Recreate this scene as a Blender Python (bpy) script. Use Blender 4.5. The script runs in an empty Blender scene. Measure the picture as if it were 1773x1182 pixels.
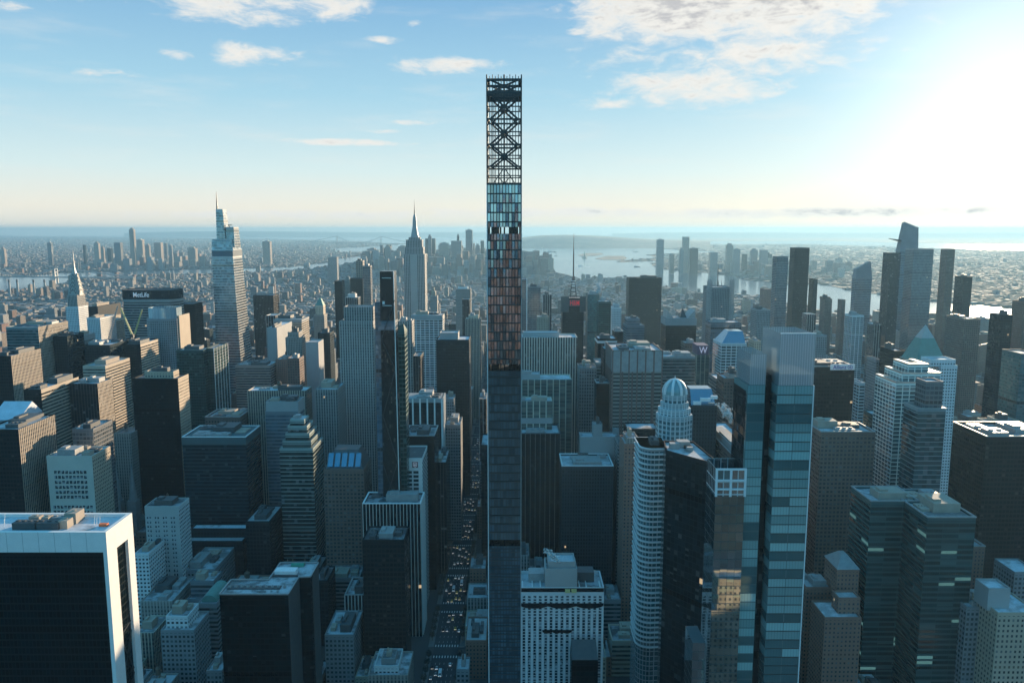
import bpy, bmesh, math, random
from mathutils import Vector, Matrix
R = math.radians
random.seed(7)
sc = bpy.context.scene
COL = sc.collection

# ------------------------------------------------------------------ camera
H = 360.0                      # eye height over the street, metres
PITCH = R(8.0)
FPX = 1379.0                   # focal length in pixels of the 1773-wide photograph
cam_d = bpy.data.cameras.new('camera')
cam_d.sensor_width = 36.0
cam_d.lens = FPX / 1773 * 36
cam_d.clip_start = 1.0
cam_d.clip_end = 200000.0
cam = bpy.data.objects.new('camera', cam_d)
COL.objects.link(cam)
cam.location = (0, 0, H)
cam.rotation_euler = (R(90) - PITCH, 0, 0)
sc.camera = cam

# ------------------------------------------------------------------ sun, sky
SUN_AZ, SUN_EL = R(31.5), R(8.0)       # azimuth to the right of +Y
SD = Vector((math.sin(SUN_AZ) * math.cos(SUN_EL), math.cos(SUN_AZ) * math.cos(SUN_EL), math.sin(SUN_EL)))
sl = bpy.data.lights.new('sun', 'SUN')
sl.energy = 5.0
sl.angle = R(0.6)
sl.color = (1.0, 0.77, 0.52)
so = bpy.data.objects.new('sun', sl)
COL.objects.link(so)
so.rotation_euler = (-SD).to_track_quat('-Z', 'Y').to_euler()
so.location = (300, 500, 1200)

sc.view_settings.view_transform = 'Standard'
sc.view_settings.look = 'None'
sc.view_settings.gamma = 1.0
sc.view_settings.exposure = 1.0
sc.cycles.use_denoising = True
sc.cycles.max_bounces = 6
sc.cycles.diffuse_bounces = 2
sc.cycles.glossy_bounces = 3
sc.cycles.transmission_bounces = 2
sc.cycles.transparent_max_bounces = 8
sc.cycles.volume_bounces = 1
sc.cycles.sample_clamp_indirect = 4.0
sc.cycles.sample_clamp_direct = 12.0
sc.cycles.blur_glossy = 0.5


class NT:
    """small node-tree writer"""
    def __init__(s, tree):
        s.t = tree
        s.n = tree.nodes
        s.l = tree.links
        s.n.clear()

    def new(s, typ, **kw):
        n = s.n.new(typ)
        for k, v in kw.items():
            setattr(n, k, v)
        return n

    def put(s, sock, v):
        if isinstance(v, bpy.types.NodeSocket):
            s.l.new(v, sock)
        elif v is not None:
            if isinstance(v, tuple) and len(v) == 3 and sock.type == 'RGBA':
                v = (*v, 1)
            sock.default_value = v

    def m(s, op, a, b=None, c=None, clamp=False):
        n = s.new('ShaderNodeMath', operation=op, use_clamp=clamp)
        s.put(n.inputs[0], a)
        if b is not None: s.put(n.inputs[1], b)
        if c is not None: s.put(n.inputs[2], c)
        return n.outputs[0]

    def vm(s, op, a, b=None, out=0):
        n = s.new('ShaderNodeVectorMath', operation=op)
        s.put(n.inputs[0], a)
        if b is not None:
            s.put(n.inputs[3 if op == 'SCALE' else 1], b)
        return n.outputs[out]

    def mix(s, f, a, b, blend='MIX'):
        n = s.new('ShaderNodeMix', data_type='RGBA', blend_type=blend)
        s.put(n.inputs['Factor'], f)
        s.put(n.inputs[6], a)
        s.put(n.inputs[7], b)
        return n.outputs[2]

    def noise(s, vec, scale, detail=3, rough=.55, dist=0.0):
        n = s.new('ShaderNodeTexNoise')
        if vec is not None: s.l.new(vec, n.inputs['Vector'])
        n.inputs['Scale'].default_value = scale
        n.inputs['Detail'].default_value = detail
        n.inputs['Roughness'].default_value = rough
        n.inputs['Distortion'].default_value = dist
        return n.outputs[0]

    def sep(s, v):
        n = s.new('ShaderNodeSeparateXYZ')
        s.l.new(v, n.inputs[0])
        return n.outputs

    def comb(s, x, y, z):
        n = s.new('ShaderNodeCombineXYZ')
        for i, v in enumerate((x, y, z)):
            s.put(n.inputs[i], v)
        return n.outputs[0]

    def step(s, x, lo, hi, smooth=True):
        n = s.new('ShaderNodeMapRange', interpolation_type='SMOOTHSTEP' if smooth else 'LINEAR')
        s.put(n.inputs['Value'], x)
        s.put(n.inputs['From Min'], lo)
        s.put(n.inputs['From Max'], hi)
        return n.outputs[0]


def sky_world():
    w = bpy.data.worlds.new('World')
    sc.world = w
    w.use_nodes = True
    T = NT(w.node_tree)
    sky = T.new('ShaderNodeTexSky', sky_type='NISHITA')
    sky.sun_disc = False
    sky.sun_elevation = SUN_EL
    sky.sun_rotation = SUN_AZ
    sky.altitude = 300
    sky.air_density = 1.0
    sky.dust_density = 0.6
    sky.ozone_density = 2.0
    d = T.new('ShaderNodeTexCoord').outputs['Generated']
    x, y, z = T.sep(d)
    az = T.m('ARCTAN2', x, y)
    el = T.m('ARCSINE', z)
    nish = T.vm('MULTIPLY', T.vm('SCALE', sky.outputs[0], 0.07), (.85, 1.0, 1.15))
    rp = T.new('ShaderNodeValToRGB')
    T.l.new(T.m('MULTIPLY', T.m('MAXIMUM', el, 0.0), 1 / R(90)), rp.inputs[0])
    er = rp.color_ramp
    stops = [(0, (.44, .42, .36)), (1.5, (.47, .45, .38)), (4, (.36, .44, .43)), (9, (.205, .345, .41)), (17, (.095, .215, .345)), (35, (.05, .22, .36)), (90, (.03, .16, .28))]
    while len(er.elements) < len(stops): er.elements.new(.5)
    for e, (deg, c) in zip(er.elements, stops):
        e.position = deg / 90
        e.color = (*c, 1)
    # sky made bluer and a little brighter away from the sun, tinting the shade
    away = T.step(T.vm('DOT_PRODUCT', d, tuple(SD), out=1), -.45, .5)
    tint = T.comb(T.m('MULTIPLY_ADD', away, .42, .58), T.m('MULTIPLY_ADD', away, -.18, 1.18), T.m('MULTIPLY_ADD', away, -.36, 1.39))
    skyc = T.vm('MULTIPLY', T.mix(.96, nish, rp.outputs[0]), tint)
    # thin high haze that whitens the sky round the sun (real aureole of a hazy evening)
    cs = T.m('MAXIMUM', T.vm('DOT_PRODUCT', d, tuple(SD), out=1), 0.0)
    gl = T.m('ADD', T.m('MULTIPLY', T.m('POWER', cs, 130.0), .22), T.m('MULTIPLY', T.m('POWER', cs, 26.0), 0.085))
    glow = T.vm('SCALE', T.comb(1.0, 0.91, 0.72), gl)
    skyc = T.vm('ADD', skyc, glow)
    # clouds: where they stand in the sky (azimuth, elevation, half widths, weight) in degrees
    clouds = [(15, 12.3, 15, 4.2, .55), (-24, 15.2, 2.2, .7, .85), (-31, 12.8, 1.6, .4, .7), (-9, 12.6, 1.8, .35, .75), (-26, 9.5, 3.5, .4, .6), (4.5, 13.2, 1.4, .4, .8), (6.8, 8.6, 3.2, .6, .8), (2.6, 16.2, 1.6, .5, .8), (11.0, 14.4, 9.5, 2.9, 1.35), (18.0, 14.2, 9.0, 2.8, 1.3), (12.5, 9.6, 8.0, 2.0, 1.0), (17, 11.3, 7, 2.0, .95), (5.2, 15.6, 2.5, 1.0, .8),
              (-19.0, 14.5, 7.0, 2.0, 1.0), (-12.2, 14.9, 3.6, 1.8, 1.05), (-32.0, 15.6, 4.5, 1.6, .95), (-28.0, 14.2, 3.0, 1.0, .8),
              (-18.4, 11.25, 2.6, 1.0, 1.05), (-22.0, 11.0, 1.4, .5, .7), (-15.6, 11.3, 2.0, .8, .6), (-4.8, 11.1, 5.2, .75, .95),
              (-11.5, 5.9, 5.4, .34, .95), (-7.0, 7.3, 2.4, .3, .8), (-9.2, 6.7, 2.0, .25, .75), (-6.6, 13.6, .9, .4, .7),
              (-33.3, 5.8, .5, .2, .6), (-14, 1.0, 18, .42, .95), (3, 1.2, 13, .5, 1.1), (20, 1.1, 22, .5, 1.1)]
    mask = None
    for a, e, wa, we, k in clouds:
        p = T.m('POWER', T.m('MULTIPLY', T.m('SUBTRACT', az, R(a)), 1 / R(wa)), 2.0)
        q = T.m('POWER', T.m('MULTIPLY', T.m('SUBTRACT', el, R(e)), 1 / R(we)), 2.0)
        v = T.m('MULTIPLY', T.m('SUBTRACT', 1.0, T.m('ADD', p, q)), k)
        mask = v if mask is None else T.m('MAXIMUM', mask, v)
    mask = T.m('MAXIMUM', mask, -0.5)
    cv = T.comb(T.m('MULTIPLY', az, 10.0), T.m('MULTIPLY', el, 26.0), 0.0)
    n1 = T.noise(cv, 2.4, 9, .66, .35)
    n2 = T.noise(cv, 3.2, 6, .6)
    dens = T.step(T.m('ADD', T.m('MULTIPLY', mask, .42), n1), .60, 1.0)
    wisp = T.m('MULTIPLY', T.step(T.noise(T.comb(T.m('MULTIPLY', az, 4.0), T.m('MULTIPLY', el, 26.0), 3.0), 1.6, 6, .6), .48, .85), .34)
    thick = T.step(T.m('ADD', T.m('MULTIPLY', mask, .42), n1), .92, 1.12)
    shade = T.m('MULTIPLY', thick, T.step(n2, .36, .56))
    lit = T.vm('ADD', T.comb(.44, .435, .415), T.vm('SCALE', glow, .5))
    dark = T.comb(.27, .275, .285)
    cc = T.mix(T.m('MULTIPLY', shade, .92), lit, dark)
    bank = T.mix(T.m('MAXIMUM', dens, wisp), skyc, cc)
    bg = T.new('ShaderNodeBackground')
    T.l.new(bank, bg.inputs[0])
    bg.inputs[1].default_value = 1.0
    out = T.new('ShaderNodeOutputWorld')
    T.l.new(bg.outputs[0], out.inputs[0])
    w.cycles.sampling_method = 'MANUAL'
    w.cycles.sample_map_resolution = 1024


sky_world()

# ------------------------------------------------------------------ photograph geometry
CT, ST_ = math.cos(PITCH), math.sin(PITCH)


def ray(px, py):
    u = (px - 886.5) / FPX
    v = -(py - 591) / FPX
    return Vector((u, CT + v * ST_, -ST_ + v * CT))


def at(px, py, d):
    """point where the sight line of a photo pixel meets the plane Y = d"""
    r = ray(px, py)
    r = r * (d / r.y)
    return Vector((r.x, d, H + r.z))


def ground(px, py, z=0.0):
    r = ray(px, py)
    t = (z - H) / min(r.z, -1e-4)
    t = min(t, 48000.0 / r.y)
    return Vector((r.x * t, r.y * t, z))


def proj(x, y, z):
    z -= H
    f = y * CT - z * ST_
    u = y * ST_ + z * CT
    return 886.5 + FPX * x / f, 591 - FPX * u / f


# ------------------------------------------------------------------ object helpers
def tag(o, label=None, cat=None, group=None, kind=None):
    if label: o['label'] = label
    if cat: o['category'] = cat
    if group: o['group'] = group
    if kind: o['kind'] = kind
    return o


def thing(name, label, cat, loc=(0, 0, 0), rz=0, group=None):
    o = bpy.data.objects.new(name, None)
    COL.objects.link(o)
    o.location = loc
    o.rotation_euler = (0, 0, rz)
    o.empty_display_size = 5
    return tag(o, label, cat, group)


class MB:
    """collects polygons with uv and builds one mesh object"""
    def __init__(s):
        s.v = []
        s.f = []
        s.uv = []

    def poly(s, pts, uv=None):
        i = len(s.v)
        s.v += [tuple(p) for p in pts]
        s.f.append(tuple(range(i, i + len(pts))))
        s.uv += uv if uv else [(0.0, 0.0)] * len(pts)
        return s

    def box(s, x0, x1, y0, y1, z0, z1, bottom=False):
        a, b, c, d = (x0, y0), (x1, y0), (x1, y1), (x0, y1)
        for p, q in ((a, b), (b, c), (c, d), (d, a)):
            s.poly([(*p, z0), (*q, z0), (*q, z1), (*p, z1)])
        s.poly([(*a, z1), (*b, z1), (*c, z1), (*d, z1)])
        if bottom:
            s.poly([(*d, z0), (*c, z0), (*b, z0), (*a, z0)])
        return s

    def walls(s, ring, z0, z1, bay, fh, ztop=None, cap=False, ring2=None, seed=0):
        """outer walls over a ring of (x, y), anticlockwise from above; uv counts bays and floors"""
        ztop = z1 if ztop is None else ztop
        r2 = ring2 or ring
        n = len(ring)
        for i in range(n):
            p, q = ring[i], ring[(i + 1) % n]
            p2, q2 = r2[i], r2[(i + 1) % n]
            L = math.hypot(q[0] - p[0], q[1] - p[1])
            nb = max(1, round(L / bay))
            o = (i + seed) * 41
            v0, v1 = (z0 - ztop) / fh, (z1 - ztop) / fh
            s.poly([(*p, z0), (*q, z0), (*q2, z1), (*p2, z1)], [(o, v0), (o + nb, v0), (o + nb, v1), (o, v1)])
        if cap:
            s.poly([(*p, z1) for p in r2])
        return s

    def walls_one(s, p, q, z0, z1, bay, fh, o):
        nb = max(1, round(math.hypot(q[0] - p[0], q[1] - p[1]) / bay))
        return s.poly([(*p, z0), (*q, z0), (*q, z1), (*p, z1)], [(o, (z0 - z1) / fh), (o + nb, (z0 - z1) / fh), (o + nb, 0), (o, 0)])

    def bar(s, a, b, w, w2=None):
        """square bar between two points"""
        a, b = Vector(a), Vector(b)
        d = (b - a).normalized()
        up = Vector((0, 0, 1)) if abs(d.z) < .95 else Vector((0, 1, 0))
        e = d.cross(up).normalized()
        f = e.cross(d)
        w2 = w if w2 is None else w2
        A = [a + e * (sx * w / 2) + f * (sy * w / 2) for sx, sy in ((-1, -1), (1, -1), (1, 1), (-1, 1))]
        B = [b + e * (sx * w2 / 2) + f * (sy * w2 / 2) for sx, sy in ((-1, -1), (1, -1), (1, 1), (-1, 1))]
        for i in range(4):
            j = (i + 1) % 4
            s.poly([A[j], A[i], B[i], B[j]])
        s.poly(A)
        s.poly(B[::-1])
        return s

    def lathe(s, prof, c=(0, 0), n=16, cap=True):
        """prof: (radius, z) rising"""
        for (r0, z0), (r1, z1) in zip(prof, prof[1:]):
            for i in range(n):
                a, b = 2 * math.pi * i / n, 2 * math.pi * (i + 1) / n
                P = [(c[0] + r0 * math.cos(a), c[1] + r0 * math.sin(a), z0), (c[0] + r0 * math.cos(b), c[1] + r0 * math.sin(b), z0),
                     (c[0] + r1 * math.cos(b), c[1] + r1 * math.sin(b), z1), (c[0] + r1 * math.cos(a), c[1] + r1 * math.sin(a), z1)]
                if r1 < 1e-4: P = P[:3]
                if r0 < 1e-4: P = [P[0], P[2], P[3]]
                s.poly(P)
        if cap and prof[-1][0] > 1e-4:
            r, z = prof[-1]
            s.poly([(c[0] + r * math.cos(2 * math.pi * i / n), c[1] + r * math.sin(2 * math.pi * i / n), z) for i in range(n)])
        return s

    def build(s, name, mat, parent=None, smooth=False, origin=None):
        me = bpy.data.meshes.new(name)
        base = parent.parent if parent and parent.parent else parent
        ox, oy, oz = (base.location if parent and origin is None else (origin or (0, 0, 0)))
        me.from_pydata([(x - ox, y - oy, z - oz) for x, y, z in s.v], [], s.f)
        ul = me.uv_layers.new(name='UVMap')
        flat = [c for uv in s.uv for c in uv]
        ul.data.foreach_set('uv', flat)
        me.materials.append(mat)
        if smooth:
            me.polygons.foreach_set('use_smooth', [True] * len(me.polygons))
        me.update()
        o = bpy.data.objects.new(name, me)
        COL.objects.link(o)
        if parent:
            o.parent = parent       # parent sits unrotated at its location while its parts are made in world space
        else:
            o.location = (ox, oy, oz)
        return o


def rect(x0, x1, y0, y1):
    return [(x0, y0), (x1, y0), (x1, y1), (x0, y1)]


# ------------------------------------------------------------------ materials
def new_mat(name):
    m = bpy.data.materials.new(name)
    m.use_nodes = True
    return m, NT(m.node_tree)


def principled(T, **kw):
    b = T.new('ShaderNodeBsdfPrincipled')
    for k, v in kw.items():
        T.put(b.inputs[k.replace('_', ' ')], v)
    o = T.new('ShaderNodeOutputMaterial')
    T.l.new(b.outputs[0], o.inputs[0])
    return b


def plain(name, col, rough=.6, metal=0.0, var=.25, scale=.15, emit=None, es=1.0):
    """one material with uneven tone"""
    m, T = new_mat(name)
    tc = T.new('ShaderNodeTexCoord').outputs['Object']
    n = T.noise(tc, scale, 4)
    f = T.m('MULTIPLY_ADD', n, 2 * var, 1 - var)
    c = T.vm('SCALE', T.comb(*col), f)
    kw = dict(Base_Color=c, Roughness=rough, Metallic=metal)
    if emit:
        kw['Emission_Color'] = emit
        kw['Emission_Strength'] = es
    principled(T, **kw)
    return m


STY = {}


def facade(key, wall, glass, spandrel=None, wu=(.15, .85), wv=(.3, .85), bay=4.0, fh=3.8, metal=.35, grough=.07, wrough=.75,
           blind=.25, blindcol=(.35, .36, .36), bmix=(.5, .15), lit=.0003, tilt=.014, wmetal=0.0, gvar=.5, rows=False, spec=.3, sub=0, litcol=(1.0, .72, .42), les=.3, mech=17):
    m, T = new_mat('facade_' + key)
    tc = T.new('ShaderNodeTexCoord')
    u, v, _ = T.sep(tc.outputs['UV'])
    rnd = T.new('ShaderNodeObjectInfo').outputs['Random']
    fu, fv = T.m('FRACT', u), T.m('FRACT', v)
    wU = T.m('MULTIPLY', T.m('GREATER_THAN', fu, wu[0]), T.m('LESS_THAN', fu, wu[1]))
    wV = T.m('MULTIPLY', T.m('GREATER_THAN', fv, wv[0]), T.m('LESS_THAN', fv, wv[1]))
    if mech:        # a blank course under the parapet and a louvred plant floor now and then
        top = T.m('LESS_THAN', v, -.62)
        plant = T.m('GREATER_THAN', T.m('FRACT', T.m('ADD', T.m('MULTIPLY', T.m('FLOOR', v), 1.0 / mech), T.m('MULTIPLY', rnd, 7.0))), 1.05 / mech)
        wV = T.m('MULTIPLY', wV, top)
    win = T.m('MULTIPLY', wU, wV)
    cu = T.m('FLOOR', u)
    if rows:        # most floors are alike across, some change half way
        odd = T.m('LESS_THAN', T.m('FRACT', T.m('MULTIPLY', T.m('SINE', T.m('MULTIPLY', T.m('FLOOR', v), 12.9)), 437.5)), .3)
        cu = T.m('MULTIPLY', cu, odd)
    cell = T.comb(cu, T.m('FLOOR', v), T.m('MULTIPLY', rnd, 977.0))
    wn = T.new('ShaderNodeTexWhiteNoise', noise_dimensions='3D')
    T.l.new(cell, wn.inputs[0])
    r, c = wn.outputs[0], wn.outputs[1]
    cx, cy, cz = T.sep(c)
    dirt = T.noise(tc.outputs['Object'], .035, 4, .6)
    tone = T.m('MULTIPLY', T.m('MULTIPLY_ADD', rnd, .3, .85), T.m('MULTIPLY_ADD', dirt, .5, .75))
    wc = T.vm('SCALE', T.comb(*wall), tone)
    sp = wc if spandrel is None else T.vm('SCALE', T.comb(*spandrel), tone)
    g = T.vm('SCALE', T.comb(*glass), T.m('MULTIPLY_ADD', cx, 2 * gvar, 1 - gvar))
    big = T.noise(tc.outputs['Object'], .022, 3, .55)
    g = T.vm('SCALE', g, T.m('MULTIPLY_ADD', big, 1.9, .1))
    isb = T.m('LESS_THAN', r, blind)
    if not rows:    # blinds drawn part of the way down
        isb = T.m('MULTIPLY', isb, T.m('GREATER_THAN', fv, T.m('MULTIPLY', cz, .75)))
    g = T.mix(T.m('MULTIPLY', isb, T.m('MULTIPLY_ADD', cy, bmix[0], bmix[1])), g, blindcol)
    if sub:
        g = T.mix(T.m('MULTIPLY', T.m('LESS_THAN', T.m('FRACT', T.m('MULTIPLY', fu, float(sub))), .1), .55), g, wall)
    if mech:
        g = T.mix(plant, T.vm('SCALE', sp, .45), g)
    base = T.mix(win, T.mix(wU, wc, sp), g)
    nrm = T.new('ShaderNodeNewGeometry').outputs['Normal']
    jit = T.vm('SCALE', T.vm('SUBTRACT', c, (.5, .5, .5)), T.m('MULTIPLY', win, tilt * 2))
    nn = T.vm('NORMALIZE', T.vm('ADD', nrm, jit))
    isl = T.m('MULTIPLY', win, T.m('LESS_THAN', cz, lit))
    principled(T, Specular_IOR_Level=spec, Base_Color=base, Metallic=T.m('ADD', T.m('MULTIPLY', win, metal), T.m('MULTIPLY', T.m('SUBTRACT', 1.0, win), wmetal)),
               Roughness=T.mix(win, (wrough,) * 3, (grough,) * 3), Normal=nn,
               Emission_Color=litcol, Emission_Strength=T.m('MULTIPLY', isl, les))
    STY[key] = (m, bay, fh)


# dark curtain walls
facade('black', (.003, .007, .009), (.003, .009, .011), wu=(.06, .94), wv=(.14, .9), bay=3.0, fh=3.9, blind=.07, metal=.06, wrough=.5, bmix=(.18, .04), blindcol=(.14, .2, .22), spec=.08)
facade('dark', (.009, .021, .025), (.004, .013, .017), wu=(.12, .88), wv=(.25, .92), bay=3.2, fh=3.9, blind=.12, metal=.12, bmix=(.25, .05), blindcol=(.14, .2, .22), spec=.1)
facade('bronze', (.013, .018, .019), (.005, .012, .014), wu=(.12, .88), wv=(.3, .9), bay=3.0, fh=3.9, blind=.1, metal=.1, bmix=(.25, .05), blindcol=(.18, .19, .18), spec=.1)
facade('teal_dark', (.016, .05, .06), (.003, .017, .023), wu=(.0, 1.0), wv=(.3, .95), bay=3.2, fh=3.9, blind=.16, metal=.12, bmix=(.25, .06), blindcol=(.12, .22, .24), spec=.1)
facade('dark_grid', (.022, .042, .048), (.004, .014, .018), wu=(.22, .78), wv=(.22, .82), bay=2.6, fh=3.6, blind=.1, metal=.12, bmix=(.25, .05), blindcol=(.14, .2, .22), spec=.1)
facade('dark_fins', (.13, .125, .11), (.014, .016, .018), spandrel=(.014, .016, .018), wu=(.14, 1.0), wv=(.2, .9), bay=3.2, fh=3.9, blind=.1, metal=.15, spec=.14)
# coloured glass
facade('green', (.03, .075, .068), (.006, .034, .03), wu=(.05, .95), wv=(.2, .93), bay=3.4, fh=3.9, blind=.12, metal=.3, blindcol=(.12, .25, .22))
facade('teal', (.06, .11, .115), (.07, .17, .18), wu=(.05, .95), wv=(.24, .95), bay=3.6, fh=4.0, blind=.3, metal=.5, blindcol=(.3, .42, .42))
facade('teal_line', (.22, .27, .27), (.035, .075, .08), wu=(.0, 1.0), wv=(.16, .97), bay=4, fh=4.0, blind=.2, metal=.45)
facade('blue', (.10, .13, .15), (.13, .2, .26), wu=(.06, .94), wv=(.2, .93), bay=3.2, fh=4.0, blind=.25, metal=.6)
facade('bluegrey', (.16, .18, .19), (.09, .13, .16), wu=(.0, 1.0), wv=(.34, .94), bay=3.2, fh=3.9, blind=.25, metal=.5)
facade('silver', (.42, .42, .4), (.2, .23, .25), wu=(.0, 1.0), wv=(.3, .96), bay=3.2, fh=4.3, blind=.35, metal=.65, grough=.12)
facade('haze_glass', (.17, .17, .17), (.12, .14, .15), wu=(.08, .92), wv=(.25, .92), bay=3.4, fh=4.0, blind=.2, metal=.55)
facade('green_lit', (.025, .085, .085), (.004, .032, .033), wu=(.01, .99), wv=(.3, .9), bay=13, fh=3.9, blind=.25, metal=.2, blindcol=(.10, .22, .21), sub=7, lit=.05, litcol=(.4, .95, .92), les=.08)
facade('black_plain', (.007, .014, .016), (.002, .007, .009), wu=(.08, .92), wv=(.14, .9), bay=1.9, fh=3.9, blind=0, metal=.05, wrough=.5, bmix=(.12, .03), spec=.07)
# masonry
facade('tan', (.47, .38, .28), (.05, .06, .065), wu=(.28, .72), wv=(.26, .74), bay=3.2, fh=3.7, blind=.3)
facade('tan_band', (.46, .38, .29), (.05, .055, .055), spandrel=None, wu=(.0, 1.0), wv=(.38, .86), bay=3.2, fh=3.8, blind=.2)
facade('tan_fins', (.48, .40, .31), (.04, .045, .05), spandrel=(.10, .085, .07), wu=(.36, 1.0), wv=(.25, .8), bay=2.8, fh=3.8, blind=.25)
facade('stone', (.33, .30, .26), (.05, .055, .06), spandrel=(.21, .19, .17), wu=(.36, .8), wv=(.28, .76), bay=2.6, fh=3.6, blind=.35)
facade('lime', (.36, .34, .31), (.035, .04, .045), spandrel=(.17, .165, .155), wu=(.42, .92), wv=(.2, .82), bay=3.0, fh=3.6, blind=.3)
facade('brick', (.24, .13, .095), (.05, .055, .06), wu=(.28, .7), wv=(.28, .72), bay=2.9, fh=3.3, blind=.4)
facade('brown_grid', (.15, .085, .07), (.04, .045, .042), spandrel=(.27, .25, .22), wu=(.1, .95), wv=(.45, .97), bay=9.6, fh=4.0, blind=.3, lit=.0, sub=3, bmix=(.3, .1))
facade('brown', (.15, .10, .08), (.05, .05, .05), wu=(.2, .8), wv=(.3, .8), bay=3.4, fh=3.7, blind=.25)
facade('white', (.62, .62, .6), (.06, .07, .08), wu=(.22, .78), wv=(.3, .76), bay=3.2, fh=3.6, blind=.25)
facade('white_band', (.58, .58, .56), (.04, .05, .055), wu=(.1, .95), wv=(.26, .9), bay=7.5, fh=3.9, blind=.15)
facade('white_fins', (.66, .65, .62), (.015, .017, .02), spandrel=(.02, .022, .024), wu=(.1, 1.0), wv=(.12, .9), bay=4.6, fh=3.8, blind=.1)
facade('cream_fins', (.50, .46, .36), (.05, .08, .075), spandrel=(.09, .11, .1), wu=(.14, 1.0), wv=(.3, .94), bay=7.0, fh=3.9, blind=.4, blindcol=(.4, .4, .32))
facade('slab_fins', (.52, .44, .37), (.03, .03, .032), spandrel=(.05, .047, .045), wu=(.45, 1.0), wv=(.1, .9), bay=3.1, fh=3.9, blind=.15)
facade('grey', (.22, .23, .23), (.04, .05, .055), wu=(.22, .78), wv=(.3, .8), bay=3.1, fh=3.7, blind=.25)
facade('grey_band', (.25, .25, .245), (.04, .05, .05), wu=(.0, 1.0), wv=(.4, .9), bay=3.1, fh=3.7, blind=.25)
facade('pink', (.34, .25, .21), (.05, .055, .06), wu=(.0, 1.0), wv=(.4, .86), bay=3.1, fh=3.8, blind=.25)
facade('limeglass', (.17, .2, .2), (.05, .07, .08), wu=(.2, .8), wv=(.2, .86), bay=3.0, fh=3.8, blind=.2)
facade('windowless', (.30, .30, .29), (.3, .3, .3), wu=(2, 3), wv=(2, 3))
facade('far', (.2, .19, .18), (.07, .08, .09), wu=(.2, .8), wv=(.3, .8), bay=5.0, fh=5.0, blind=.3, lit=0)
facade('far_tan', (.34, .26, .2), (.09, .09, .09), wu=(.25, .75), wv=(.3, .8), bay=6.0, fh=5.0, blind=.3, lit=0)


facade('wall_pale', (.46, .45, .42), (.3, .3, .3), wu=(2, 3), wv=(2, 3), fh=3.3)
facade('wall_white', (.68, .68, .67), (.3, .3, .3), wu=(2, 3), wv=(2, 3), fh=3.3)
facade('wall_tan', (.50, .46, .39), (.3, .3, .3), wu=(2, 3), wv=(2, 3))


def roof_mat(name, a, b, snow=.55):
    m, T = new_mat(name)
    tc = T.new('ShaderNodeTexCoord').outputs['Object']
    rnd = T.new('ShaderNodeObjectInfo').outputs['Random']
    w = T.vm('ADD', tc, T.comb(T.m('MULTIPLY', rnd, 800.0), 0.0, 0.0))
    n = T.noise(w, .09, 5, .6)
    n2 = T.noise(w, .6, 3)
    c = T.mix(n, a, b)
    c = T.mix(T.m('MULTIPLY', T.step(T.m('ADD', n, T.m('MULTIPLY', rnd, .25)), .55, .72), snow), c, (.62, .65, .68))
    c = T.vm('SCALE', c, T.m('MULTIPLY_ADD', n2, .6, .7))
    principled(T, Base_Color=c, Roughness=.85)
    return m


M = {}
M['roof'] = roof_mat('roof_grey', (.10, .10, .10), (.26, .25, .24))
M['roof_dark'] = roof_mat('roof_tar', (.035, .037, .04), (.12, .12, .12), .35)
M['roof_pale'] = roof_mat('roof_pale', (.25, .25, .25), (.45, .44, .43), .7)
M['mech'] = plain('mechanical_steel', (.30, .30, .29), .55, .2, .35, .3)
M['mech_dark'] = plain('mechanical_dark', (.07, .075, .075), .6, .1, .35, .3)
M['mech_tan'] = plain('penthouse_masonry', (.34, .28, .22), .8, 0, .25, .2)
M['wood'] = plain('tank_wood', (.12, .085, .06), .85, 0, .3, .5)
M['steel'] = plain('dark_steel', (.035, .04, .042), .5, .3, .3, .3)
M['white'] = plain('white_metal', (.7, .7, .68), .5, .0, .12, .3)
M['travertine'] = plain('white_travertine', (.74, .71, .66), .6, 0, .11, .25)
M['copper'] = plain('green_copper', (.12, .24, .2), .7, .1, .25, .2)
M['chrome'] = plain('crown_steel', (.36, .35, .32), .5, .1, .15, .3)
M['rim'] = plain('rim_metal', (.8, .78, .72), .24, .9, .05)
M['brownstone'] = plain('brown_granite', (.16, .09, .075), .6, 0, .12, .2)
M['yellow'] = plain('crane_yellow', (.55, .48, .2), .5, 0, .2, .5)
M['red'] = plain('red_paint', (.5, .07, .05), .5, 0, .15, .5)
M['orange'] = plain('orange_tarp', (.75, .16, .05), .6, 0, .15, .5)
M['letter'] = plain('sign_white', (.8, .8, .8), .4, 0, .03, 1, emit=(.9, .95, 1), es=.08)
M['letter_blue'] = plain('sign_blue', (.03, .06, .3), .4, 0, .03)
M['letter_red'] = plain('sign_red', (.6, .02, .03), .4, 0, .05, 1, emit=(1, .05, .08), es=.1)
M['sign_purple'] = plain('sign_purple', (.12, .07, .12), .5, 0, .1)
M['maroon'] = plain('sign_maroon', (.12, .02, .04), .5, 0, .1)
M['slope_glass'] = plain('sloped_blue_glass', (.16, .27, .34), .12, .7, .15, .1)
M['dome_glass'] = plain('dome_teal', (.16, .28, .3), .3, .4, .15, .3)
M['glass_dark'] = plain('void_dark', (.012, .014, .016), .25, .2, .3, .3)
M['asphalt'] = plain('asphalt', (.045, .046, .05), .9, 0, .25, .05)
M['pave'] = plain('pavement', (.16, .155, .15), .9, 0, .2, .1)
M['paint'] = plain('road_paint', (.55, .55, .52), .8, 0, .15, .3)
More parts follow.
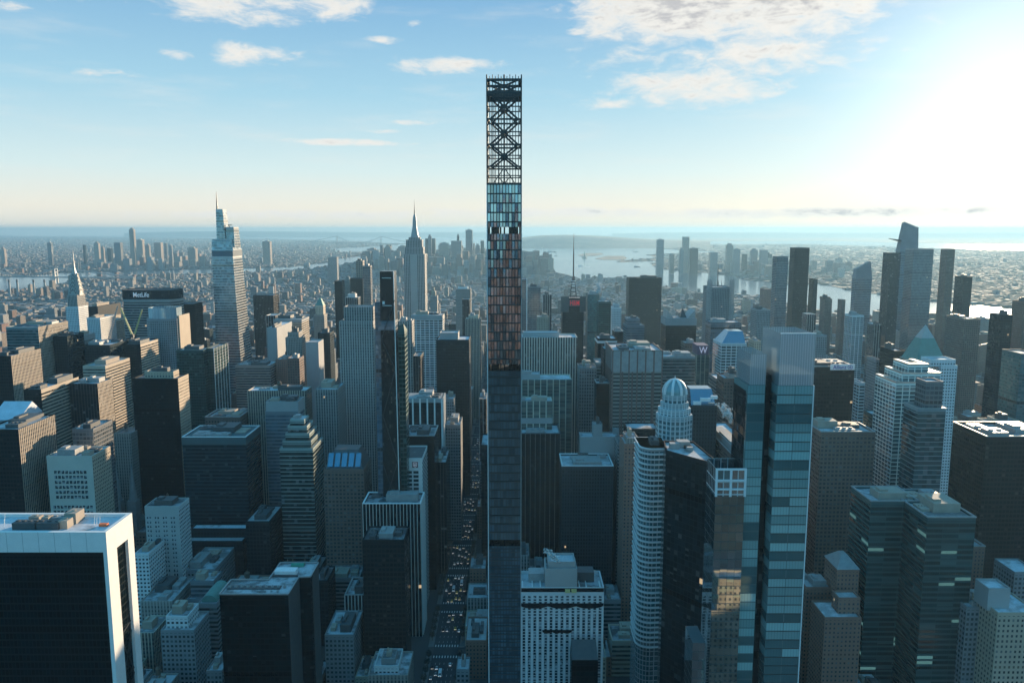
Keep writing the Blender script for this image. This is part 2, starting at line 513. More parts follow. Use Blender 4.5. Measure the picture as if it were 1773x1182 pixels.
# ------------------------------------------------------------------ terrain and water
def sheet(name, pts, mat, z, kind='structure', thick=0.0):
    mb = MB()
    ring = [(p[0], p[1]) for p in pts]
    area = sum(a[0] * b[1] - b[0] * a[1] for a, b in zip(ring, ring[1:] + ring[:1]))
    if area < 0: ring.reverse()
    mb.poly([(*p, z) for p in ring])
    if thick:
        for p, q in zip(ring, ring[1:] + ring[:1]):
            mb.poly([(*p, z - thick), (*q, z - thick), (*q, z), (*p, z)])
    o = mb.build(name, mat)
    # concave outlines: let bmesh triangulate them
    bm = bmesh.new()
    bm.from_mesh(o.data)
    bmesh.ops.triangulate(bm, faces=[f for f in bm.faces if len(f.verts) > 4])
    bm.to_mesh(o.data)
    bm.free()
    return tag(o, kind=kind)


def land_mat(name, a, b, c, sc1=.004, sc2=.03, scale_bright=.16):
    m, T = new_mat(name)
    tc = T.new('ShaderNodeTexCoord').outputs['Object']
    n = T.noise(tc, sc1, 5, .6)
    n2 = T.noise(tc, sc2, 4, .7)
    col = T.mix(T.step(n, .35, .65), a, b)
    col = T.mix(T.m('MULTIPLY', T.step(n2, .5, .75), .7), col, c)
    principled(T, Base_Color=col, Roughness=.95)
    return m


def water_mat():
    m, T = new_mat('water')
    tc = T.new('ShaderNodeTexCoord').outputs['Object']
    n = T.noise(tc, .02, 4, .6)
    n2 = T.noise(tc, .0009, 4, .6, 1.0)
    b = T.new('ShaderNodeBump')
    b.inputs['Strength'].default_value = .08
    b.inputs['Distance'].default_value = 4.0
    T.l.new(n, b.inputs['Height'])
    col = T.mix(n2, (.035, .075, .095), (.06, .105, .125))
    principled(T, Base_Color=col, Roughness=T.m('MULTIPLY_ADD', n2, .12, .1), IOR=1.34, Normal=b.outputs[0])
    return m


WATER = water_mat()
mb = MB()
NR = 96
RW = 52000
mb.poly([(RW * math.cos(2 * math.pi * i / NR), RW * math.sin(2 * math.pi * i / NR), -2.0) for i in range(NR)])
tag(mb.build('water', WATER), kind='structure')
LAND_M = land_mat('city_ground', (.05, .05, .052), (.085, .082, .078), (.06, .06, .06))
LAND_F = land_mat('far_ground', (.04, .045, .038), (.075, .07, .06), (.11, .105, .095), .0012, .006)
PARK = land_mat('park_ground', (.13, .075, .035), (.07, .06, .03), (.20, .12, .05), .012, .06)


def gp(l):
    return [ground(x, y) for x, y in l]


# Manhattan: shorelines traced from the photograph, then on behind the camera
man_e = gp([(-60, 512), (60, 504), (93, 497), (140, 484), (330, 476), (500, 470), (575, 462), (640, 452), (720, 446), (840, 447)])
man_w = gp([(905, 462), (960, 474), (1008, 487), (1040, 484), (1085, 486), (1130, 494), (1165, 503), (1200, 510), (1240, 513), (1330, 517),
            (1385, 532), (1480, 556), (1620, 566), (1700, 574), (1800, 592)])
w_end = man_w[-1]
manhattan = [Vector((-2600, -6000, 0)), Vector((-2100, man_e[0].y - 900, 0))] + man_e + man_w + [Vector((w_end.x + 200, 800, 0)), Vector((w_end.x + 300, -6000, 0))]
sheet('manhattan_ground', manhattan, LAND_M, 0.0, thick=3)
# Brooklyn and Queens on the far bank of the East River
brook = gp([(-400, 484), (-60, 481), (40, 478), (100, 473), (170, 470), (330, 466), (500, 462), (560, 455), (585, 447), (650, 441), (640, 437),
            (585, 436), (570, 430), (640, 427), (690, 424), (660, 420), (600, 417.5), (520, 415), (400, 413), (200, 411), (0, 408), (-400, 406)])
sheet('brooklyn_ground', brook, LAND_F, 0.4, thick=3)
# the New Jersey bank with its piers, and the plain beyond
jersey = gp([(2300, 560), (1773, 534), (1695, 527), (1620, 521), (1545, 511), (1480, 504), (1420, 490), (1370, 492), (1340, 488), (1290, 484), (1275, 477), (1240, 473),
             (1190, 469), (1150, 466), (1128, 459), (1139, 451), (1075, 454), (1068, 452), (1140, 446), (1120, 441), (1180, 438), (1260, 437), (1100, 428), (1020, 428), (1040, 425.5), (1150, 424),
             (1180, 423), (1400, 423), (1560, 428), (1700, 433), (2300, 442)])
sheet('new_jersey_ground', jersey, LAND_F, 0.4, thick=3)
jersey2 = gp([(2500, 428), (1773, 423.5), (1560, 420), (1420, 417), (1280, 418), (1100, 418), (1000, 413)])
jersey2 += [Vector((3500, 51500, 0)), Vector((24000, 45800, 0)), Vector((36500, 36500, 0))]
sheet('far_plain', jersey2, LAND_F, 0.5, thick=3)
# low islands in the harbour
for nm, pts in (('liberty_island', [(999, 442), (1012, 438.5), (1040, 438), (1046, 440), (1030, 443), (1010, 443.5)]),
                ('ellis_island', [(1030, 448), (1050, 443), (1080, 443), (1086, 446.5), (1078, 450), (1045, 450)])):
    sheet(nm, gp(pts), LAND_F, 0.6, thick=4)


def hill(name, crest, d0, d1, col):
    """long hill: crest = [(px, py)] seen at its middle distance"""
    mb = MB()
    dm = (d0 + d1) / 2
    C = [at(x, y, dm) for x, y in crest]
    n = len(C)
    rows = []
    for t in (0, .3, .5, .75, 1):
        d = d0 + (d1 - d0) * t
        k = math.sin(math.pi * t) ** .8
        rows.append([Vector((c.x * d / dm, d, -3 + (max(c.z, 0) + 3) * k)) for c in C])
    for a, b in zip(rows, rows[1:]):
        for i in range(n - 1):
            mb.poly([a[i], a[i + 1], b[i + 1], b[i]])
    return tag(mb.build(name, col, smooth=True), kind='structure')


HILL = land_mat('hill_ground', (.05, .06, .045), (.09, .085, .07), (.2, .19, .17), .001, .004)
hill('staten_island_hill', [(880, 416), (905, 411), (935, 407.5), (980, 406.5), (1020, 407.5), (1060, 410), (1100, 413), (1150, 415), (1230, 417)], 15500, 21000, HILL)
hill('far_hill', [(215, 403.5), (300, 401), (420, 400), (520, 401), (640, 402), (740, 402), (880, 401.5)], 38000, 46000, HILL)
hill('watchung_hill', [(1060, 404), (1150, 402.2), (1300, 402), (1480, 402.6), (1620, 402), (1773, 401.6), (1950, 402)], 36000, 44000, HILL)

# the park behind the camera, in late light (seen in the glass)
sheet('park_ground', [(-360, -150, 0), (520, -150, 0), (520, -4200, 0), (-360, -4200, 0)], PARK, 0.35)

# ------------------------------------------------------------------ streets
AX = -57.0                      # middle of the avenue that runs away from us
STREET0, STREETD = 402.0, 80.4  # cross streets
AVES = [-1250, -1040, -850, -722, -594, -466, -337, AX, 216, 495, 770, 1045, 1320, 1570]
sheet('avenue', [(AX - 11, 100, 0), (AX + 11, 100, 0), (AX + 11, 5600, 0), (AX - 11, 5600, 0)], M['asphalt'], 0.16)
pv = MB()
for k in range(-3, 60):
    y0, y1 = STREET0 + STREETD * k + 7, STREET0 + STREETD * (k + 1) - 7
    for a, b in ((AX - 16, AX - 11.2), (AX + 11.2, AX + 16)):
        pv.box(a, b, y0, y1, 0, .3)
tag(pv.build('pavement', M['pave']), kind='structure')
mk = MB()
for k in range(-3, 60):
    ys = STREET0 + STREETD * k
    for side in (-1, 1):                       # zebra crossings
        for i in range(9):
            x = AX - 9.6 + i * 2.4
            y = ys + side * 9
            mk.poly([(x - .45, y - 1.8, .168), (x + .45, y - 1.8, .168), (x + .45, y + 1.8, .168), (x - .45, y + 1.8, .168)])
    for lx in (-7.2, -3.6, 0, 3.6, 7.2):
        y = ys + 14
        while y < ys + STREETD - 14:
            mk.poly([(AX + lx - .1, y, .168), (AX + lx + .1, y, .168), (AX + lx + .1, y + 3, .168), (AX + lx - .1, y + 3, .168)])
            y += 9
tag(mk.build('road_markings', M['paint']), kind='structure')

# ------------------------------------------------------------------ generic buildings
FOOT = []       # footprints in use: x0, x1, y0, y1, z, short name, top px


LAST_ROOF = None


def roof_kit(root, x0, x1, y0, y1, z, n, rng, dark=False, tank=False, small=True):
    """rooftop machinery, standing on the roof of its building"""
    if LAST_ROOF is not None and LAST_ROOF.parent is root: root = LAST_ROOF
    W, D = x1 - x0, y1 - y0
    if W < 6 or D < 6: return
    placed = []
    for k in range(n):
        for _ in range(12):
            w, d = W * rng.uniform(.16, .42), D * rng.uniform(.18, .45)
            if k == 0: w, d = W * rng.uniform(.35, .6), D * rng.uniform(.35, .6)
            x, y = rng.uniform(x0 + 1.5, max(x0 + 1.6, x1 - w - 1.5)), rng.uniform(y0 + 1.5, max(y0 + 1.6, y1 - d - 1.5))
            if all(x + w < a or x > b or y + d < c or y > e for a, b, c, e in placed): break
        else:
            continue
        placed.append((x - .6, x + w + .6, y - .6, y + d + .6))
        h = rng.uniform(3.5, 7) if k == 0 else rng.uniform(1.6, 4)
        mb = MB().box(x, x + w, y, y + d, z, z + h)
        if small and k > 0:
            nf = rng.randint(1, 3)
            for i in range(nf):
                r = min(w / nf, d) * .32
                mb.lathe([(r, z + h), (r, z + h + .9), (r * .7, z + h + .95)], (x + w * (i + .5) / nf, y + d / 2), 10)
        elif small:
            mb.box(x + w * .1, x + w * .4, y + d * .2, y + d * .7, z + h, z + h + 1.6)
        mb.build('rooftop_unit', M[rng.choice(['mech', 'mech_dark', 'mech_tan'] if not dark else ['mech', 'mech_dark'])], root)
    if small and n and W > 14:
        # ducts run between the units
        mb = MB()
        for k in range(rng.randint(1, 3)):
            xx, yy = rng.uniform(x0 + 2, x1 - 3), rng.uniform(y0 + 2, y1 - 3)
            ln = rng.uniform(.2, .5) * min(W, D)
            mb.box(xx, min(x1 - 1, xx + ln), yy, yy + .9, z, z + .8).box(xx, xx + .9, yy + .91, min(y1 - 1, yy + ln), z, z + .8)
            break
        mb.build('duct', M['mech'], root)
    if tank:
        r = min(2.6, W * .1)
        x, y = x0 + W * rng.uniform(.2, .8), y0 + D * rng.uniform(.3, .8)
        mb = MB()
        for sx, sy in ((-1, -1), (1, -1), (1, 1), (-1, 1)):
            mb.bar((x + sx * r * .6, y + sy * r * .6, z), (x + sx * r * .6, y + sy * r * .6, z + 4.5), .35)
        mb.lathe([(r, z + 4.5), (r, z + 9), (.01, z + 11)], (x, y), 10)
        mb.build('water_tank', M['wood'], root)


def z_at(py, d):
    r = ray(500, py)
    return H + d * r.z / r.y


def x_at(px, py, d):
    return at(px, py, d).x


def block(root, x0, x1, y0, y1, z0, z1, st, ztop=None, name='facade', roof='roof', par=1.3, seed=0, ring=None, ring_top=None, side=None):
    """walls with a parapet, and a sunk roof"""
    mat, bay, fh = STY[st]
    r = ring or rect(x0, x1, y0, y1)
    rt = ring_top or r
    mb = MB()
    if side:  # flanks take their own style, so a sunlit side can be coloured paler
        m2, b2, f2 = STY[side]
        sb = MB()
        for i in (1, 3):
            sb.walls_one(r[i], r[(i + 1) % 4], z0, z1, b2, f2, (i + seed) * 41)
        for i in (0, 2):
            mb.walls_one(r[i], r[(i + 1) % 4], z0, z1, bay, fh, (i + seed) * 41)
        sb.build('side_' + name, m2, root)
    else:
        mb.walls(r, z0, z1, bay, fh, ztop, ring2=rt, seed=seed)
    cx, cy = sum(p[0] for p in rt) / len(rt), sum(p[1] for p in rt) / len(rt)
    th = .7
    inn = []
    for p in rt:
        dx, dy = p[0] - cx, p[1] - cy
        L = math.hypot(dx, dy)
        k = max(.2, 1 - th * 1.41 / L)
        inn.append((cx + dx * k, cy + dy * k))
    n = len(rt)
    for i in range(n):
        j = (i + 1) % n
        mb.poly([(*rt[i], z1), (*rt[j], z1), (*inn[j], z1), (*inn[i], z1)])
        mb.poly([(*inn[i], z1), (*inn[j], z1), (*inn[j], z1 - par), (*inn[i], z1 - par)])
    f = mb.build(name, mat, root)
    rb = MB()
    rb.poly([(*p, z1 - par + .05) for p in inn])
    global LAST_ROOF
    LAST_ROOF = rb.build('roof', M[roof], root)
    return f


def bld(name, label, xl, xr, yt, d=None, h=None, dep=40, st='dark', roof='roof', units=2, tiers=(), band=None, tank=False, short=None, group=None,
        cat='building', fins=None, rim=None, seed=None, side=None):
    """a building whose front wall's top edge runs from photo pixel (xl, yt) to (xr, yt) on the plane Y = d"""
    if d is None:
        r = ray(500, yt)
        d = (h - H) / (r.z / r.y)
    a, b = at(xl, yt, d), at(xr, yt, d)
    x0, x1, z = a.x, b.x, a.z
    if xl > 1250 and d >= 900:          # the left flank shows too: xl is where it ends
        x0 = min(x_at(xl, yt, d + dep), x1 - .5 * (x1 - x0))
    rng = random.Random(seed if seed is not None else hash_(label))
    root = thing(name, label, cat, ((x0 + x1) / 2, d + dep / 2, 0), group=group)
    block(root, x0, x1, d, d + dep, 0, z, st, roof=roof, seed=rng.randint(0, 50), side=side)
    zt = z
    inset = 3.0
    X0, X1, D0, D1 = x0, x1, d, d + dep
    for t in tiers:
        txl, txr, tyt = t[0], t[1], t[2]
        ts = t[3] if len(t) > 3 else st
        din = t[4] if len(t) > 4 else inset
        dd = d + din
        p, q = at(txl, tyt, dd), at(txr, tyt, dd)
        de = max(8, (D1 - din * .8) - dd)
        block(root, p.x, q.x, dd, dd + de, zt - 2.5, p.z, ts, name='upper_facade', roof=roof, seed=rng.randint(0, 50))
        if p.z > zt:
            zt = p.z
            X0, X1, D0, D1 = p.x, q.x, dd, dd + de
        inset = din + 3
    if band:
        # (metres under the top, height, material): a belt standing proud of the wall
        for off, hh, bm in band:
            MB().box(x0 - .35, x1 + .35, d - .35, d + dep + .35, z - off - hh, z - off).build('mechanical_band', STY[bm][0] if bm in STY else M[bm], root)
    if rim:
        mb = MB()
        for p, q in ((x0 - .3, d - .3), ):
            mb.box(x0 - .3, x1 + .3, d - .3, d + .9, z + .02, z + .9)
            mb.box(x0 - .3, x1 + .3, d + dep - .9, d + dep + .3, z + .02, z + .9)
            mb.box(x0 - .3, x0 + .9, d + .9, d + dep - .9, z + .02, z + .9)
            mb.box(x1 - .9, x1 + .3, d + .9, d + dep - .9, z + .02, z + .9)
        mb.build('parapet', M[rim], root)
    if fins:
        n, w, pr, fm = fins
        mb = MB()
        for i in range(n + 1):
            x = x0 + (x1 - x0) * i / n
            mb.box(x - w / 2, x + w / 2, d - pr, d - .02, 0, z)
        nd = max(1, round(n * dep / (x1 - x0)))
        for i in range(1, nd + 1):
            y = d + dep * i / nd
            mb.box(x1 + .02, x1 + pr, y - w / 2, y + w / 2, 0, z)
            mb.box(x0 - pr, x0 - .02, y - w / 2, y + w / 2, 0, z)
        mb.build('facade_fins', M[fm], root)
    roof_kit(root, X0 + 1, X1 - 1, D0 + 1, D1 - 1, zt - 1.2, units + (3 if d < 1000 and units else 0), rng, dark=st in ('black', 'dark', 'green', 'bronze'), tank=tank)
    FOOT.append((x0, x1, d, d + dep, zt, short, (xl, xr, yt)))
    return root


def hash_(s):
    h = 5381
    for ch in s: h = (h * 33 + ord(ch)) & 0x7fffffff
    return h


def text_part(name, s, mat, root, x0, x1, y, zc, depth=.3, height=None):
    """real letters standing proud of a north wall"""
    cu = bpy.data.curves.new('letters', 'FONT')
    cu.body = s
    cu.extrude = .02
    cu.offset = .004
    cu.resolution_u = 3
    o = bpy.data.objects.new('letters', cu)
    COL.objects.link(o)
    dg = bpy.context.evaluated_depsgraph_get()
    dg.update()
    me = bpy.data.meshes.new_from_object(o.evaluated_get(dg))
    bpy.data.objects.remove(o)
    vx = [v.co.x for v in me.vertices]
    vy = [v.co.y for v in me.vertices]
    w, hgt = max(vx) - min(vx), max(vy) - min(vy)
    k = (x1 - x0) / w
    ky = k if height is None else height / hgt
    for v in me.vertices:
        X = x0 + (v.co.x - min(vx)) * k
        Z = zc + (v.co.y - (min(vy) + max(vy)) / 2) * ky
        Y = y - depth if v.co.z > 0 else y - .01
        v.co = Vector((X, Y, Z)) - root.location
    me.materials.clear()
    me.materials.append(mat)
    r = bpy.data.objects.new(name, me)
    COL.objects.link(r)
    r.parent = root
    return r


def window_grid(root, x0, x1, y, z0, z1, nc, nr, w, h, glass, sill, skip=lambda c, r: False):
    """real windows on a north wall: a pane with a projecting sill; the hundred most visible are parts, the rest one mesh"""
    proto = None
    rest = MB()
    made = 0
    L = root.location
    for r in range(nr):
        z = z1 - (z1 - z0) * (r + .5) / nr
        for c in range(nc):
            if skip(c, r): continue
            x = x0 + (x1 - x0) * (c + .5) / nc
            if made < 100:
                if proto is None:
                    p = MB().box(-w / 2, w / 2, -.05, .0, -h / 2, h / 2).build('window', glass, None)
                    q = MB().box(-w / 2 - .12, w / 2 + .12, -.22, 0, -h / 2 - .2, -h / 2 - .01, True).build('sill', sill, None)
                    q.parent = p
                    proto = p
                    o = p
                else:
                    o = proto.copy()
                    COL.objects.link(o)
                    q = proto.children[0].copy()
                    COL.objects.link(q)
                    q.parent = o
                o.parent = root
                o.location = (x - L.x, y - L.y, z - L.z)
                made += 1
            else:
                rest.box(x - w / 2, x + w / 2, y - .05, y, z - h / 2, z + h / 2)
                rest.box(x - w / 2 - .12, x + w / 2 + .12, y - .22, y, z - h / 2 - .2, z - h / 2 - .01, True)
    if rest.v:
        tag(rest.build('windows', glass, root), kind='stuff')
# ------------------------------------------------------------------ buildings placed from the photograph
B = bld
# --- left foreground and middle
B('tan_tower', 'tan square-windowed tower behind the white-framed roof at lower left', 80, 159, 789, d=712, dep=34, st='wall_tan', side='tan', units=4, short='the tan square-windowed tower')
B('office_tower', 'black box tower with one sunlit tan gridded side, left of centre', 228, 308, 655, d=896, dep=30, st='black', roof='roof_dark', units=2, tiers=[(250, 300, 643, 'tan', 8)], side='tan', short='the black box tower with the tan side')  # black front and tan side: shade and sunlight put into the styles
B('office_tower', 'wide green glass box with a pale cyan band under its roof', 315, 425, 757, d=798, dep=48, st='teal_dark', roof='roof_pale', units=4, band=[(.3, 7.5, 'teal')], rim='white', short='the wide green glass box')
B('office_block', 'squat reddish grey box with an open roof pit behind the green glass box', 355, 415, 722, d=905, dep=40, st='brown', roof='roof_dark', units=1, rim='mech', short='the squat reddish grey box')
B('glass_tower', 'pale blue flat-topped glass tower with a dark crown box beside the stepped green tower', 459, 515, 712, d=838, dep=28, st='bluegrey', units=2, tiers=[(460, 516, 695, 'windowless', .6)], short='the pale blue flat-topped glass tower')
B('office_tower', 'striped stone hotel slab with sunlit top behind the pale blue glass tower', 428, 530, 676, d=930, dep=26, st='tan_fins', units=4, roof='roof_pale', tank=True, short='the sunlit striped stone slab')
B('office_tower', 'low dark brown tower with lit ribbed right side at the left edge', -30, 32, 743, d=700, dep=58, st='bronze', units=4, roof='roof_pale', side='tan_fins', short='the dark brown tower at the left edge')  # shaded front coloured bronze, sunlit flank coloured tan
B('office_tower', 'dark tower with a broad sunlit tan banded side at left', 40, 71, 674, d=830, dep=74, st='bronze', units=3, side='tan_band', short='the tan banded slab')  # the lit flank's tan and the shaded front's dark are coloured in
B('office_tower', 'vertical-ribbed dark tower with a tan sunlit side, next right of the tan banded slab', 119, 169, 664, d=880, dep=34, st='dark_fins', units=2, side='tan_fins', short='the vertical-ribbed tan tower')  # sunlit flank painted tan against the dark ribbed front
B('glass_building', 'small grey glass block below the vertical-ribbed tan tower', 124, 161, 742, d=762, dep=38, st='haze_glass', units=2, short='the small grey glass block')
B('office_tower', 'dark tower with gold-lit window grid side at the far left edge', -14, 19, 616, d=955, dep=62, st='bronze', roof='roof_dark', units=2, side='tan_fins', short='the gold-lit grid tower')  # gold light on the flank is put into its tan style
B('office_tower', 'tall dark slab with pale sunlit side, left of the arched-crown spire tower', 10, 66, 566, d=1080, dep=74, st='teal_line', units=2, roof='roof_dark', side='tan_fins', short='the tall dark slab')  # sun on the flank is part of its paler tan style
B('office_tower', 'dark flat tower wedged just right of the tall pale-sided slab', 92, 116, 582, d=1110, dep=44, st='dark', units=1, short='the dark wedge tower')
B('office_tower', 'tower with steel lattice crest beside the dark flat tower at left', 124, 139, 582, d=1160, dep=40, st='lime', units=1, band=[(0, 8, 'mech')], short='the lattice crested tower')
B('office_tower', 'cream stone block with sunlit right side, just right of the arched-crown spire tower', 150, 173, 550, d=1450, dep=58, st='white', units=1, short='the cream stone block')
B('office_tower', 'black cube-topped tower with gridded side above the cream stone block', 153, 169, 531, d=1720, dep=100, st='tan', roof='roof_dark', units=1, band=[(0, 26, 'black')], short='the black cube-topped tower')
B('office_tower', 'tan strip-windowed tower half hidden left of the cranes', 174, 190, 556, d=1500, dep=62, st='tan_band', units=0, short='the tan strip-windowed tower')
B('office_block', 'dark low building at the foot of the cranes with a flat roof', 146, 190, 597, d=1135, dep=60, st='dark', units=2, short='the dark low building')
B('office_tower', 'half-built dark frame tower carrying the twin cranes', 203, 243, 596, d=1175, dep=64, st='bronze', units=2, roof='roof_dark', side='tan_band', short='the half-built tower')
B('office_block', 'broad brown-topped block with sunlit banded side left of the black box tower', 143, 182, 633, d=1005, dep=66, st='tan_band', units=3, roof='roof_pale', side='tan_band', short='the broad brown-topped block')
B('office_tower', 'black box tower standing right behind the round glass-crowned tower', 304, 337, 526, d=1490, dep=38, st='black', units=0, roof='roof_dark', short='the black box')
B('glass_tower', 'emerald green glass tower in two slabs left of centre', 305, 352, 606, d=1050, dep=30, st='green', units=3, roof='roof_pale', tiers=[], short='the emerald green glass tower')
B('glass_tower', 'narrow emerald glass slab with white serrated edges', 356, 370, 603, d=1062, dep=52, st='green', units=0, roof='roof_dark', fins=(1, .8, .6, 'white'), short='the narrow emerald glass slab')
B('office_tower', 'pink granite tower with ribbon windows below the tapered glass skyscraper', 407, 468, 632, d=1150, dep=44, st='pink', units=3, short='the pink granite tower')
B('church', 'stone block with carved gables left of the black box tower', 197, 226, 750, d=880, dep=30, st='stone', units=0, tank=True, short='the carved stone block')
B('office_tower', 'dark grey slab tower rising alone at upper left of the stepped stone slab', 438, 473, 511, d=1700, dep=40, st='dark_fins', units=1, roof='roof_dark', short='the lone dark grey slab')
B('office_tower', 'slim white ribbed tower in front of the lone dark grey slab', 460, 477, 546, d=1500, dep=34, st='white_fins', units=0, short='the slim white ribbed tower')
B('office_tower', 'tan ribbon-windowed tower with a flat cap left of the copper-roofed tower', 474, 522, 553, d=1400, dep=52, st='tan_band', units=2, band=[(0, 5, 'windowless')], short='the tan ribbon-windowed tower')
B('office_block', 'white blank-walled block with a square louvre in its front', 462, 479, 567, d=1280, dep=90, st='windowless', units=1, roof='roof_pale', short='the white blank-walled block')
B('office_tower', 'ornate stepped masonry tower below the tan ribbon-windowed tower', 494, 522, 584, d=1240, dep=30, st='stone', units=1, tiers=[(498, 517, 575)], tank=True, short='the ornate stepped tower')
B('office_block', 'pale blank slab with a dark glass edge right of the pink granite tower', 529, 551, 592, d=1205, dep=34, st='windowless', units=0, roof='roof_pale', short='the pale blank slab')
B('office_block', 'dark brown block with a lit ribbon side beside the pale blank slab', 550, 571, 576, d=1265, dep=30, st='dark', units=1, short='the dark brown ribbon block')
B('office_block', 'brown office block with flat white roof below the ornate stepped tower', 497, 518, 620, d=1130, dep=26, st='brown', units=1, roof='roof_pale', short='the brown white-roofed block')
B('office_block', 'brick loft block with water tank right of the pink granite tower', 477, 497, 622, d=1170, dep=40, st='brick', units=1, tank=True, short='the brick loft block')
B('office_tower', 'slim dark tower left of the twin glass residential towers', 579, 592, 486, d=1920, dep=30, st='black', units=0, short='the slim dark tower')
B('stone_tower', 'pointed gothic stone tower between the slim dark tower and the flared dark one', 595, 606, 492, d=2100, dep=22, st='stone', units=0, tiers=[(597, 604, 484, 'stone', 4), (599, 602, 478, 'stone', 8)], short='the gothic stone tower')
B('office_tower', 'dark flared slab behind the slim glass residential tower', 606, 628, 482, d=2060, dep=34, st='bronze', units=0, roof='roof_dark', short='the dark flared slab')
B('glass_tower', 'slim glass residential tower with a bright sunlit edge left of the black wedge tower', 628, 641, 460, d=1990, dep=26, st='haze_glass', units=1, short='the slim glass residential tower')
B('residential_tower', 'beige tower peeking out behind the slim glass residential tower', 616, 628, 451, d=2200, dep=26, st='far_tan', units=1, short='the beige peeking tower')
B('office_block', 'low white ornate block left of the slim glass residential tower', 598, 620, 515, d=1850, dep=30, st='white_fins', units=1, tiers=[(602, 615, 509, 'white', 5)], short='the low white ornate block')
B('skyscraper', 'long stepped stone slab skyscraper with close vertical strips, left of the black wedge tower', 587, 646, 556, d=985, dep=34, st='lime', units=0, roof='roof_dark', tiers=[(595, 646, 531, 'lime', 5)], band=None, short='the stepped stone slab skyscraper')
B('stone_tower', 'grey stone shoulder building joined to the foot of the stepped stone slab', 545, 584, 674, d=905, dep=44, st='lime', units=1, short='the grey stone shoulder building')
B('stone_tower', 'white stone tower with a sunlit right edge behind the black wedge tower', 687, 713, 556, d=1020, dep=26, st='lime', units=2, short='the white stone tower')
B('office_tower', 'wide white gridded tower with dark horizontal window bands beside the avenue', 712, 766, 546, d=1300, dep=36, st='white_band', units=3, roof='roof_pale', band=[(0, 7.5, 'windowless')], short='the wide white gridded tower')
B('office_tower', 'black box tower with roof shed on the left bank of the avenue', 755, 812, 588, d=1050, dep=44, st='dark', units=0, roof='roof_pale', tiers=[(761, 793, 576, 'windowless', 9)], short='the black box tower by the avenue')
B('office_tower', 'thin dark ribbed tower in front of the wide white gridded tower', 715, 728, 616, d=950, dep=34, st='dark_fins', units=0, short='the thin dark ribbed tower')
B('office_block', 'pale finned office block below the wide white gridded tower', 702, 765, 690, d=862, dep=32, st='dark', units=2, roof='roof_pale', fins=(5, 1.6, 1.4, 'travertine'), band=[(0, 4.5, 'windowless')], short='the pale finned office block')
B('office_block', 'dark flat-roofed block with white roof rim below the pale finned block', 700, 752, 755, d=762, dep=42, st='black', units=2, roof='roof_dark', rim='mech', short='the dark white-rimmed block')
B('hotel', 'white-finned slab of thin vertical piers with an open roof well, left of the avenue', 628, 728, 872, d=669, dep=30, st='black', units=3, roof='roof_dark', rim='white', fins=(17, .42, .8, 'travertine'), short='the white-finned slab')
B('office_tower', 'black tower with rooftop fans in front of the white-finned slab', 627, 700, 934, d=606, dep=30, st='bronze', units=5, roof='roof_dark', short='the black tower with fans')
B('office_block', 'blue-grey blank box with snow-streaked roof left of the white-finned slab', 567, 627, 917, d=722, dep=46, st='bluegrey', units=2, roof='roof_pale', short='the blue-grey box')
B('hotel', 'slim white hotel with rows of paired windows right of the white-framed tower', 250, 309, 876, d=692, dep=24, st='wall_pale', side='white', units=3, roof='roof_dark', short='the slim white hotel')
B('office_block', 'slanted-crown brown building with dormer glass panes left of the black wedge tower', 560, 630, 812, d=718, dep=40, st='brown', units=1, roof='roof_dark', short='the slanted-crown building')
# low blocks in the shade at the bottom left
B('apartment_block', 'stepped white apartment house with roof gear at bottom left', 278, 336, 1090, d=560, dep=30, st='grey', units=3, tiers=[(287, 325, 1066, 'white', 5)], short='the stepped white apartment house')
B('apartment_block', 'small pale house block at the bottom edge left of the dark twin-slab tower', 357, 384, 1160, d=540, dep=20, st='grey', units=1, short='the small pale house block')
B('masonry_building', 'brown masonry block with cornice just right of the white-framed tower', 243, 298, 1040, d=640, dep=46, st='stone', units=3, short='the brown corniced block')
B('masonry_building', 'white-sided old block behind the white-framed tower, under the slim white hotel', 232, 257, 958, d=660, dep=40, st='white', units=1, short='the white-sided old block')
B('masonry_building', 'flat grey roof block below the slim white hotel', 318, 372, 985, d=700, dep=52, st='grey', units=2, roof='roof', short='the flat grey roof block')
B('office_block', 'low podium with blue roof terraces under the wide green glass box', 322, 420, 936, d=760, dep=34, st='dark', units=0, roof='roof_pale', tiers=[(330, 440, 914, 'dark', 12)], short='the dark terraced podium')
B('office_block', 'dark podium with rounded roof beside the stepped green tower', 425, 466, 902, d=742, dep=46, st='dark', units=1, roof='roof_pale', short='the dark podium')
B('masonry_building', 'art deco white building with square penthouse at the bottom centre', 637, 706, 1168, d=548, dep=34, st='stone', units=1, tiers=[(648, 690, 1152, 'white', 5), (660, 684, 1139, 'windowless', 9)], short='the art deco white building')
B('masonry_building', 'grey mid-block building with cluttered roof between the two dark bottom towers', 562, 612, 1098, d=580, dep=40, st='grey', units=5, short='the cluttered grey building')
B('office_block', 'small white-finned block peeking out left of the black tower with fans', 597, 632, 1030, d=640, dep=34, st='black', units=2, fins=(6, .7, .7, 'travertine'), rim='mech', short='the small white-finned block')
B('office_block', 'low roof with tanks between the white-finned slabs', 563, 622, 1000, d=690, dep=28, st='grey_band', units=3, short='the low tank roof')
B('masonry_building', 'low terrace of shops with snowy roofs right of the avenue at the bottom', 806, 842, 1108, d=600, dep=40, st='brick', units=4, roof='roof_pale', short='the low snowy shop terrace')
B('masonry_building', 'squat corner house with round roof tank right of the avenue at the bottom edge', 790, 812, 1158, d=560, dep=18, st='grey', units=1, tank=True, short='the squat corner house')
B('office_block', 'stone-faced slab edge just left of the lattice tower, beside the avenue', 830, 842, 690, d=1010, dep=40, st='white_fins', units=1, short='the white-edged slab')
B('office_tower', 'dark thin slab on the right bank of the avenue left of the lattice tower', 833, 850, 770, d=800, dep=46, st='dark', units=0, short='the dark thin slab')
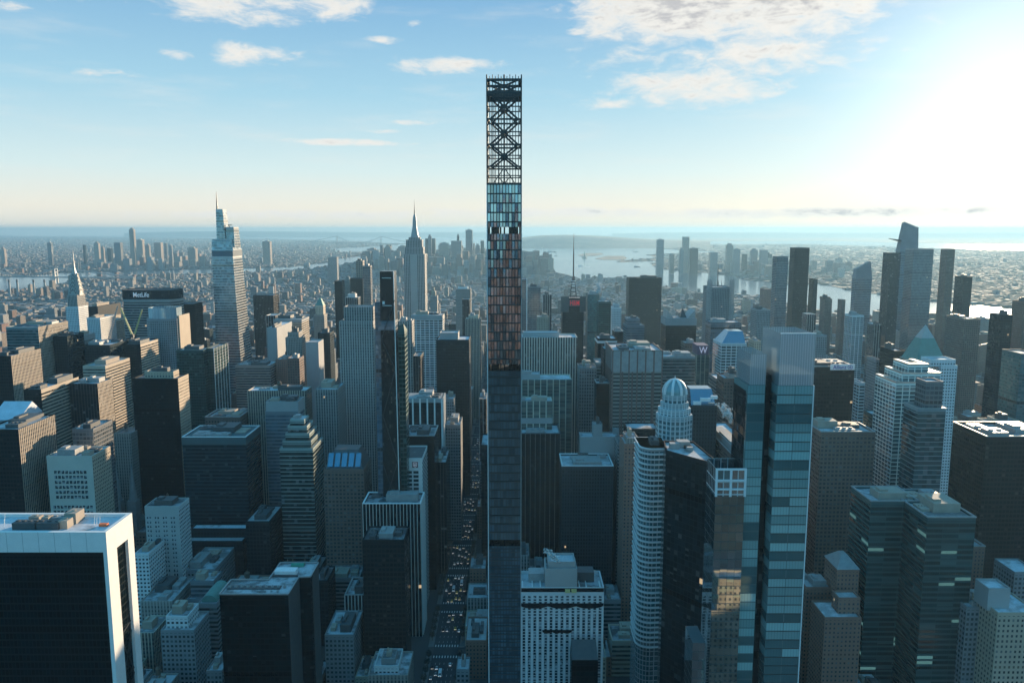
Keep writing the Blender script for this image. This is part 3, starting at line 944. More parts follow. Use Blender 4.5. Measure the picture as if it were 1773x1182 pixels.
B('office_block', 'grey stepped block on the left bank of the avenue behind the finned office block', 766, 786, 690, d=980, dep=30, st='grey', units=1, short='the grey stepped block')
B('office_block', 'tall narrow grey block with pink roof on the left bank of the avenue', 771, 797, 735, d=890, dep=40, st='grey', units=1, short='the pink-roofed narrow block')
B('office_block', 'long dark slab lining the left bank of the avenue below the pale finned block', 752, 772, 800, d=800, dep=50, st='dark_fins', units=1, short='the long dark slab by the avenue')
B('office_tower', 'slim dark tower close left of the lattice tower above the avenue', 800, 813, 518, d=1700, dep=26, st='dark_fins', units=0, short='the slim dark avenue tower')
B('office_tower', 'tan stepped tower left of the lattice tower above the avenue', 806, 832, 552, d=1500, dep=30, st='tan_fins', units=1, tiers=[(811, 828, 546, 'tan', 5)], short='the tan stepped avenue tower')
B('office_tower', 'white-capped block left of the slim dark avenue tower', 789, 815, 500, d=2000, dep=28, st='stone', units=1, tiers=[(793, 810, 497, 'white', 4)], short='the white-capped block')
B('stone_tower', 'small golden-topped stone tower right of the art deco spire skyscraper', 745, 757, 512, d=2000, dep=24, st='stone', units=0, tiers=[(747, 754, 504, 'tan', 4), (749, 752, 498, 'tan', 8)], short='the small golden stone tower')
# --- right of the lattice tower
B('skyscraper', 'broad slab skyscraper of close pale vertical ribs right of the lattice tower', 880, 1000, 584, d=946, dep=38, st='slab_fins', units=0, roof='roof_pale', tiers=[(905, 968, 575, 'windowless', 12)], short='the broad pale-ribbed slab')
B('office_tower', 'glass office tower with cream vertical fins in front of the pale-ribbed slab', 870, 990, 657, d=862, dep=34, st='cream_fins', units=2, roof='roof_pale', tiers=[(880, 935, 648, 'windowless', 8)], short='the cream-finned glass tower')
B('office_block', 'white louvred box with roof vents right of the lattice tower', 878, 956, 694, d=812, dep=22, st='cream_fins', units=3, roof='roof', band=[(18, 6, 'windowless')], short='the white louvred box')
B('office_tower', 'black glass box with a pale roof deck right of the lattice tower', 858, 970, 751, d=790, dep=42, st='black', units=2, roof='roof_pale', rim='mech_dark', fins=(13, .35, .3, 'mech'), short='the black glass box with the roof deck')
B('office_tower', 'dark finely gridded slab with a white flat roof, right of the black glass box', 973, 1062, 807, d=742, dep=42, st='dark_grid', units=2, roof='roof_pale', rim='white', short='the dark finely gridded slab')
B('office_tower', 'grey framed tower with dark glass inset right of the pale-ribbed slab', 1003, 1033, 636, d=890, dep=30, st='limeglass', units=2, short='the grey framed tower')
B('office_block', 'teal ribbon-windowed slab just right of the grey framed tower', 1032, 1046, 627, d=930, dep=30, st='teal_line', units=0, short='the teal ribbon slab')
B('office_tower', 'dark tower with white roof slots left of the brown gridded tower', 1035, 1068, 586, d=1010, dep=34, st='bronze', units=1, roof='roof_pale', band=[(3, 3, 'white')], short='the dark slotted tower')
B('office_block', 'dark small block with pale parapet below the grey framed tower', 1033, 1057, 664, d=826, dep=22, st='black', units=2, rim='mech', short='the dark small block')
B('stone_building', 'grey stepped stone building with a square chimney tower behind the gridded slab', 1005, 1070, 756, d=785, dep=20, st='windowless', units=1, tiers=[(1027, 1043, 734, 'windowless', 4)], short='the grey chimney building')
B('skyscraper', 'brown granite tower with a wide window grid and blank panelled top', 1061, 1147, 606, d=810, dep=56, st='brown_grid', units=1, roof='roof', fins=(6, 1.3, .9, 'brownstone'), band=[(1.6, 21, 'mech')], short='the brown gridded tower')
B('office_tower', 'dark thin tower beside the brown gridded tower, seen over its left shoulder', 1046, 1061, 604, d=880, dep=30, st='dark', units=1, short='the dark thin tower')
B('office_block', 'olive block across the foot of the brown gridded tower', 1086, 1141, 742, d=745, dep=26, st='bronze', units=0, short='the olive foot block')
B('skyscraper', 'tall dark olive slab standing alone before the river', 1089, 1146, 481, d=2050, dep=44, st='bronze', units=2, roof='roof_dark', short='the dark olive slab')
B('glass_tower', 'white-edged tapering glass tower just right of the lattice tower', 898, 912, 483, d=1600, dep=40, st='haze_glass', units=0, fins=(1, 1.5, .8, 'white'), short='the white-edged glass tower')
B('residential_tower', 'grey-blue glass residential tower second right of the lattice tower', 914, 936, 496, d=1750, dep=28, st='haze_glass', units=1, short='the grey-blue residential tower')
B('residential_tower', 'white ribbed residential tower third right of the lattice tower', 940, 955, 510, d=1900, dep=26, st='white_fins', units=1, short='the white ribbed residential tower')
B('office_block', 'low tan block below the white ribbed residential tower', 930, 950, 548, d=1500, dep=30, st='tan', units=1, tank=True, short='the low tan block')
B('glass_tower', 'blue-green glass slab right of the antenna tower', 1018, 1038, 510, d=1450, dep=40, st='teal', units=1, short='the blue-green glass slab')
B('glass_tower', 'dark green glass tower with white crossed braces right of the antenna tower', 1037, 1058, 522, d=1390, dep=36, st='green', units=1, short='the cross-braced green tower')
B('stone_tower', 'pale stone tower with narrow windows left of the dark olive slab', 1060, 1076, 532, d=1600, dep=30, st='white', units=1, tiers=[(1063, 1073, 526, 'white', 4)], short='the pale narrow-windowed stone tower')
B('glass_tower', 'stepped glass tower with white roof struts below the dark olive slab', 1084, 1116, 563, d=1250, dep=36, st='bluegrey', units=1, tiers=[(1086, 1108, 551, 'bluegrey', 4)], short='the stepped glass tower with struts')
B('office_block', 'small black block right of the dark slotted tower', 1064, 1079, 574, d=1120, dep=26, st='black', units=1, rim='mech', short='the small black block')
B('hotel', 'brown-striped hotel tower with twin pointed roof horns right of the dark olive slab', 1153, 1206, 551, d=1200, dep=40, st='bronze', units=0, roof='roof', band=[(0, 11, 'grey')], short='the twin-horned hotel tower')
B('office_tower', 'green-grey ribbon-windowed slab right of the brown gridded tower', 1149, 1204, 617, d=960, dep=36, st='teal_line', units=1, roof='roof', short='the green-grey ribbon slab')
B('office_block', 'brown windowless cap behind the glowing letter hotel', 1186, 1206, 594, d=1150, dep=30, st='brown', units=1, short='the brown cap block')
B('glass_tower', 'blue glass box below the rod-topped tower', 1231, 1284, 558, d=1280, dep=36, st='blue', units=1, short='the blue glass box')
B('office_tower', 'pink-brown tower with rounded blank shoulders left of the tall glass slab', 1254, 1290, 655, d=850, dep=30, st='brown', units=1, tiers=[(1262, 1282, 648, 'pink', 5)], short='the pink-brown tower')
B('office_tower', 'olive office block with stacked lit balconies left of the pink-brown tower', 1240, 1256, 655, d=880, dep=34, st='pink', units=0, short='the lit-balcony block')
B('stone_tower', 'pinkish stone apartment tower with crowded roof left of the curved balcony tower', 1081, 1112, 768, d=665, dep=30, st='brick', units=2, tiers=[(1085, 1105, 758, 'stone', 4)], short='the pinkish apartment tower')
B('office_tower', 'narrow ribbon-windowed tower behind the pinkish apartment tower', 1070, 1090, 764, d=760, dep=24, st='grey_band', units=0, short='the narrow ribbon tower')
B('office_block', 'grey blank tower rear wall right of the gridded slab', 1062, 1072, 742, d=800, dep=28, st='windowless', units=0, short='the grey blank wall tower')
# --- right side
B('skyscraper', 'dark ribbed tower carrying a white name sign on its top right corner', 1403, 1480, 635, d=800, dep=46, st='bronze', units=2, roof='roof_dark', rim='mech', short='the sign-topped dark tower')
B('office_tower', 'brown tower with pale roof and gold-lit window grid below the sign-topped tower', 1422, 1516, 748, d=672, dep=34, st='brown', units=1, roof='roof_pale', rim='mech', short='the gold-lit gridded tower')
B('residential_tower', 'white stone stepped tower under the green pyramid roof', 1606, 1658, 632, d=900, dep=30, st='white', units=0, tiers=[(1612, 1655, 622, 'white', 4)], short='the white stone stepped tower')
B('glass_tower', 'slim dark glass tower in front of the bright-rimmed stepped tower', 1590, 1638, 708, d=640, dep=24, st='teal_line', units=0, rim='mech', tiers=[(1604, 1634, 660, 'haze_glass', 4)], short='the slim dark glass tower')
B('glass_tower', 'dark blue-green glass slab with lit office floors at lower right', 1508, 1592, 868, d=560, dep=34, st='green_lit', units=2, roof='roof', rim='mech', short='the dark blue-green slab')
B('glass_tower', 'shorter dark glass wing with white roof edge at lower right', 1606, 1690, 896, d=528, dep=60, st='green_lit', units=3, roof='roof', rim='mech', short='the shorter dark glass wing')
B('office_tower', 'tall shadowed dark tower at the right edge with round balcony', 1708, 1830, 756, d=640, dep=50, st='bronze', units=2, roof='roof_dark', rim='mech', short='the shadowed right-edge tower')
B('office_block', 'stone tower with dome-like crown behind the shadowed right-edge tower', 1722, 1775, 735, d=720, dep=28, st='tan', units=1, tiers=[(1732, 1765, 728, 'tan', 4)], short='the stone crown tower')
B('apartment_block', 'brown brick apartment tower with hipped grey roof beside the tall glass slab', 1450, 1488, 985, d=560, dep=24, st='brick', units=0, roof='roof', short='the hipped-roof brick tower')
B('apartment_block', 'dark brick block with stepped snowy roofs below the hipped-roof brick tower', 1428, 1492, 1068, d=530, dep=26, st='brick', units=0, roof='roof_pale', tiers=[(1452, 1490, 1034, 'brick', 8)], short='the snowy-roofed brick block')
B('apartment_block', 'low brick block with blue snowy terrace right behind the tall glass slab', 1396, 1440, 1016, d=570, dep=26, st='brick', units=1, roof='roof_pale', short='the low brick terrace block')
B('apartment_block', 'tan brick tower with square tank house at the bottom right', 1728, 1800, 1060, d=500, dep=30, st='tan', units=0, roof='roof_pale', tiers=[(1712, 1750, 1018, 'windowless', 8)], short='the tan tank-house tower')
B('apartment_block', 'grey apartment tower with many small windows at bottom right beside the tan tank-house tower', 1674, 1726, 1050, d=520, dep=26, st='grey', units=1, roof='roof_pale', short='the grey small-windowed tower')
B('apartment_block', 'slim purple-grey brick tower rising behind the shorter dark glass wing', 1682, 1706, 946, d=610, dep=26, st='brick', units=0, roof='roof_pale', rim='mech', short='the slim purple-grey tower')
B('apartment_block', 'grey brick tower with snowy top at the right edge above the tan tank-house tower', 1757, 1800, 990, d=580, dep=26, st='grey', units=0, roof='roof_pale', short='the snowy-topped edge tower')
B('residential_tower', 'tall dark rounded glass tower, left of the two slabs above the glass slab', 1338, 1365, 444, d=1900, dep=30, st='haze_glass', units=0, short='the tall rounded dark tower')
B('residential_tower', 'tallest dark slab with a glaring sun patch, right of the tall rounded dark tower', 1368, 1402, 429, d=1950, dep=36, st='dark', units=0, short='the tallest dark slab')
B('residential_tower', 'short dark slab tucked against the tallest dark slab', 1402, 1416, 483, d=1930, dep=30, st='dark', units=0, short='the short tucked slab')
B('office_tower', 'pinkish white ribbed tower in front of the short tucked slab', 1389, 1413, 544, d=1650, dep=30, st='white_fins', units=0, short='the pinkish white ribbed tower')
B('office_tower', 'grey gridded tower with bright window reflections above the sign-topped tower', 1463, 1496, 546, d=1500, dep=34, st='white_band', units=1, short='the grey gridded reflecting tower')
B('residential_tower', 'stepped brown tower before the river left of the wedge-topped glass tower', 1420, 1441, 517, d=2100, dep=34, st='brown', units=1, tiers=[(1426, 1438, 514, 'brown', 4)], short='the stepped brown river tower')
B('residential_tower', 'small dark tower right of the stepped brown river tower', 1452, 1464, 519, d=2150, dep=28, st='brown', units=0, short='the small dark river tower')
B('skyscraper', 'very tall dark ribbed tower left of the deck-bearing glass skyscraper', 1529, 1560, 438, d=2000, dep=40, st='dark_fins', units=0, short='the very tall dark ribbed tower')
B('skyscraper', 'tall stepped glass tower with sun flash in front of the deck-bearing skyscraper', 1568, 1617, 431, d=2080, dep=44, st='haze_glass', units=0, tiers=[], short='the flashing stepped glass tower')
B('skyscraper', 'tall slim brown tower right of the flashing stepped glass tower', 1629, 1654, 431, d=2150, dep=34, st='brown', units=0, short='the tall slim brown tower')
B('office_tower', 'dark square tower with blinding left side right of the tall slim brown tower', 1655, 1684, 479, d=1900, dep=40, st='dark', units=1, short='the dark blinding-sided tower')
B('office_block', 'broad dark block with snowy roof right of the green pyramid roof', 1642, 1698, 552, d=1300, dep=56, st='brown', units=2, roof='roof_pale', short='the broad snowy-roofed block')
B('residential_tower', 'dark blue tower at right before the river, second from the edge', 1716, 1754, 545, d=1150, dep=30, st='dark', units=1, short='the dark blue right tower')
B('residential_tower', 'dark tower with pink-lit side at the right edge before the river', 1757, 1790, 522, d=1250, dep=30, st='brick', units=1, short='the pink-lit edge tower')
B('residential_tower', 'wide teal shadowed block at the right edge below the pink-lit edge tower', 1737, 1800, 612, d=900, dep=36, st='teal', units=0, short='the wide teal block')
B('office_tower', 'green-brown slab left of the green pyramid roof', 1530, 1568, 607, d=1000, dep=40, st='bronze', units=1, short='the green-brown slab')
B('office_tower', 'narrow dark slab with white edge left of the green-brown slab', 1502, 1527, 562, d=1400, dep=30, st='white_fins', units=1, short='the narrow white-edged slab')
B('office_tower', 'pale slim tower right of the sign-topped dark tower', 1507, 1527, 622, d=1050, dep=28, st='grey', units=1, short='the pale slim tower')
B('office_block', 'white ribbon-windowed block right of the sign-topped tower at mid height', 1478, 1498, 662, d=960, dep=30, st='white_band', units=0, short='the white ribbon block')
B('office_tower', 'dark green slab seen through the gap right of the gold-lit gridded tower', 1516, 1542, 720, d=850, dep=30, st='green', units=1, short='the dark green gap slab')
B('office_tower', 'grey tower between the tall glass slab and the pinkish white ribbed tower', 1400, 1432, 580, d=1300, dep=36, st='grey', units=1, short='the grey middle tower')
B('apartment_block', 'tan apartment block right of the tall glass pinnacle with pyramid glass top', 1296, 1318, 590, d=1180, dep=30, st='tan', units=1, short='the tan apartment block')
B('residential_tower', 'grey residential tower left of the tall rounded dark tower', 1300, 1334, 536, d=1600, dep=40, st='grey', units=1, short='the grey residential tower')
B('residential_tower', 'brown brick slab on the river bank right of the rod-topped tower', 1316, 1338, 500, d=2500, dep=40, st='brick', units=0, short='the brown river slab')
# ------------------------------------------------------------------ buildings with a shape of their own
facade('tower_glass', (.012, .013, .015), (.29, .31, .33), wu=(.12, .88), wv=(.13, .985), bay=1.36, fh=4.25, metal=.8, grough=.04, blind=.07, tilt=.035, lit=.0, gvar=.45, blindcol=(.25, .3, .36), spec=.5, mech=0)
facade('tower_glass_low', (.010, .013, .015), (.10, .17, .21), wu=(.10, .9), wv=(.13, .985), bay=1.36, fh=4.25, metal=.7, grough=.04, blind=.05, tilt=.02, lit=.0, gvar=.4, blindcol=(.2, .3, .36), spec=.4, mech=0)  # darker bluer copy: the low floors' dark reflection put into the glass colour
facade('striped_glass', (.07, .12, .12), (.05, .105, .11), wu=(.02, .98), wv=(.08, .97), bay=8.0, fh=4.35, metal=.35, grough=.06, blind=.62, blindcol=(.44, .72, .70), bmix=(.4, .42), sub=6, tilt=.006, gvar=.6, rows=True, mech=0)
facade('screen_glass', (.34, .40, .41), (.34, .44, .48), wu=(.14, .86), wv=(.0, 1.0), bay=1.1, fh=24, metal=.35, grough=.12, blind=0, tilt=.006, gvar=.18, lit=0, mech=0)
facade('dome_grid', (.46, .5, .5), (.08, .15, .165), spandrel=(.3, .36, .37), wu=(.2, .9), wv=(.3, .92), bay=3.1, fh=3.6, metal=.4, blind=.3, blindcol=(.4, .48, .48))
facade('balcony_glass', (.3, .32, .32), (.06, .12, .13), wu=(.12, .92), wv=(.08, .9), bay=3.4, fh=3.75, blind=.35, blindcol=(.4, .45, .45))
facade('hotel_white', (.66, .66, .65), (.04, .055, .07), wu=(.3, .72), wv=(.28, .8), bay=2.9, fh=3.3, blind=.3, blindcol=(.5, .52, .52), mech=0)
facade('spire_stone', (.36, .34, .31), (.07, .075, .08), spandrel=(.2, .19, .18), wu=(.4, .95), wv=(.2, .8), bay=4.6, fh=4.4, blind=.2)
facade('taper_glass', (.48, .47, .44), (.24, .27, .29), wu=(.0, 1.0), wv=(.17, .99), bay=3.4, fh=5.2, metal=.7, grough=.14, blind=.15, tilt=.02)
facade('white_lattice', (.8, .77, .68), (.06, .11, .12), wu=(.07, .93), wv=(.13, .9), bay=6.0, fh=3.6, blind=.25, blindcol=(.2, .22, .22), metal=.3)
facade('green_steps', (.26, .31, .28), (.02, .035, .035), wu=(.0, 1.0), wv=(.24, .98), bay=3, fh=4.1, blind=.15, metal=.4)
facade('sail_glass', (.008, .014, .017), (.010, .018, .022), wu=(.04, .96), wv=(.06, .95), bay=3.0, fh=4.0, metal=.35, blind=.12, tilt=.02, bmix=(.35, .08), blindcol=(.2, .25, .26), spec=.15)


def clear_screen():
    m, T = new_mat('clear_screen')
    u, v, _ = T.sep(T.new('ShaderNodeTexCoord').outputs['UV'])
    mull = T.m('LESS_THAN', T.m('FRACT', u), .16)
    b = T.new('ShaderNodeBsdfPrincipled')
    T.put(b.inputs['Base Color'], T.mix(mull, (.46, .54, .57), (.62, .66, .66)))
    b.inputs['Metallic'].default_value = .4
    b.inputs['Roughness'].default_value = .12
    t = T.new('ShaderNodeBsdfTransparent')
    t.inputs[0].default_value = (.8, .88, .88, 1)
    mx = T.new('ShaderNodeMixShader')
    T.l.new(T.m('MULTIPLY_ADD', mull, .25, .7), mx.inputs[0])
    T.l.new(t.outputs[0], mx.inputs[1])
    T.l.new(b.outputs[0], mx.inputs[2])
    o = T.new('ShaderNodeOutputMaterial')
    T.l.new(mx.outputs[0], o.inputs[0])
    return m


def foot(x0, x1, d, dep, z, short, px):
    FOOT.append((x0, x1, d, d + dep, z, short, px))


def pane_mat():
    m, T = new_mat('window_pane')
    r = T.new('ShaderNodeObjectInfo').outputs['Random']
    tc = T.new('ShaderNodeTexCoord').outputs['Object']
    wn = T.new('ShaderNodeTexWhiteNoise', noise_dimensions='3D')
    T.l.new(T.vm('FLOOR', T.vm('SCALE', tc, .45)), wn.inputs[0])
    q = T.m('FRACT', T.m('ADD', r, wn.outputs[0]))
    c = T.mix(T.m('MULTIPLY', T.m('LESS_THAN', q, .3), .6), (.025, .032, .042), (.42, .45, .47))
    principled(T, Base_Color=c, Roughness=.08)
    return m


PANE = pane_mat()
for o in list(bpy.data.objects):
    lb = o.get('label', '')
    if lb.startswith('tan square-windowed tower'):
        dd = 712.0
        xa_, xb_ = x_at(80, 789, dd), x_at(159, 789, dd)
        zz = z_at(789, dd)
        window_grid(o, xa_ + 2.2, xb_ - 2.2, dd - .03, zz - 118, zz - 13, 11, 22, 2.5, 2.7, PANE, M['mech_tan'], skip=lambda c, r: r in (6,) or (r < 6 and c in (0, 10)))
    if lb.startswith('slim white hotel with rows'):
        dd = 692.0
        xa_, xb_ = x_at(250, 876, dd), x_at(309, 876, dd)
        zz = z_at(876, dd)
        window_grid(o, xa_ + 1.0, xb_ - 1.0, dd - .03, zz - 92, zz - 9, 12, 20, 1.25, 2.0, PANE, M['white'], skip=lambda c, r: c % 3 == 2)

# --- the white-framed black tower, lower left
d, dep = 377.0, 27.5
x1 = x_at(183, 921, d)
x0 = x1 - 72
zt = z_at(921, d)
root = thing('white_framed_tower', 'huge black glass tower framed in white stone, sunlit on its right side, lower left corner', 'skyscraper', ((x0 + x1) / 2, d + dep / 2, 0))
foot(x0, x1, d, dep, zt, 'the white-framed tower', (-60, 183, 921))
mat, bay, fh = STY['black_plain']
MB().walls(rect(x0, x1 - 1.6, d + .8, d + dep - .5), 0, zt - 10.4, 1.9, 3.9).build('glass_front', mat, root)
mb = MB().box(x0, x1 - 2.0, d, d + 2, zt - 10.4, zt, True).box(x0, x1 - 2, d + dep - 2, d + dep, zt - 10.4, zt, True)
mb.build('top_beam', M['travertine'], root)
jt = MB()
for i in range(1, 9):
    xx = x1 - 2.0 - i * 7.9
    jt.box(xx - .05, xx + .05, d - .03, d - .001, zt - 10.4, zt)
jt.build('panel_joints', M['mech_dark'], root)
mb = MB()
s0, s1 = d + 9.6, d + 21.2
mb.box(x1 - 2.0, x1, d, s0, 0, zt)
mb.box(x1 - 2.0, x1, s1, d + dep, 0, zt)
mb.box(x1 - 2.0, x1, s0, s1, zt - 12, zt, True)
mb.build('stone_side_wall', M['travertine'], root)
mb = MB().walls([(x1 - 5.4, s0), (x1 - 2.6, s0), (x1 - 2.6, s1), (x1 - 5.4, s1)], 0, zt - 12.1, 1.9, 3.9)
mb.build('side_glass', STY['bronze'][0], root)
lv = MB()
z = zt - 14
while z > zt - 62:
    lv.box(x1 - 2.55, x1 - 2.2, s0 + .1, s1 - 3.4, z, z + .35, True)
    z -= 1.5
lv.build('louvres', M['mech_dark'], root)
br = MB()
for k in range(3):
    za, zb = zt - 62 - k * 24, zt - 84 - k * 24
    br.bar((x1 - 1.6, s0 + .4, za), (x1 - 1.6, s1 - .4, zb), .9).bar((x1 - 1.6, s1 - .4, za), (x1 - 1.6, s0 + .4, zb), .9)
br.bar((x1 - 1.6, s0 + .3, zt - 60), (x1 - 1.6, s1 - .3, zt - 57), .8)
br.build('cross_brace', M['steel'], root)
MB().poly([(x0, d + 2, zt - 1.6), (x1 - 2, d + 2, zt - 1.6), (x1 - 2, d + dep - 2, zt - 1.6), (x0, d + dep - 2, zt - 1.6)]).build('roof', M['roof_pale'], root)
zr = zt - 1.55
cx = lambda px, t: x_at(px, 905, d + dep * t)
for (pa, pb, ta, tb, hh, mk_) in ((20, 62, .25, .45, 3.6, 'mech_dark'), (60, 100, .25, .45, 3.6, 'mech_dark'), (50, 68, .6, .75, 3.2, 'mech_tan'), (72, 84, .55, .72, 3.4, 'mech_tan'), (100, 116, .3, .55, 4.2, 'mech_tan'), (112, 132, .55, .85, 5.6, 'mech_tan'), (86, 112, .62, .8, 2.6, 'mech')):
    a, b = cx(pa, ta), cx(pb, ta)
    mb = MB().box(a, b, d + dep * ta, d + dep * tb, zr, zr + hh)
    n = max(1, int((b - a) / 3))
    for i in range(n):
        mb.lathe([(1.0, zr + hh), (1.0, zr + hh + .5), (.7, zr + hh + .55)], (a + (b - a) * (i + .5) / n, d + dep * (ta + tb) / 2), 10)
    mb.build('rooftop_unit', M[mk_], root)
mb = MB()
for px, t in ((8, .6), (163, .5), (167, .5), (172, .45), (6, .3)):
    a = cx(px, t)
    mb.bar((a, d + dep * t, zr), (a + .6, d + dep * t, zr + 5.5), .16)
mb.build('antenna_masts', M['white'], root)
pts = [cx(172, .45), cx(186, .45)]
tarp = MB().box(pts[0], pts[1], d + dep * .42, d + dep * .5, zr, zr + 1.3)
tag(tarp.build('tarp', M['orange'], None, origin=((pts[0] + pts[1]) / 2, d + dep * .45, zr)), 'orange tarpaulin bundle lying on the white-framed roof', 'tarp')

# --- the slender lattice-topped tower in the centre
d, dep = 370.0, 17.5
x0, x1 = x_at(842.5, 330, d), x_at(903.5, 330, d)
Z = lambda py: z_at(py, d)
zt = Z(134)
root = thing('skyscraper', 'very slender dark central tower topped by an open steel lattice, rising past the horizon', 'skyscraper', ((x0 + x1) / 2, d + dep / 2, 0))
foot(x0, x1, d, dep, zt, 'the lattice-topped tower', (842, 903, 134))
mat, bay, fh = STY['tower_glass']
gaps = [(393, 405), (630, 642), (934, 945)]
lv = [(Z(320), Z(393)), (Z(405), Z(630)), (Z(642), Z(934)), (Z(945), 0)]
for za, zb in lv:
    mb = MB().walls(rect(x0 + .35, x1 - .35, d, d + dep), zb, za, (x1 - x0) / 12, 4.25, ztop=Z(320))
    mb.poly([(x0 + .4, d + .1, za - .05), (x1 - .4, d + .1, za - .05), (x1 - .4, d + dep - .1, za - .05), (x0 + .4, d + dep - .1, za - .05)])
    mb.poly([(x0 + .4, d + .1, zb + .05), (x0 + .4, d + dep - .1, zb + .05), (x1 - .4, d + dep - .1, zb + .05), (x1 - .4, d + .1, zb + .05)])
    mb.build('glass_facade', mat if za > Z(600) else STY['tower_glass_low'][0], root)
for a, b in gaps:                                   # open plant floors
    mb = MB()
    for i in range(9):
        x = x0 + .8 + (x1 - x0 - 1.6) * i / 8
        if i in (2, 5): continue
        mb.box(x - .3, x + .3, d + .5, d + 1.1, Z(b), Z(a))
        mb.box(x - .3, x + .3, d + dep - 1.1, d + dep - .5, Z(b), Z(a))
    mb.box(x0 + 2, x0 + 5.6, d + 3, d + dep - 3, Z(b), Z(a))
    mb.box(x1 - 6, x1 - 1.6, d + 3, d + dep - 3, Z(b), Z(a))
    mb.build('open_floor_columns', M['glass_dark'], root)
# floor edges stand slightly proud
for ya, yb in ((Z(405), Z(630)), (Z(642), Z(934)), (Z(945), 60)):
    z = ya - 3
    while z > yb + 1:
        MB().box(x0 + .5, x1 - .5, d - .22, d - .01, z - .26, z + .26, True).build('floor_edge', M['steel'], root)
        z -= 4.25
for xx, nm in ((x0, 'pilaster_or_sunlit_edge'), (x1, 'pilaster_or_sunlit_edge')):  # terracotta corner pilasters, the right one in a dimmer material
    MB().box(xx - .05 if xx == x0 else xx - .3, xx + .3 if xx == x0 else xx + .05, d - .25, d + dep + .25, 0, Z(320)).build(nm, M['white'] if xx == x0 else M['mech'], root)
zl0, zl1 = Z(320), zt
NC = 13
for i in range(NC):
    x = x0 + .25 + (x1 - x0 - .5) * i / (NC - 1)
    w = .55 if i in (0, NC - 1) else (.7 if i == NC // 2 else .32)
    top = zl1 + (1.2 if i % 2 == 0 else .5)
    MB().box(x - w / 2, x + w / 2, d + .1, d + .6, zl0, top).build('steel_column', M['steel'], root)
    if i % 4 == 0:
        MB().box(x - w / 2, x + w / 2, d + dep - .6, d + dep - .1, zl0, top - .4).build('steel_column', M['steel'], root)
for i in range(1, 6):
    y = d + dep * i / 6
    for x in (x0 + .3, x1 - .3):
        MB().box(x - .25, x + .25, y - .25, y + .25, zl0, zl1 + .6).build('steel_column', M['steel'], root)
hor = [(138, 1.1), (160, 1.5), (165, .8), (184, .5), (206, .75), (228, .5), (250, .75), (269, .5), (288, .7), (304, .45), (318, .9)]
for py, w in hor:
    z = Z(py)
    for y in (d + .75, d + dep - .75):
        MB().bar((x0 + .2, y, z), (x1 - .2, y, z), w).build('cross_beam', M['steel'], root)
    for x in (x0 + .9, x1 - .9):
        MB().bar((x, d + .8, z), (x, d + dep - .8, z), w * .8).build('side_beam', M['steel'], root)
xm = (x0 + x1) / 2
for ya, yb in ((138, 160), (162, 206), (206, 250), (250, 288)):
    for y in (d + .95, d + dep - .95):
        a, b = Z(ya), Z(yb)
        MB().bar((x0 + 1.8, y, a), (x1 - 1.8, y, b), .8).build('diagonal_brace', M['steel'], root)
        MB().bar((x1 - 1.8, y + .05, a), (x0 + 1.8, y + .05, b), .8).build('diagonal_brace', M['steel'], root)
        MB().box(xm - 1.4, xm + 1.4, y - .55, y + .55, (a + b) / 2 - .9, (a + b) / 2 + .9, True).build('gusset', M['steel'], root)
for (xa, xb, ya, yb) in ((x0 + 3, xm, 318, 290), (x1 - 3, xm, 318, 290), (x0 + 5, xm, 304, 318), (x1 - 5, xm, 304, 318)):
    MB().bar((xa, d + 1.6, Z(ya)), (xb, d + 1.6, Z(yb)), .4).build('diagonal_brace', M['steel'], root)
core = MB()
for k in range(11):
    z = zl0 + (zl1 - zl0) * k / 11
    core.box(xm - .35, xm + .35, d + 7.5, d + 8.2, z, z + (zl1 - zl0) / 11 - .6, True)
core.bar((x0 + 2.2, d + 3, zl0), (x0 + 2.2, d + 3, Z(165)), .3).bar((x0 + 3.4, d + 3, zl0), (x0 + 3.4, d + 3, Z(165)), .3)
core.build('hoist_rails', M['steel'], root)

# --- the tall glass slabs on the right
d = 352.0
Z = lambda py: z_at(py, d)
root = thing('glass_skyscraper', 'tall glass twin slabs with teal pane stripes and a screen top, right of centre', 'skyscraper', (x_at(1360, 600, d), d + 14, 0))
xa, xb = x_at(1352.5, 580, d), x_at(1413, 580, d)
zs, zm = Z(578), Z(667)
foot(x_at(1240, 800, d), xb, d, 34, zs, 'the tall glass slab', (1352, 1412, 578))
m_ = clear_screen()
SCREEN = m_
MB().walls(rect(xa, xb, d, d + 26), zm, zs, 1.1, 30, cap=False).build('screen_wall', m_, root)
MB().box(xa + .6, xb - .6, d + .6, d + 25.4, zm - 1, zm + 5).build('plant_box', M['mech'], root)
MB().box(xa - .1, xb + .1, d - .12, d + .5, zs + .01, zs + .5, True).build('screen_rail', M['white'], root)
m_, bay, fh = STY['striped_glass']
MB().walls(rect(xa - .6, xb, d, d + 26), 0, zm - .1, 8, 4.35, cap=True).build('striped_facade', m_, root)
MB().box(xb - .02, xb + .45, d - .25, d + 26.1, 0, zm).build('edge_fin', M['white'], root)
fe = MB()
z = zm - 4.35
while z > 60:
    fe.box(xa - .7, xb - .1, d - .15, d - .01, z - .16, z + .16, True)
    z -= 4.35
fe.build('floor_edges', M['steel'], root)
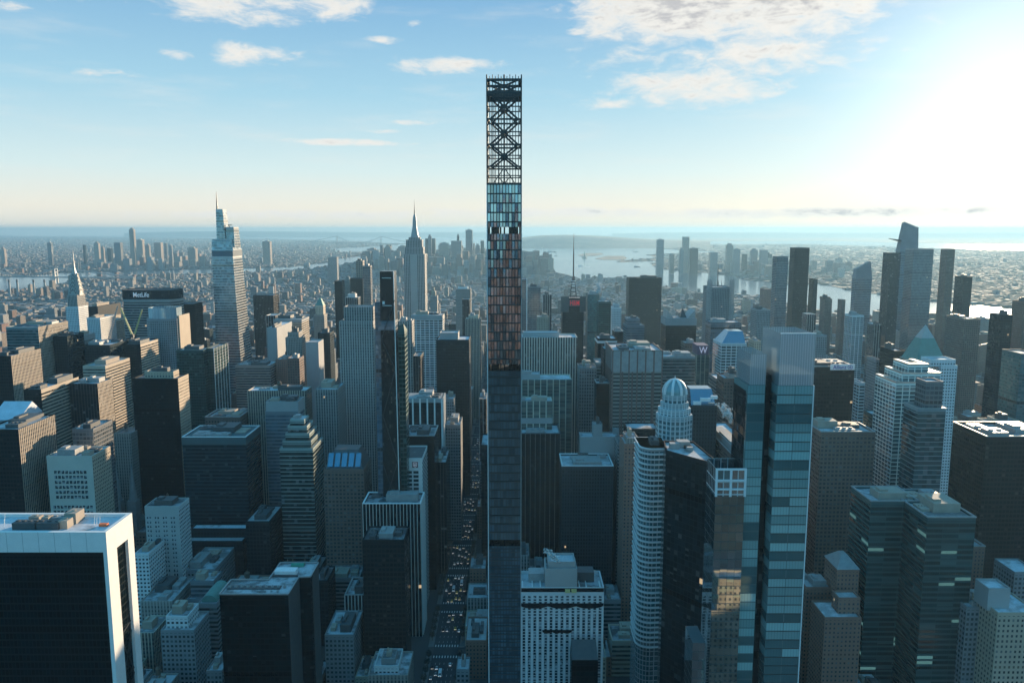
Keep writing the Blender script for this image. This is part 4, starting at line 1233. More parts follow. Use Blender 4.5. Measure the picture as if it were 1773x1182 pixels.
# recessed wavy part between the slabs
xr0 = x_at(1322, 640, d + 8)
MB().walls(rect(xr0, xa - .7, d + 8, d + 25), 0, Z(655), 2.2, 4.35, cap=True).build('recessed_facade', STY['sail_glass'][0], root)
xl0 = x_at(1300, 620, d + 4)
zl = z_at(613, d + 4)
zl2 = z_at(666, d + 4)
MB().walls(rect(xl0, xr0 - .1, d + 4, d + 26), zl2, zl, 1.1, 30).build('screen_wall', SCREEN, root)
MB().box(xl0 + .5, xr0 - .7, d + 4.6, d + 25, zl2 - 1, zl2 + 8).build('plant_box', M['mech_tan'], root)
MB().walls(rect(xl0 - .9, xr0 - .1, d + 4, d + 26), 0, zl2 - .1, 6, 4.35, cap=True).build('striped_facade', m_, root)
MB().walls([(x_at(1290, 700, d + 12), d + 12), (xl0 - 1, d + 6), (xl0 - 1, d + 26), (x_at(1290, 700, d + 12), d + 26)], 0, z_at(672, d + 12), 2.4, 4.35, cap=True).build('curved_facade', STY['sail_glass'][0], root)
# lower cascade with the pale-framed penthouse screen
xc0, xc1 = x_at(1241, 815, d + 2), x_at(1291, 815, d + 2)
zc, zc2 = z_at(812, d + 2), z_at(859, d + 2)
facade('cascade', (.04, .07, .075), (.26, .30, .31), wu=(.02, .98), wv=(.04, .97), bay=3.1, fh=4.35, metal=.9, grough=.03, blind=.14, blindcol=(.3, .45, .45), tilt=.0012, gvar=.2, lit=0, spec=.5, mech=0)
facade('cascade_screen', (.62, .6, .58), (.34, .34, .34), wu=(.06, .94), wv=(.05, .95), bay=3.1, fh=6, metal=.8, grough=.06, blind=.1, tilt=.03, lit=0, mech=0)
MB().walls(rect(xc0, xc1, d + 2, d + 20), zc2, zc, 3.1, 6, cap=False).build('cascade_screen', STY['cascade_screen'][0], root)
MB().walls(rect(xc0 - .2, xc1, d + 2, d + 20), 0, zc2 - .05, 3.1, 4.35, cap=True).build('cascade_facade', STY['cascade'][0], root)
mb = MB()
for q in range(3):
    x = xc0 + (xc1 - xc0) * q / 2
    mb.box(x - .5, x + .5, d + 1.5, d + 1.98, zc2, zc + .3)
mb.box(xc0 - .4, xc1 + .4, d + 1.45, d + 1.95, zc - .4, zc + .5, True)
mb.box(xc0 - .4, xc1 + .4, d + 1.45, d + 1.95, zc - 5.6, zc - 4.9, True)
mb.box(xc0 - .4, xc1 + .4, d + 1.45, d + 1.95, zc - 9.8, zc - 9.1, True)
mb.build('penthouse_frame', M['white'], root)
MB().walls(rect(x_at(1215, 1110, d - 30), x_at(1238, 1110, d - 30), d - 14, d + 1.5), 0, z_at(1112, d - 14), 3.1, 4.35, cap=True).build('rounded_bay', STY['cascade'][0], root)
# the masonry tower on the park that is mirrored in the cascade (it stands below the frame)
root = thing('hotel', 'sunlit tan stepped hotel tower mirrored in the glass cascade at lower right', 'hotel', (142, 222, 0))
block(root, 118, 166, 214, 236, 0, 96, 'tan')
block(root, 124, 160, 216, 234, 94, 122, 'tan', name='upper_facade')
block(root, 130, 152, 218, 232, 120, 142, 'tan', name='upper_facade')

# --- domed tower
d = 562.0
Z = lambda py: z_at(py, d)
xa, xb = x_at(1143.5, 712, d), x_at(1203.5, 712, d)
xm, w = (xa + xb) / 2, (xb - xa)
dm = d + w / 2
root = thing('domed_tower', 'octagonal white-latticed tower with a ribbed teal glass dome, right of centre', 'skyscraper', (xm, dm, 0))
foot(xa, xb, d, w, Z(663), 'the domed tower', (1143, 1203, 663))


def octa(xm, ym, hw, cut=.3):
    c = hw * 2 * cut
    return [(xm - hw + c, ym - hw), (xm + hw - c, ym - hw), (xm + hw, ym - hw + c), (xm + hw, ym + hw - c), (xm + hw - c, ym + hw), (xm - hw + c, ym + hw), (xm - hw, ym + hw - c), (xm - hw, ym - hw + c)]


for hw, py0, py1, nm in ((w / 2, 1200, 722, 'facade'), (w / 2 * .9, 723, 711, 'upper_facade'), (w / 2 * .78, 712, 701, 'upper_facade'), (w / 2 * .68, 702, 687, 'drum')):
    MB().walls(octa(xm, dm, hw), max(0, z_at(py0, d)), Z(py1), 3.1, 3.6, cap=True).build(nm, STY['dome_grid'][0], root)
r, zb, ztp = w / 2 * .66, Z(687), Z(662.5)
prof = [(r * math.cos(t * math.pi / 16), zb + (ztp - zb) * math.sin(t * math.pi / 16)) for t in range(9)]
prof[-1] = (.01, ztp)
MB().lathe(prof, (xm, dm), 24).build('dome', M['dome_glass'], root, smooth=True)
for k in range(8):
    a = math.pi / 8 + k * math.pi / 4
    mb = MB()
    P = [(xm + math.cos(a) * (q + .25), dm + math.sin(a) * (q + .25), zz) for q, zz in prof]
    for p, q in zip(P, P[1:]):
        mb.bar(p, q, 1.7)
    mb.build('dome_rib', M['white'], root)
MB().bar((xm, dm, ztp - .5), (xm, dm, ztp + 3.4), 1.0, .1).build('finial', M['white'], root)

# --- curved balcony tower
d = 536.0
xa, xb = x_at(1111, 776, d), x_at(1158, 776, d)
zt = z_at(776, d)
rr = 9.0
ring = [(xb, d + 1), (xb, d + 30), (xa, d + 30), (xa, d + rr)] + [(xa + rr - rr * math.cos(t * math.pi / 12), d + rr - rr * math.sin(t * math.pi / 12)) for t in range(1, 7)]
root = thing('balcony_tower', 'white residential tower with rounded corner wrapped in curved balconies, right of centre', 'apartment tower', ((xa + xb) / 2, d + 15, 0))
foot(xa, xb, d, 30, zt, 'the curved balcony tower', (1108, 1158, 774))
MB().walls(ring, 0, zt, 3.4, 3.75, cap=True).build('facade', STY['balcony_glass'][0], root)
cxr, cyr = (xa + xb) / 2, d + 15


def grow(rg, k):
    out = []
    for x, y in rg:
        dx, dy = x - cxr, y - cyr
        L = math.hypot(dx, dy)
        out.append((x + dx / L * k, y + dy / L * k))
    return out


bl = MB()
z = zt
i = 0
while z > 60:
    g = grow(ring, 1.0 + .35 * math.sin(i * 2.1))
    bl.walls(g, z - .9, z, 999, 999)
    bl.poly([(*p, z) for p in g]).poly([(*p, z - .9) for p in g[::-1]])
    z -= 3.75
    i += 1
bl.build('balcony_slabs', M['mech'] if False else plain('balcony_white', (.6, .6, .58), .6), root)
roof_kit(root, xa + 3, xb - 2, d + 6, d + 26, zt, 4, random.Random(3))

# --- black wedge tower
root = thing('black_wedge_tower', 'black glass tower with angled front and triangular roof, right of the curved balcony tower', 'skyscraper', (0, 0, 0))
hz = z_at(779, 498)
A_, B_, C_ = at(1153, 779, 498), at(1250, 779, 466), at(1192, 779, 540)
B_ = Vector((x_at(1249, 804, 466.5), 466.5, hz))
C_ = Vector((x_at(1197, 768, 512), 520, hz))
D_ = Vector((A_.x + 3, 522, hz))
root.location = ((A_.x + B_.x) / 2, 500, 0)
ring = [(A_.x, A_.y), (B_.x - 1.2, B_.y - .3), (B_.x, B_.y + 1), (C_.x + 3, C_.y), (D_.x, D_.y)]
block(root, 0, 0, 0, 0, 0, hz, 'sail_glass', ring=ring, roof='roof')
foot(A_.x, B_.x, 466, 56, hz, 'the black wedge tower', (1153, 1249, 780))
mb = MB()
for p, q in (((C_.x - 1, C_.y - 4), (B_.x - 8, B_.y + 7)), ):
    mb.box(p[0] - 9, p[0] - 1, p[1] - 9, p[1] - 2, hz - 1.2, hz + 3)
mb.box(A_.x + 4, A_.x + 10, A_.y + 6, A_.y + 11, hz - 1.2, hz + 2.5).box(A_.x + 14, A_.x + 18, A_.y + 2, A_.y + 5, hz - 1.2, hz + 1.2)
mb.build('rooftop_unit', M['mech'], root)
MB().box(C_.x - 6, C_.x - 1, C_.y - 14, C_.y - 8, hz - 1.15, hz + .8).build('roof_pit', M['glass_dark'], root)

# --- white hotel with black hanging nets, bottom centre right
d, dep = 503.0, 26
xa, xb = x_at(901, 1016, d), x_at(1046, 1016, d)
Z = lambda py: z_at(py, d)
zt = Z(1016)
root = thing('hotel', 'white hotel with black nets slung across its windowed front, right of the lattice tower', 'hotel', ((xa + xb) / 2, d + dep / 2, 0))
foot(xa, xb, d, dep, zt, 'the white netted hotel', (901, 1046, 1016))
block(root, xa, xb, d, d + dep, 0, zt, 'wall_white', roof='roof', par=2.2, side='hotel_white')
window_grid(root, xa + .6, xb - .6, d - .02, 40, Z(1030), 15, 37, 1.75, 1.4, PANE, M['white'])
p0, p1 = x_at(944, 985, d + 3), x_at(999, 985, d + 3)
block(root, p0, p1, d + 1.2, d + 20, zt - 3, z_at(984, d + 1.2), 'windowless', name='penthouse')
block(root, p0 + 2, p1 - 1, d + 5, d + 20, zt - 1, z_at(972, d + 5), 'windowless', name='penthouse')
MB().box(x_at(915, 1000, d + 14), p0 - .2, d + 12, d + 22, zt - 2, zt + 4).build('rooftop_unit', M['mech'], root)
MB().box(p1 + .2, x_at(1028, 1000, d + 14), d + 12, d + 22, zt - 2, zt + 5).build('rooftop_unit', M['mech_dark'], root)
mb = MB()
for px in (905, 922, 936, 1004, 1016, 1040):
    x = x_at(px, 1010, d)
    mb.box(x - .3, x + .3, d + .8, d + 11, zt - 2.1, zt - .3)
mb.build('parapet_ribs', M['white'], root)
MB().box(xa + .2, xb - .2, d - .14, d - .02, Z(1024), Z(1017.5)).build('top_louvre', M['glass_dark'], root)
pl = MB()
n = 15
for i in range(n + 1):
    x = xa + .6 + (xb - xa - 1.2) * i / n
    pl.box(x - .16, x + .16, d - .14, d - .01, 0, Z(1030))
pl.build('piers', M['white'], root)


def net(px0, px1, pyt, depth_px):
    mb = MB()
    n = 40
    P = []
    for i in range(n + 1):
        px = px0 + (px1 - px0) * i / n
        s = abs(math.sin(math.pi * i / n * 3.0)) ** .6
        P.append((x_at(px, pyt, d - .7), Z(pyt), Z(pyt + depth_px * (.45 + .55 * s))))
    for a, b in zip(P, P[1:]):
        for y in (d - .75, d - .55):
            q = [(a[0], y, a[2]), (b[0], y, b[2]), (b[0], y, b[1]), (a[0], y, a[1])]
            mb.poly(q if y < d - .6 else q[::-1])
    return mb


net(901, 1045, 1043, 9).build('hanging_net', M['glass_dark'], root)
net(939, 990, 1089, 6).build('hanging_net', M['glass_dark'], root)
for px in (983, 994):
    a = x_at(px, 1020, d - 2)
    MB().box(a - 1.7, a + 1.7, d - 1.6, d - .4, Z(1024), Z(1018.5), True).build('work_platform', M['yellow'], root)
root = thing('office_block', 'small black block with sloped dark roof standing before the white netted hotel', 'building', (x_at(1014, 1120, 486), 492, 0))
xa, xb = x_at(990, 1116, 484), x_at(1036, 1116, 484)
foot(xa, xb, 484, 14, z_at(1114, 484), 'the small black block', (990, 1036, 1114))
block(root, xa, xb, 484, 498, 0, z_at(1142, 484), 'black', roof='roof_dark')
zq = z_at(1142, 484)
MB().poly([(xa, 484.2, zq), (xb, 484.2, zq), (xb - .5, 494, zq + 9), (xa + .5, 494, zq + 9)]).poly([(xa + .5, 494, zq + 9), (xb - .5, 494, zq + 9), (xb, 498, zq), (xa, 498, zq)]).poly([(xb, 484.2, zq), (xb, 498, zq), (xb - .5, 494, zq + 9)]).poly([(xa, 498, zq), (xa, 484.2, zq), (xa + .5, 494, zq + 9)]).build('sloped_roof', M['mech_dark'], root)

# --- dark twin slab tower, bottom left
d, dep = 497.0, 50
xa, xb, xc = x_at(380, 1028, d), x_at(499, 1028, d), x_at(381, 1028, d)
zt = z_at(1028, d)
root = thing('office_tower', 'dark twin-slab tower with an L-shaped vent-covered roof, bottom left of the avenue', 'office tower', ((xa + xb) / 2, d + dep / 2, 0))
foot(xa, x_at(549, 975, d + dep - 20), d, dep, zt, 'the dark twin-slab tower', (380, 548, 1028))
xn = x_at(466, 985, d + 24)
xe = x_at(549, 975, d + dep - 4)
ring = [(xa, d), (xb, d), (xb, d + 26), (xe, d + 27), (xe, d + dep), (xn, d + dep), (xn, d + 22), (xa, d + 22)]
mb = MB()
mb.walls(ring[:1] + ring[1:], 0, zt, 2.9, 3.9)
mb.build('facade', STY['black'][0], root)
rm = MB()
rm.poly([(*p, zt - .8) for p in rect(xa, xb, d, d + 22)])
rm.poly([(*p, zt - .8) for p in rect(xn, xb, d + 22, d + dep)])
rm.poly([(*p, zt - .8) for p in [(xb, d + 27), (xe, d + 27), (xe, d + dep), (xb, d + dep)]])
rm.build('roof', M['roof'], root)
pp = MB()
for p, q in zip(ring, ring[1:] + ring[:1]):
    pp.bar((*p, zt), (*q, zt), .9)
pp.build('parapet', M['mech'], root)
MB().box(xb + .02, xb + .5, d, d + 25.9, 0, zt).build('blank_side_wall', M['mech_dark'], root)
MB().box(xe + .02, xe + .5, d + 31, d + dep - 2, 0, zt).build('blank_side_wall', M['mech_dark'], root)
zr = zt - .75
for i in range(10):
    x = xa + 3 + i * (xb - xa - 6) / 9.6
    MB().lathe([(1.05, zr), (1.05, zr + 1.5), (.75, zr + 1.6), (.75, zr + 1.2)], (x, d + 11), 12).build('vent_fan', M['mech'], root)
    if i > 5:
        MB().lathe([(.7, zr), (.7, zr + .9), (.5, zr + 1.0)], (x - 3, d + 5), 10).build('vent_fan', M['mech'], root)
MB().box(xa + 2, xb - 8, d + 8.4, d + 13.6, zr, zr + .5).build('vent_bed', M['mech_dark'], root)
MB().box(xn + 2, xb - 3, d + 29, d + 36, zr, zr + 3.6).build('rooftop_unit', M['white'], root)
MB().box(xn + 1, xb - 1, d + 27.5, d + 28.6, zr, zr + 1.4).build('rooftop_unit', M['mech_dark'], root)
xg = x_at(515, 972, d + dep - 5)
gb = MB()
for i in range(10):
    a0, a1 = math.pi * i / 10, math.pi * (i + 1) / 10
    gb.poly([(xg - 4.6, d + dep - 4 + 1.8 * math.cos(a0), zr + 2.2 * math.sin(a0)), (xg - 4.6, d + dep - 4 + 1.8 * math.cos(a1), zr + 2.2 * math.sin(a1)),
             (xg + 4.6, d + dep - 4 + 1.8 * math.cos(a1), zr + 2.2 * math.sin(a1)), (xg + 4.6, d + dep - 4 + 1.8 * math.cos(a0), zr + 2.2 * math.sin(a0))])
gb.build('green_tank', plain('green_tarp', (.04, .25, .16), .6), root)
mb = MB()
for px in (498, 507, 528):
    x = x_at(px, 970, d + dep - 2)
    mb.bar((x, d + dep - 2, zr), (x, d + dep - 2, zr + 4.5), .25)
mb.build('roof_posts', M['mech_tan'], root)

# --- tapered white-crowned skyscraper with a spire, upper left
d = 1540.0
k = d / FPX
Z = lambda py: z_at(py, d)
X = lambda px: x_at(px, 450, d)
root = thing('spired_skyscraper', 'tapering glass skyscraper with a stepped notched crown and thin spire, sunlit on its right', 'skyscraper', (X(390), d + 35, 0))
foot(X(367), X(410), d, 64, Z(395), 'the tapering glass skyscraper', (367, 410, 395))
m_, bay, fh = STY['taper_glass']


def frus(parent, nm, b, t, z0, z1, mat, bay, fh, cap=True):
    return MB().walls(rect(*b), z0, z1, bay, fh, ring2=rect(*t), cap=cap).build(nm, mat, parent)


frus(root, 'facade', (X(366), X(411), d, d + 74), (X(366.5), X(402.5), d + 3, d + 56), 0, Z(444), m_, 3.4, 5.2)
MB().box(X(366.8), X(403), d + 2.6, d + 56.5, Z(444) + .05, Z(434)).build('open_floors', STY['blue'][0], root)
frus(root, 'upper_facade', (X(366.6), X(403.5), d + 3, d + 52), (X(367), X(401.5), d + 5, d + 42), Z(434) + .05, Z(414), m_, 3.4, 5.2)
frus(root, 'crown', (X(375), X(390), d + 6, d + 34), (X(375.5), X(387), d + 8, d + 28), Z(414), Z(362), m_, 3.4, 5.2)
frus(root, 'crown', (X(389), X(405), d + 8, d + 44), (X(390.5), X(404), d + 10, d + 38), Z(428), Z(393), m_, 3.4, 5.2)
MB().bar((X(376.5), d + 12, Z(362)), (X(376.5), d + 12, Z(331)), 2.6, .5).build('spire', M['steel'], root)
MB().bar((X(394), d + 20, Z(393)), (X(392), d + 20, Z(389)), 1.4).bar((X(392), d + 20, Z(389)), (X(399), d + 20, Z(390)), 1.2).build('roof_crane', M['steel'], root)

# --- arched-crown art deco skyscraper, upper left
d = 1555.0
Z = lambda py: z_at(py, d)
X = lambda px: x_at(px, 500, d)
root = thing('art_deco_tower', 'art deco tower with a tiered arched steel crown tapering to a needle, upper left', 'skyscraper', (X(124), d + 18, 0))
foot(X(111), X(133), d, 40, Z(512), 'the arched-crown spire tower', (111, 133, 470))
m_, bay, fh = STY['white']
block(root, X(111), X(133), d, d + 36, 0, Z(531), 'white', name='facade')
block(root, X(113.5), X(131), d + 3, d + 33, Z(531) - 2, Z(511), 'lime', name='upper_facade')
cxm, cym = (X(114) + X(130.5)) / 2, d + 18
hw = (X(130.5) - X(114)) / 2
levels = [(1.0, 511), (.98, 505), (.86, 498), (.72, 491), (.58, 484), (.44, 478), (.30, 472), (.2, 466), (.12, 455), (.05, 434)]
for (ka, pa), (kb, pb) in zip(levels[:-3], levels[1:-2]):
    a, b = hw * ka, hw * kb
    frus(root, 'crown_tier', (cxm - a, cxm + a, cym - a, cym + a), (cxm - b, cxm + b, cym - b, cym + b), Z(pa) + .02, Z(pb), M['chrome'], 9, 9)
for i, (kk, pa, pb) in enumerate(((.97, 512, 500), (.88, 505, 493), (.76, 498, 487), (.62, 491, 480), (.48, 484, 474))):
    r = hw * kk * .86
    z0, hh = Z(pa), Z(pb) - Z(pa)
    for side in range(4):
        mb = MB()
        for t in range(12):
            a0, a1 = math.pi * t / 12, math.pi * (t + 1) / 12
            P = []
            for rr_ in (1.0, .78):
                for an in (a0, a1):
                    P.append((r * rr_ * math.cos(an), z0 + hh * rr_ * math.sin(an)))
            off = hw * kk + 2.2
            q = [P[0], P[1], P[3], P[2]]
            def put(u, z, o):
                return {0: (cxm + u, cym - o, z), 1: (cxm + o, cym + u, z), 2: (cxm - u, cym + o, z), 3: (cxm - o, cym - u, z)}[side]
            mb.poly([put(u, z, off) for u, z in q])
            mb.poly([put(P[0][0], P[0][1], off), put(P[0][0], P[0][1], off - 3), put(P[1][0], P[1][1], off - 3), put(P[1][0], P[1][1], off)])
            mb.poly([put(P[2][0], P[2][1], off - .2), put(P[3][0], P[3][1], off - .2), put(0, z0, off - .2)])
        mb.build('crown_arch', M['chrome'], root)
        if side < 2:
            mb = MB()
            for t in range(5):
                an = math.pi * (t + 1) / 6
                da = .2
                q = [(r * .72 * math.cos(an + da), z0 + hh * .72 * math.sin(an + da)), (r * .72 * math.cos(an - da), z0 + hh * .72 * math.sin(an - da)), (r * .97 * math.cos(an), z0 + hh * .97 * math.sin(an))]
                q = [q[0], q[1], q[2]] if side == 0 else q
                mb.poly([put(u, z, off + .15) for u, z in q])
            mb.build('crown_windows', M['glass_dark'], root)
MB().bar((cxm, cym, Z(470)), (cxm, cym, Z(456)), hw * .42, hw * .2).bar((cxm, cym, Z(456)), (cxm, cym, Z(433)), hw * .2, .3).build('spire', M['chrome'], root)

# --- stepped art deco skyscraper with mooring mast, centre left
d = 2290.0
Z = lambda py: z_at(py, d)
X = lambda px: x_at(px, 450, d)
root = thing('art_deco_skyscraper', 'broad stepped limestone skyscraper with tall mast and antenna needle, left of the lattice tower', 'skyscraper', (X(717), d + 30, 0))
foot(X(698), X(736), d, 60, Z(412), 'the limestone skyscraper with the mast', (698, 735, 412))
for (a, b, py, i, dd) in ((690, 740, 600, 0, 72), (698.5, 735, 440, 4, 60), (700.5, 732.5, 428, 7, 52), (702.5, 730.5, 415, 9, 46), (707, 727, 411, 14, 36)):
    block(root, X(a), X(b), d + i, d + dd, 0 if py > 420 else Z(440), Z(py), 'spire_stone', name='facade' if py > 430 else 'upper_facade', par=.5)
MB().box(X(711), X(722), d + 1.2, d + 3.9, 0, Z(441)).build('centre_bay', STY['spire_stone'][0], root)
cxm, cym = X(716.5), d + 34
MB().lathe([((X(724) - X(716.5)), Z(411)), ((X(722.5) - X(716.5)), Z(404)), ((X(720.3) - X(716.5)), Z(392)), ((X(719.8) - X(716.5)), Z(380)), ((X(719) - X(716.5)), Z(375)), (X(717.6) - X(716.5), Z(370))], (cxm, cym), 12).build('mooring_mast', M['mech'], root)
MB().bar((cxm, cym, Z(371)), (cxm, cym, Z(358)), 3.0, 1.6).bar((cxm, cym, Z(358)), (cxm, cym, Z(345)), 1.4, .4).build('antenna', M['steel'], root)

# --- broad octagonal slab with letters, upper left
d = 1430.0
Z = lambda py: z_at(py, d)
X = lambda px: x_at(px, 510, d)
xa, xb = X(204), X(303)
zt = Z(502)
ring = [(xa + 18, d), (xb - 18, d), (xb, d + 16), (xb, d + 36), (xb - 18, d + 50), (xa + 18, d + 50), (xa, d + 36), (xa, d + 16)]
ring = [(xa + 9, d), (xb - 9, d), (xb, d + 16)] + ring[3:]
ring[-1] = (xa, d + 16)
facade('octagon', (.30, .30, .28), (.03, .04, .045), wu=(.0, 1.0), wv=(.36, .98), bay=3, fh=4.6, blind=.15, tilt=.01)
root = thing('office_skyscraper', 'wide octagonal slab tower with white letters under its dark top edge, upper left', 'skyscraper', ((xa + xb) / 2, d + 25, 0))
foot(xa, xb, d, 50, zt, 'the wide lettered slab', (204, 303, 502))
block(root, 0, 0, 0, 0, 0, zt - 17, 'octagon', ring=ring)
block(root, 0, 0, 0, 0, zt - 16.9, zt, 'dark', ring=ring, name='top_band', roof='roof_dark')
sg = MB().box(X(229), X(262), d - .5, d - .05, zt - 13.5, zt - 3.2).build('sign_board', M['glass_dark'], root)
text_part('sign_letters', 'MetLife', plain('sign_lit_white', (.75, .78, .8), .5, 0, .02, 1, emit=(.85, .93, 1), es=.07), root, X(231), X(258), d - .55, zt - 8.4, .5, 8.6)

# --- octagonal tower with round glass crown
d = 1255.0
X = lambda px: x_at(px, 540, d)
Z = lambda py: z_at(py, d)
xa, xb = X(248), X(301)
xm, hw = (xa + xb) / 2, (xb - xa) / 2
root = thing('office_tower', 'grey stone tower with a round glass crown, standing before the wide lettered slab', 'office tower', (xm, d + hw, 0))
foot(xa, xb, d, hw * 2, Z(545), 'the round glass-crowned tower', (248, 301, 545))
block(root, 0, 0, 0, 0, 0, Z(552), 'grey', ring=octa(xm, d + hw, hw, .2), name='facade')
MB().walls(octa(xm, d + hw, hw * .93, .27), Z(552) - 3, Z(534), 2.5, 30).build('glass_crown', STY['screen_glass'][0], root)
MB().walls(octa(xm, d + hw, hw * .8, .27), Z(552) - 3, Z(541), 4, 4, cap=True).build('plant_drum', M['mech'], root)
MB().box(X(301) + .1, X(303), d + 14, d + 56, 0, Z(548)).build('side_wing', STY['tan'][0], root)

# --- tapering black tower with diagonal braces (left of the avenue)
d = 690.0
X = lambda px: x_at(px, 600, d)
Z = lambda py: z_at(py, d)
root = thing('braced_black_tower', 'slim black tapering tower with diagonal steel braces, left of the avenue', 'skyscraper', (X(672), d + 12, 0))
foot(X(654), X(698), d, 30, Z(470), 'the black tapering tower', (658, 683, 470))
zt = Z(470)
b_, t_ = (X(656), X(688), d, d + 26), (X(659.5), X(683), d + 3, d + 20)
fm = (zt - Z(563)) / zt


def lerp4(k):
    return tuple(a + (b - a) * k for a, b in zip(b_, t_))


k1, k2 = Z(572) / zt, Z(556) / zt
facade('braced', (.006, .008, .009), (.025, .03, .032), wu=(.1, .9), wv=(.12, .92), bay=2.1, fh=4.2, metal=.4, grough=.06, blind=.1, blindcol=(.4, .38, .3), bmix=(.3, .1), tilt=.02, spec=.2, mech=0)
frus(root, 'facade', b_, lerp4(k1), 0, Z(572), STY['braced'][0], 2.1, 4.2)
frus(root, 'blue_wrapped_floors', lerp4(k1), lerp4(k2), Z(572) + .02, Z(556), STY['blue'][0], 2.5, 4.2)
frus(root, 'louvred_top', lerp4(k2), t_, Z(556) + .02, zt, M['glass_dark'], 3, 4)
mb = MB()
for (a, za, b, zb) in ((659, 585, 683, 640), (683, 640, 660, 720), (660, 720, 684, 800), (684, 800, 657, 880), (684, 520, 661, 585), (684, 880, 657, 800)):
    mb.bar((X(a), d - .25 + 3 * Z(za) / zt, Z(za)), (X(b), d - .25 + 3 * Z(zb) / zt, Z(zb)), .8)
mb.build('diagonal_brace', M['steel'], root)
mb = MB()
for py in (482, 530):
    mb.box(X(663), X(679), d + 2.55, d + 2.7, Z(py), Z(py - 1), True)
mb.box(X(663), X(667), d + 2.2, d + 2.5, Z(527), Z(522), True)
MB().bar((X(688) - .1, d - .1, 0), (X(683), d + 2.9, zt), .7).build('pilaster_or_sunlit_edge', M['travertine'], root)  # added pale bar stands in for the sunlit right edge
mb.build('facade_openings', M['white'], root)
zl = Z(525)
frus(root, 'side_wing', (X(646), X(656) - .1, d + 4, d + 26), (X(648.5), X(659) - .1, d + 6, d + 24), 0, zl, STY['blue'][0], 2.5, 4.2)
mb = MB().walls(rect(X(688.2), X(699.5), d + 5, d + 24), 0, Z(576), 2.4, 4.2)
za = Z(576)
mb.poly([(X(688.2), d + 5, za), (X(699.5), d + 5, za), (X(697), d + 8, Z(562)), (X(687), d + 8, Z(566))])
mb.poly([(X(699.5), d + 5, za), (X(699.5), d + 24, za), (X(697), d + 8, Z(562))])
mb.build('pointed_wing', STY['green'][0], root)

# --- stepped dark green banded tower
d = 772.0
X = lambda px: x_at(px, 760, d)
Z = lambda py: z_at(py, d)
root = thing('stepped_tower', 'dark green stepped tower with pale floor bands, narrowing in terraces at the top', 'office tower', (X(515), d + 20, 0))
foot(X(484), X(541), d, 40, Z(730), 'the stepped green tower', (484, 541, 750))
for i, (a, b, py) in enumerate(((483, 541, 776), (487, 537, 764), (491, 533, 753), (494, 528, 741), (497, 522, 731))):
    block(root, X(a), X(b), d + i * 3.2, d + 44 - i * 3.2, 0 if i == 0 else Z(780), Z(py), 'green_steps', name='facade' if i == 0 else 'terrace_tier', par=.8)
MB().box(X(503), X(512), d + 18, d + 25, Z(731) - 1, Z(726)).box(X(499), X(503), d + 20, d + 24, Z(731) - 1, Z(728)).build('rooftop_unit', M['mech'], root)

# --- white tower with a shield emblem
d, dep = 710.0, 44
X = lambda px: x_at(px, 790, d)
Z = lambda py: z_at(py, d)
root = thing('office_tower', 'white stone tower with a dark shield emblem high on its front, left of the avenue', 'office tower', (X(710), d + dep / 2, 0))
foot(X(684), X(731), d, dep, Z(790), 'the white shield-marked tower', (684, 731, 790))
block(root, X(684), X(696), d + 2, d + dep, 0, Z(789), 'windowless', name='side_slab')
block(root, X(696.1), X(731), d, d + dep, 0, Z(793), 'white_band', name='facade', roof='roof_dark')
MB().box(X(696.1), X(731), d - .3, d - .03, Z(814), Z(793.5)).build('blank_top', M['travertine'], root)
MB().box(X(731) - 3.6, X(731), d - .3, d - .03, 0, Z(814) - .05).build('blank_pier', M['travertine'], root)
sx0, sx1, sz0, sz1 = X(713.5), X(723.5), Z(809), Z(799)
MB().box(sx0, sx1, d - .5, d - .32, sz0, sz1).build('emblem_panel', M['maroon'], root)
sh = MB()
cxx, w, hh = (sx0 + sx1) / 2, (sx1 - sx0) * .3, (sz1 - sz0) * .36
zc = (sz0 + sz1) / 2
out = [(-1, 1), (1, 1), (1, -.1), (.75, -.6), (0, -1.1), (-.75, -.6), (-1, -.1)]
for (p, q) in zip(out, out[1:] + out[:1]):
    sh.bar((cxx + p[0] * w, d - .62, zc + p[1] * hh), (cxx + q[0] * w, d - .62, zc + q[1] * hh), .35)
for sx in (-.4, .4):
    sh.bar((cxx + sx * w, d - .62, zc + .5 * hh), (cxx + sx * w, d - .62, zc - .5 * hh), .4)
sh.bar((cxx - .4 * w, d - .6, zc), (cxx + .4 * w, d - .6, zc), .35)
sh.build('shield_emblem', M['letter'], root)

# --- bright-rimmed stepped white lattice tower, right
d = 690.0
X = lambda px: x_at(px, 700, d)
Z = lambda py: z_at(py, d)
root = thing('residential_tower', 'white-latticed residential tower with three gleaming stepped rims, at right', 'apartment tower', (X(1585), d + 20, 0))
foot(X(1546), X(1622), d, 40, Z(632), 'the bright-rimmed stepped tower', (1546, 1622, 655))
for i, (a, b, py, dd) in enumerate(((1549, 1622, 663, 0), (1562, 1628, 648, 3), (1574, 1609, 634, 6))):
    block(root, X(a), X(b), d + dd, d + 40 - dd, 0 if i == 0 else Z(672), Z(py), 'white_lattice', name='facade' if i == 0 else 'upper_facade')
    zz = Z(py)
    mb = MB()
    mb.box(X(a) - .3, X(b) + .3, d + dd - .3, d + dd + 7, zz + .02, zz + 1.3).box(X(a) - .3, X(a) + 4, d + dd + 7.01, d + 40 - dd, zz + .02, zz + 1.3).box(X(b) - 4, X(b) + .3, d + dd + 7.01, d + 40 - dd, zz + .02, zz + 1.3)  # rims made deep and glossy so the sun glares off their tops
    mb.build('rim_beam', M['rim'], root)
mb = MB()
z = Z(668)
while z > 40:
    mb.box(X(1549) - 1.3, X(1549) - .02, d - .5, d + 7, z - .6, z)
    z -= 3.6
mb.build('corner_balconies', M['white'], root)


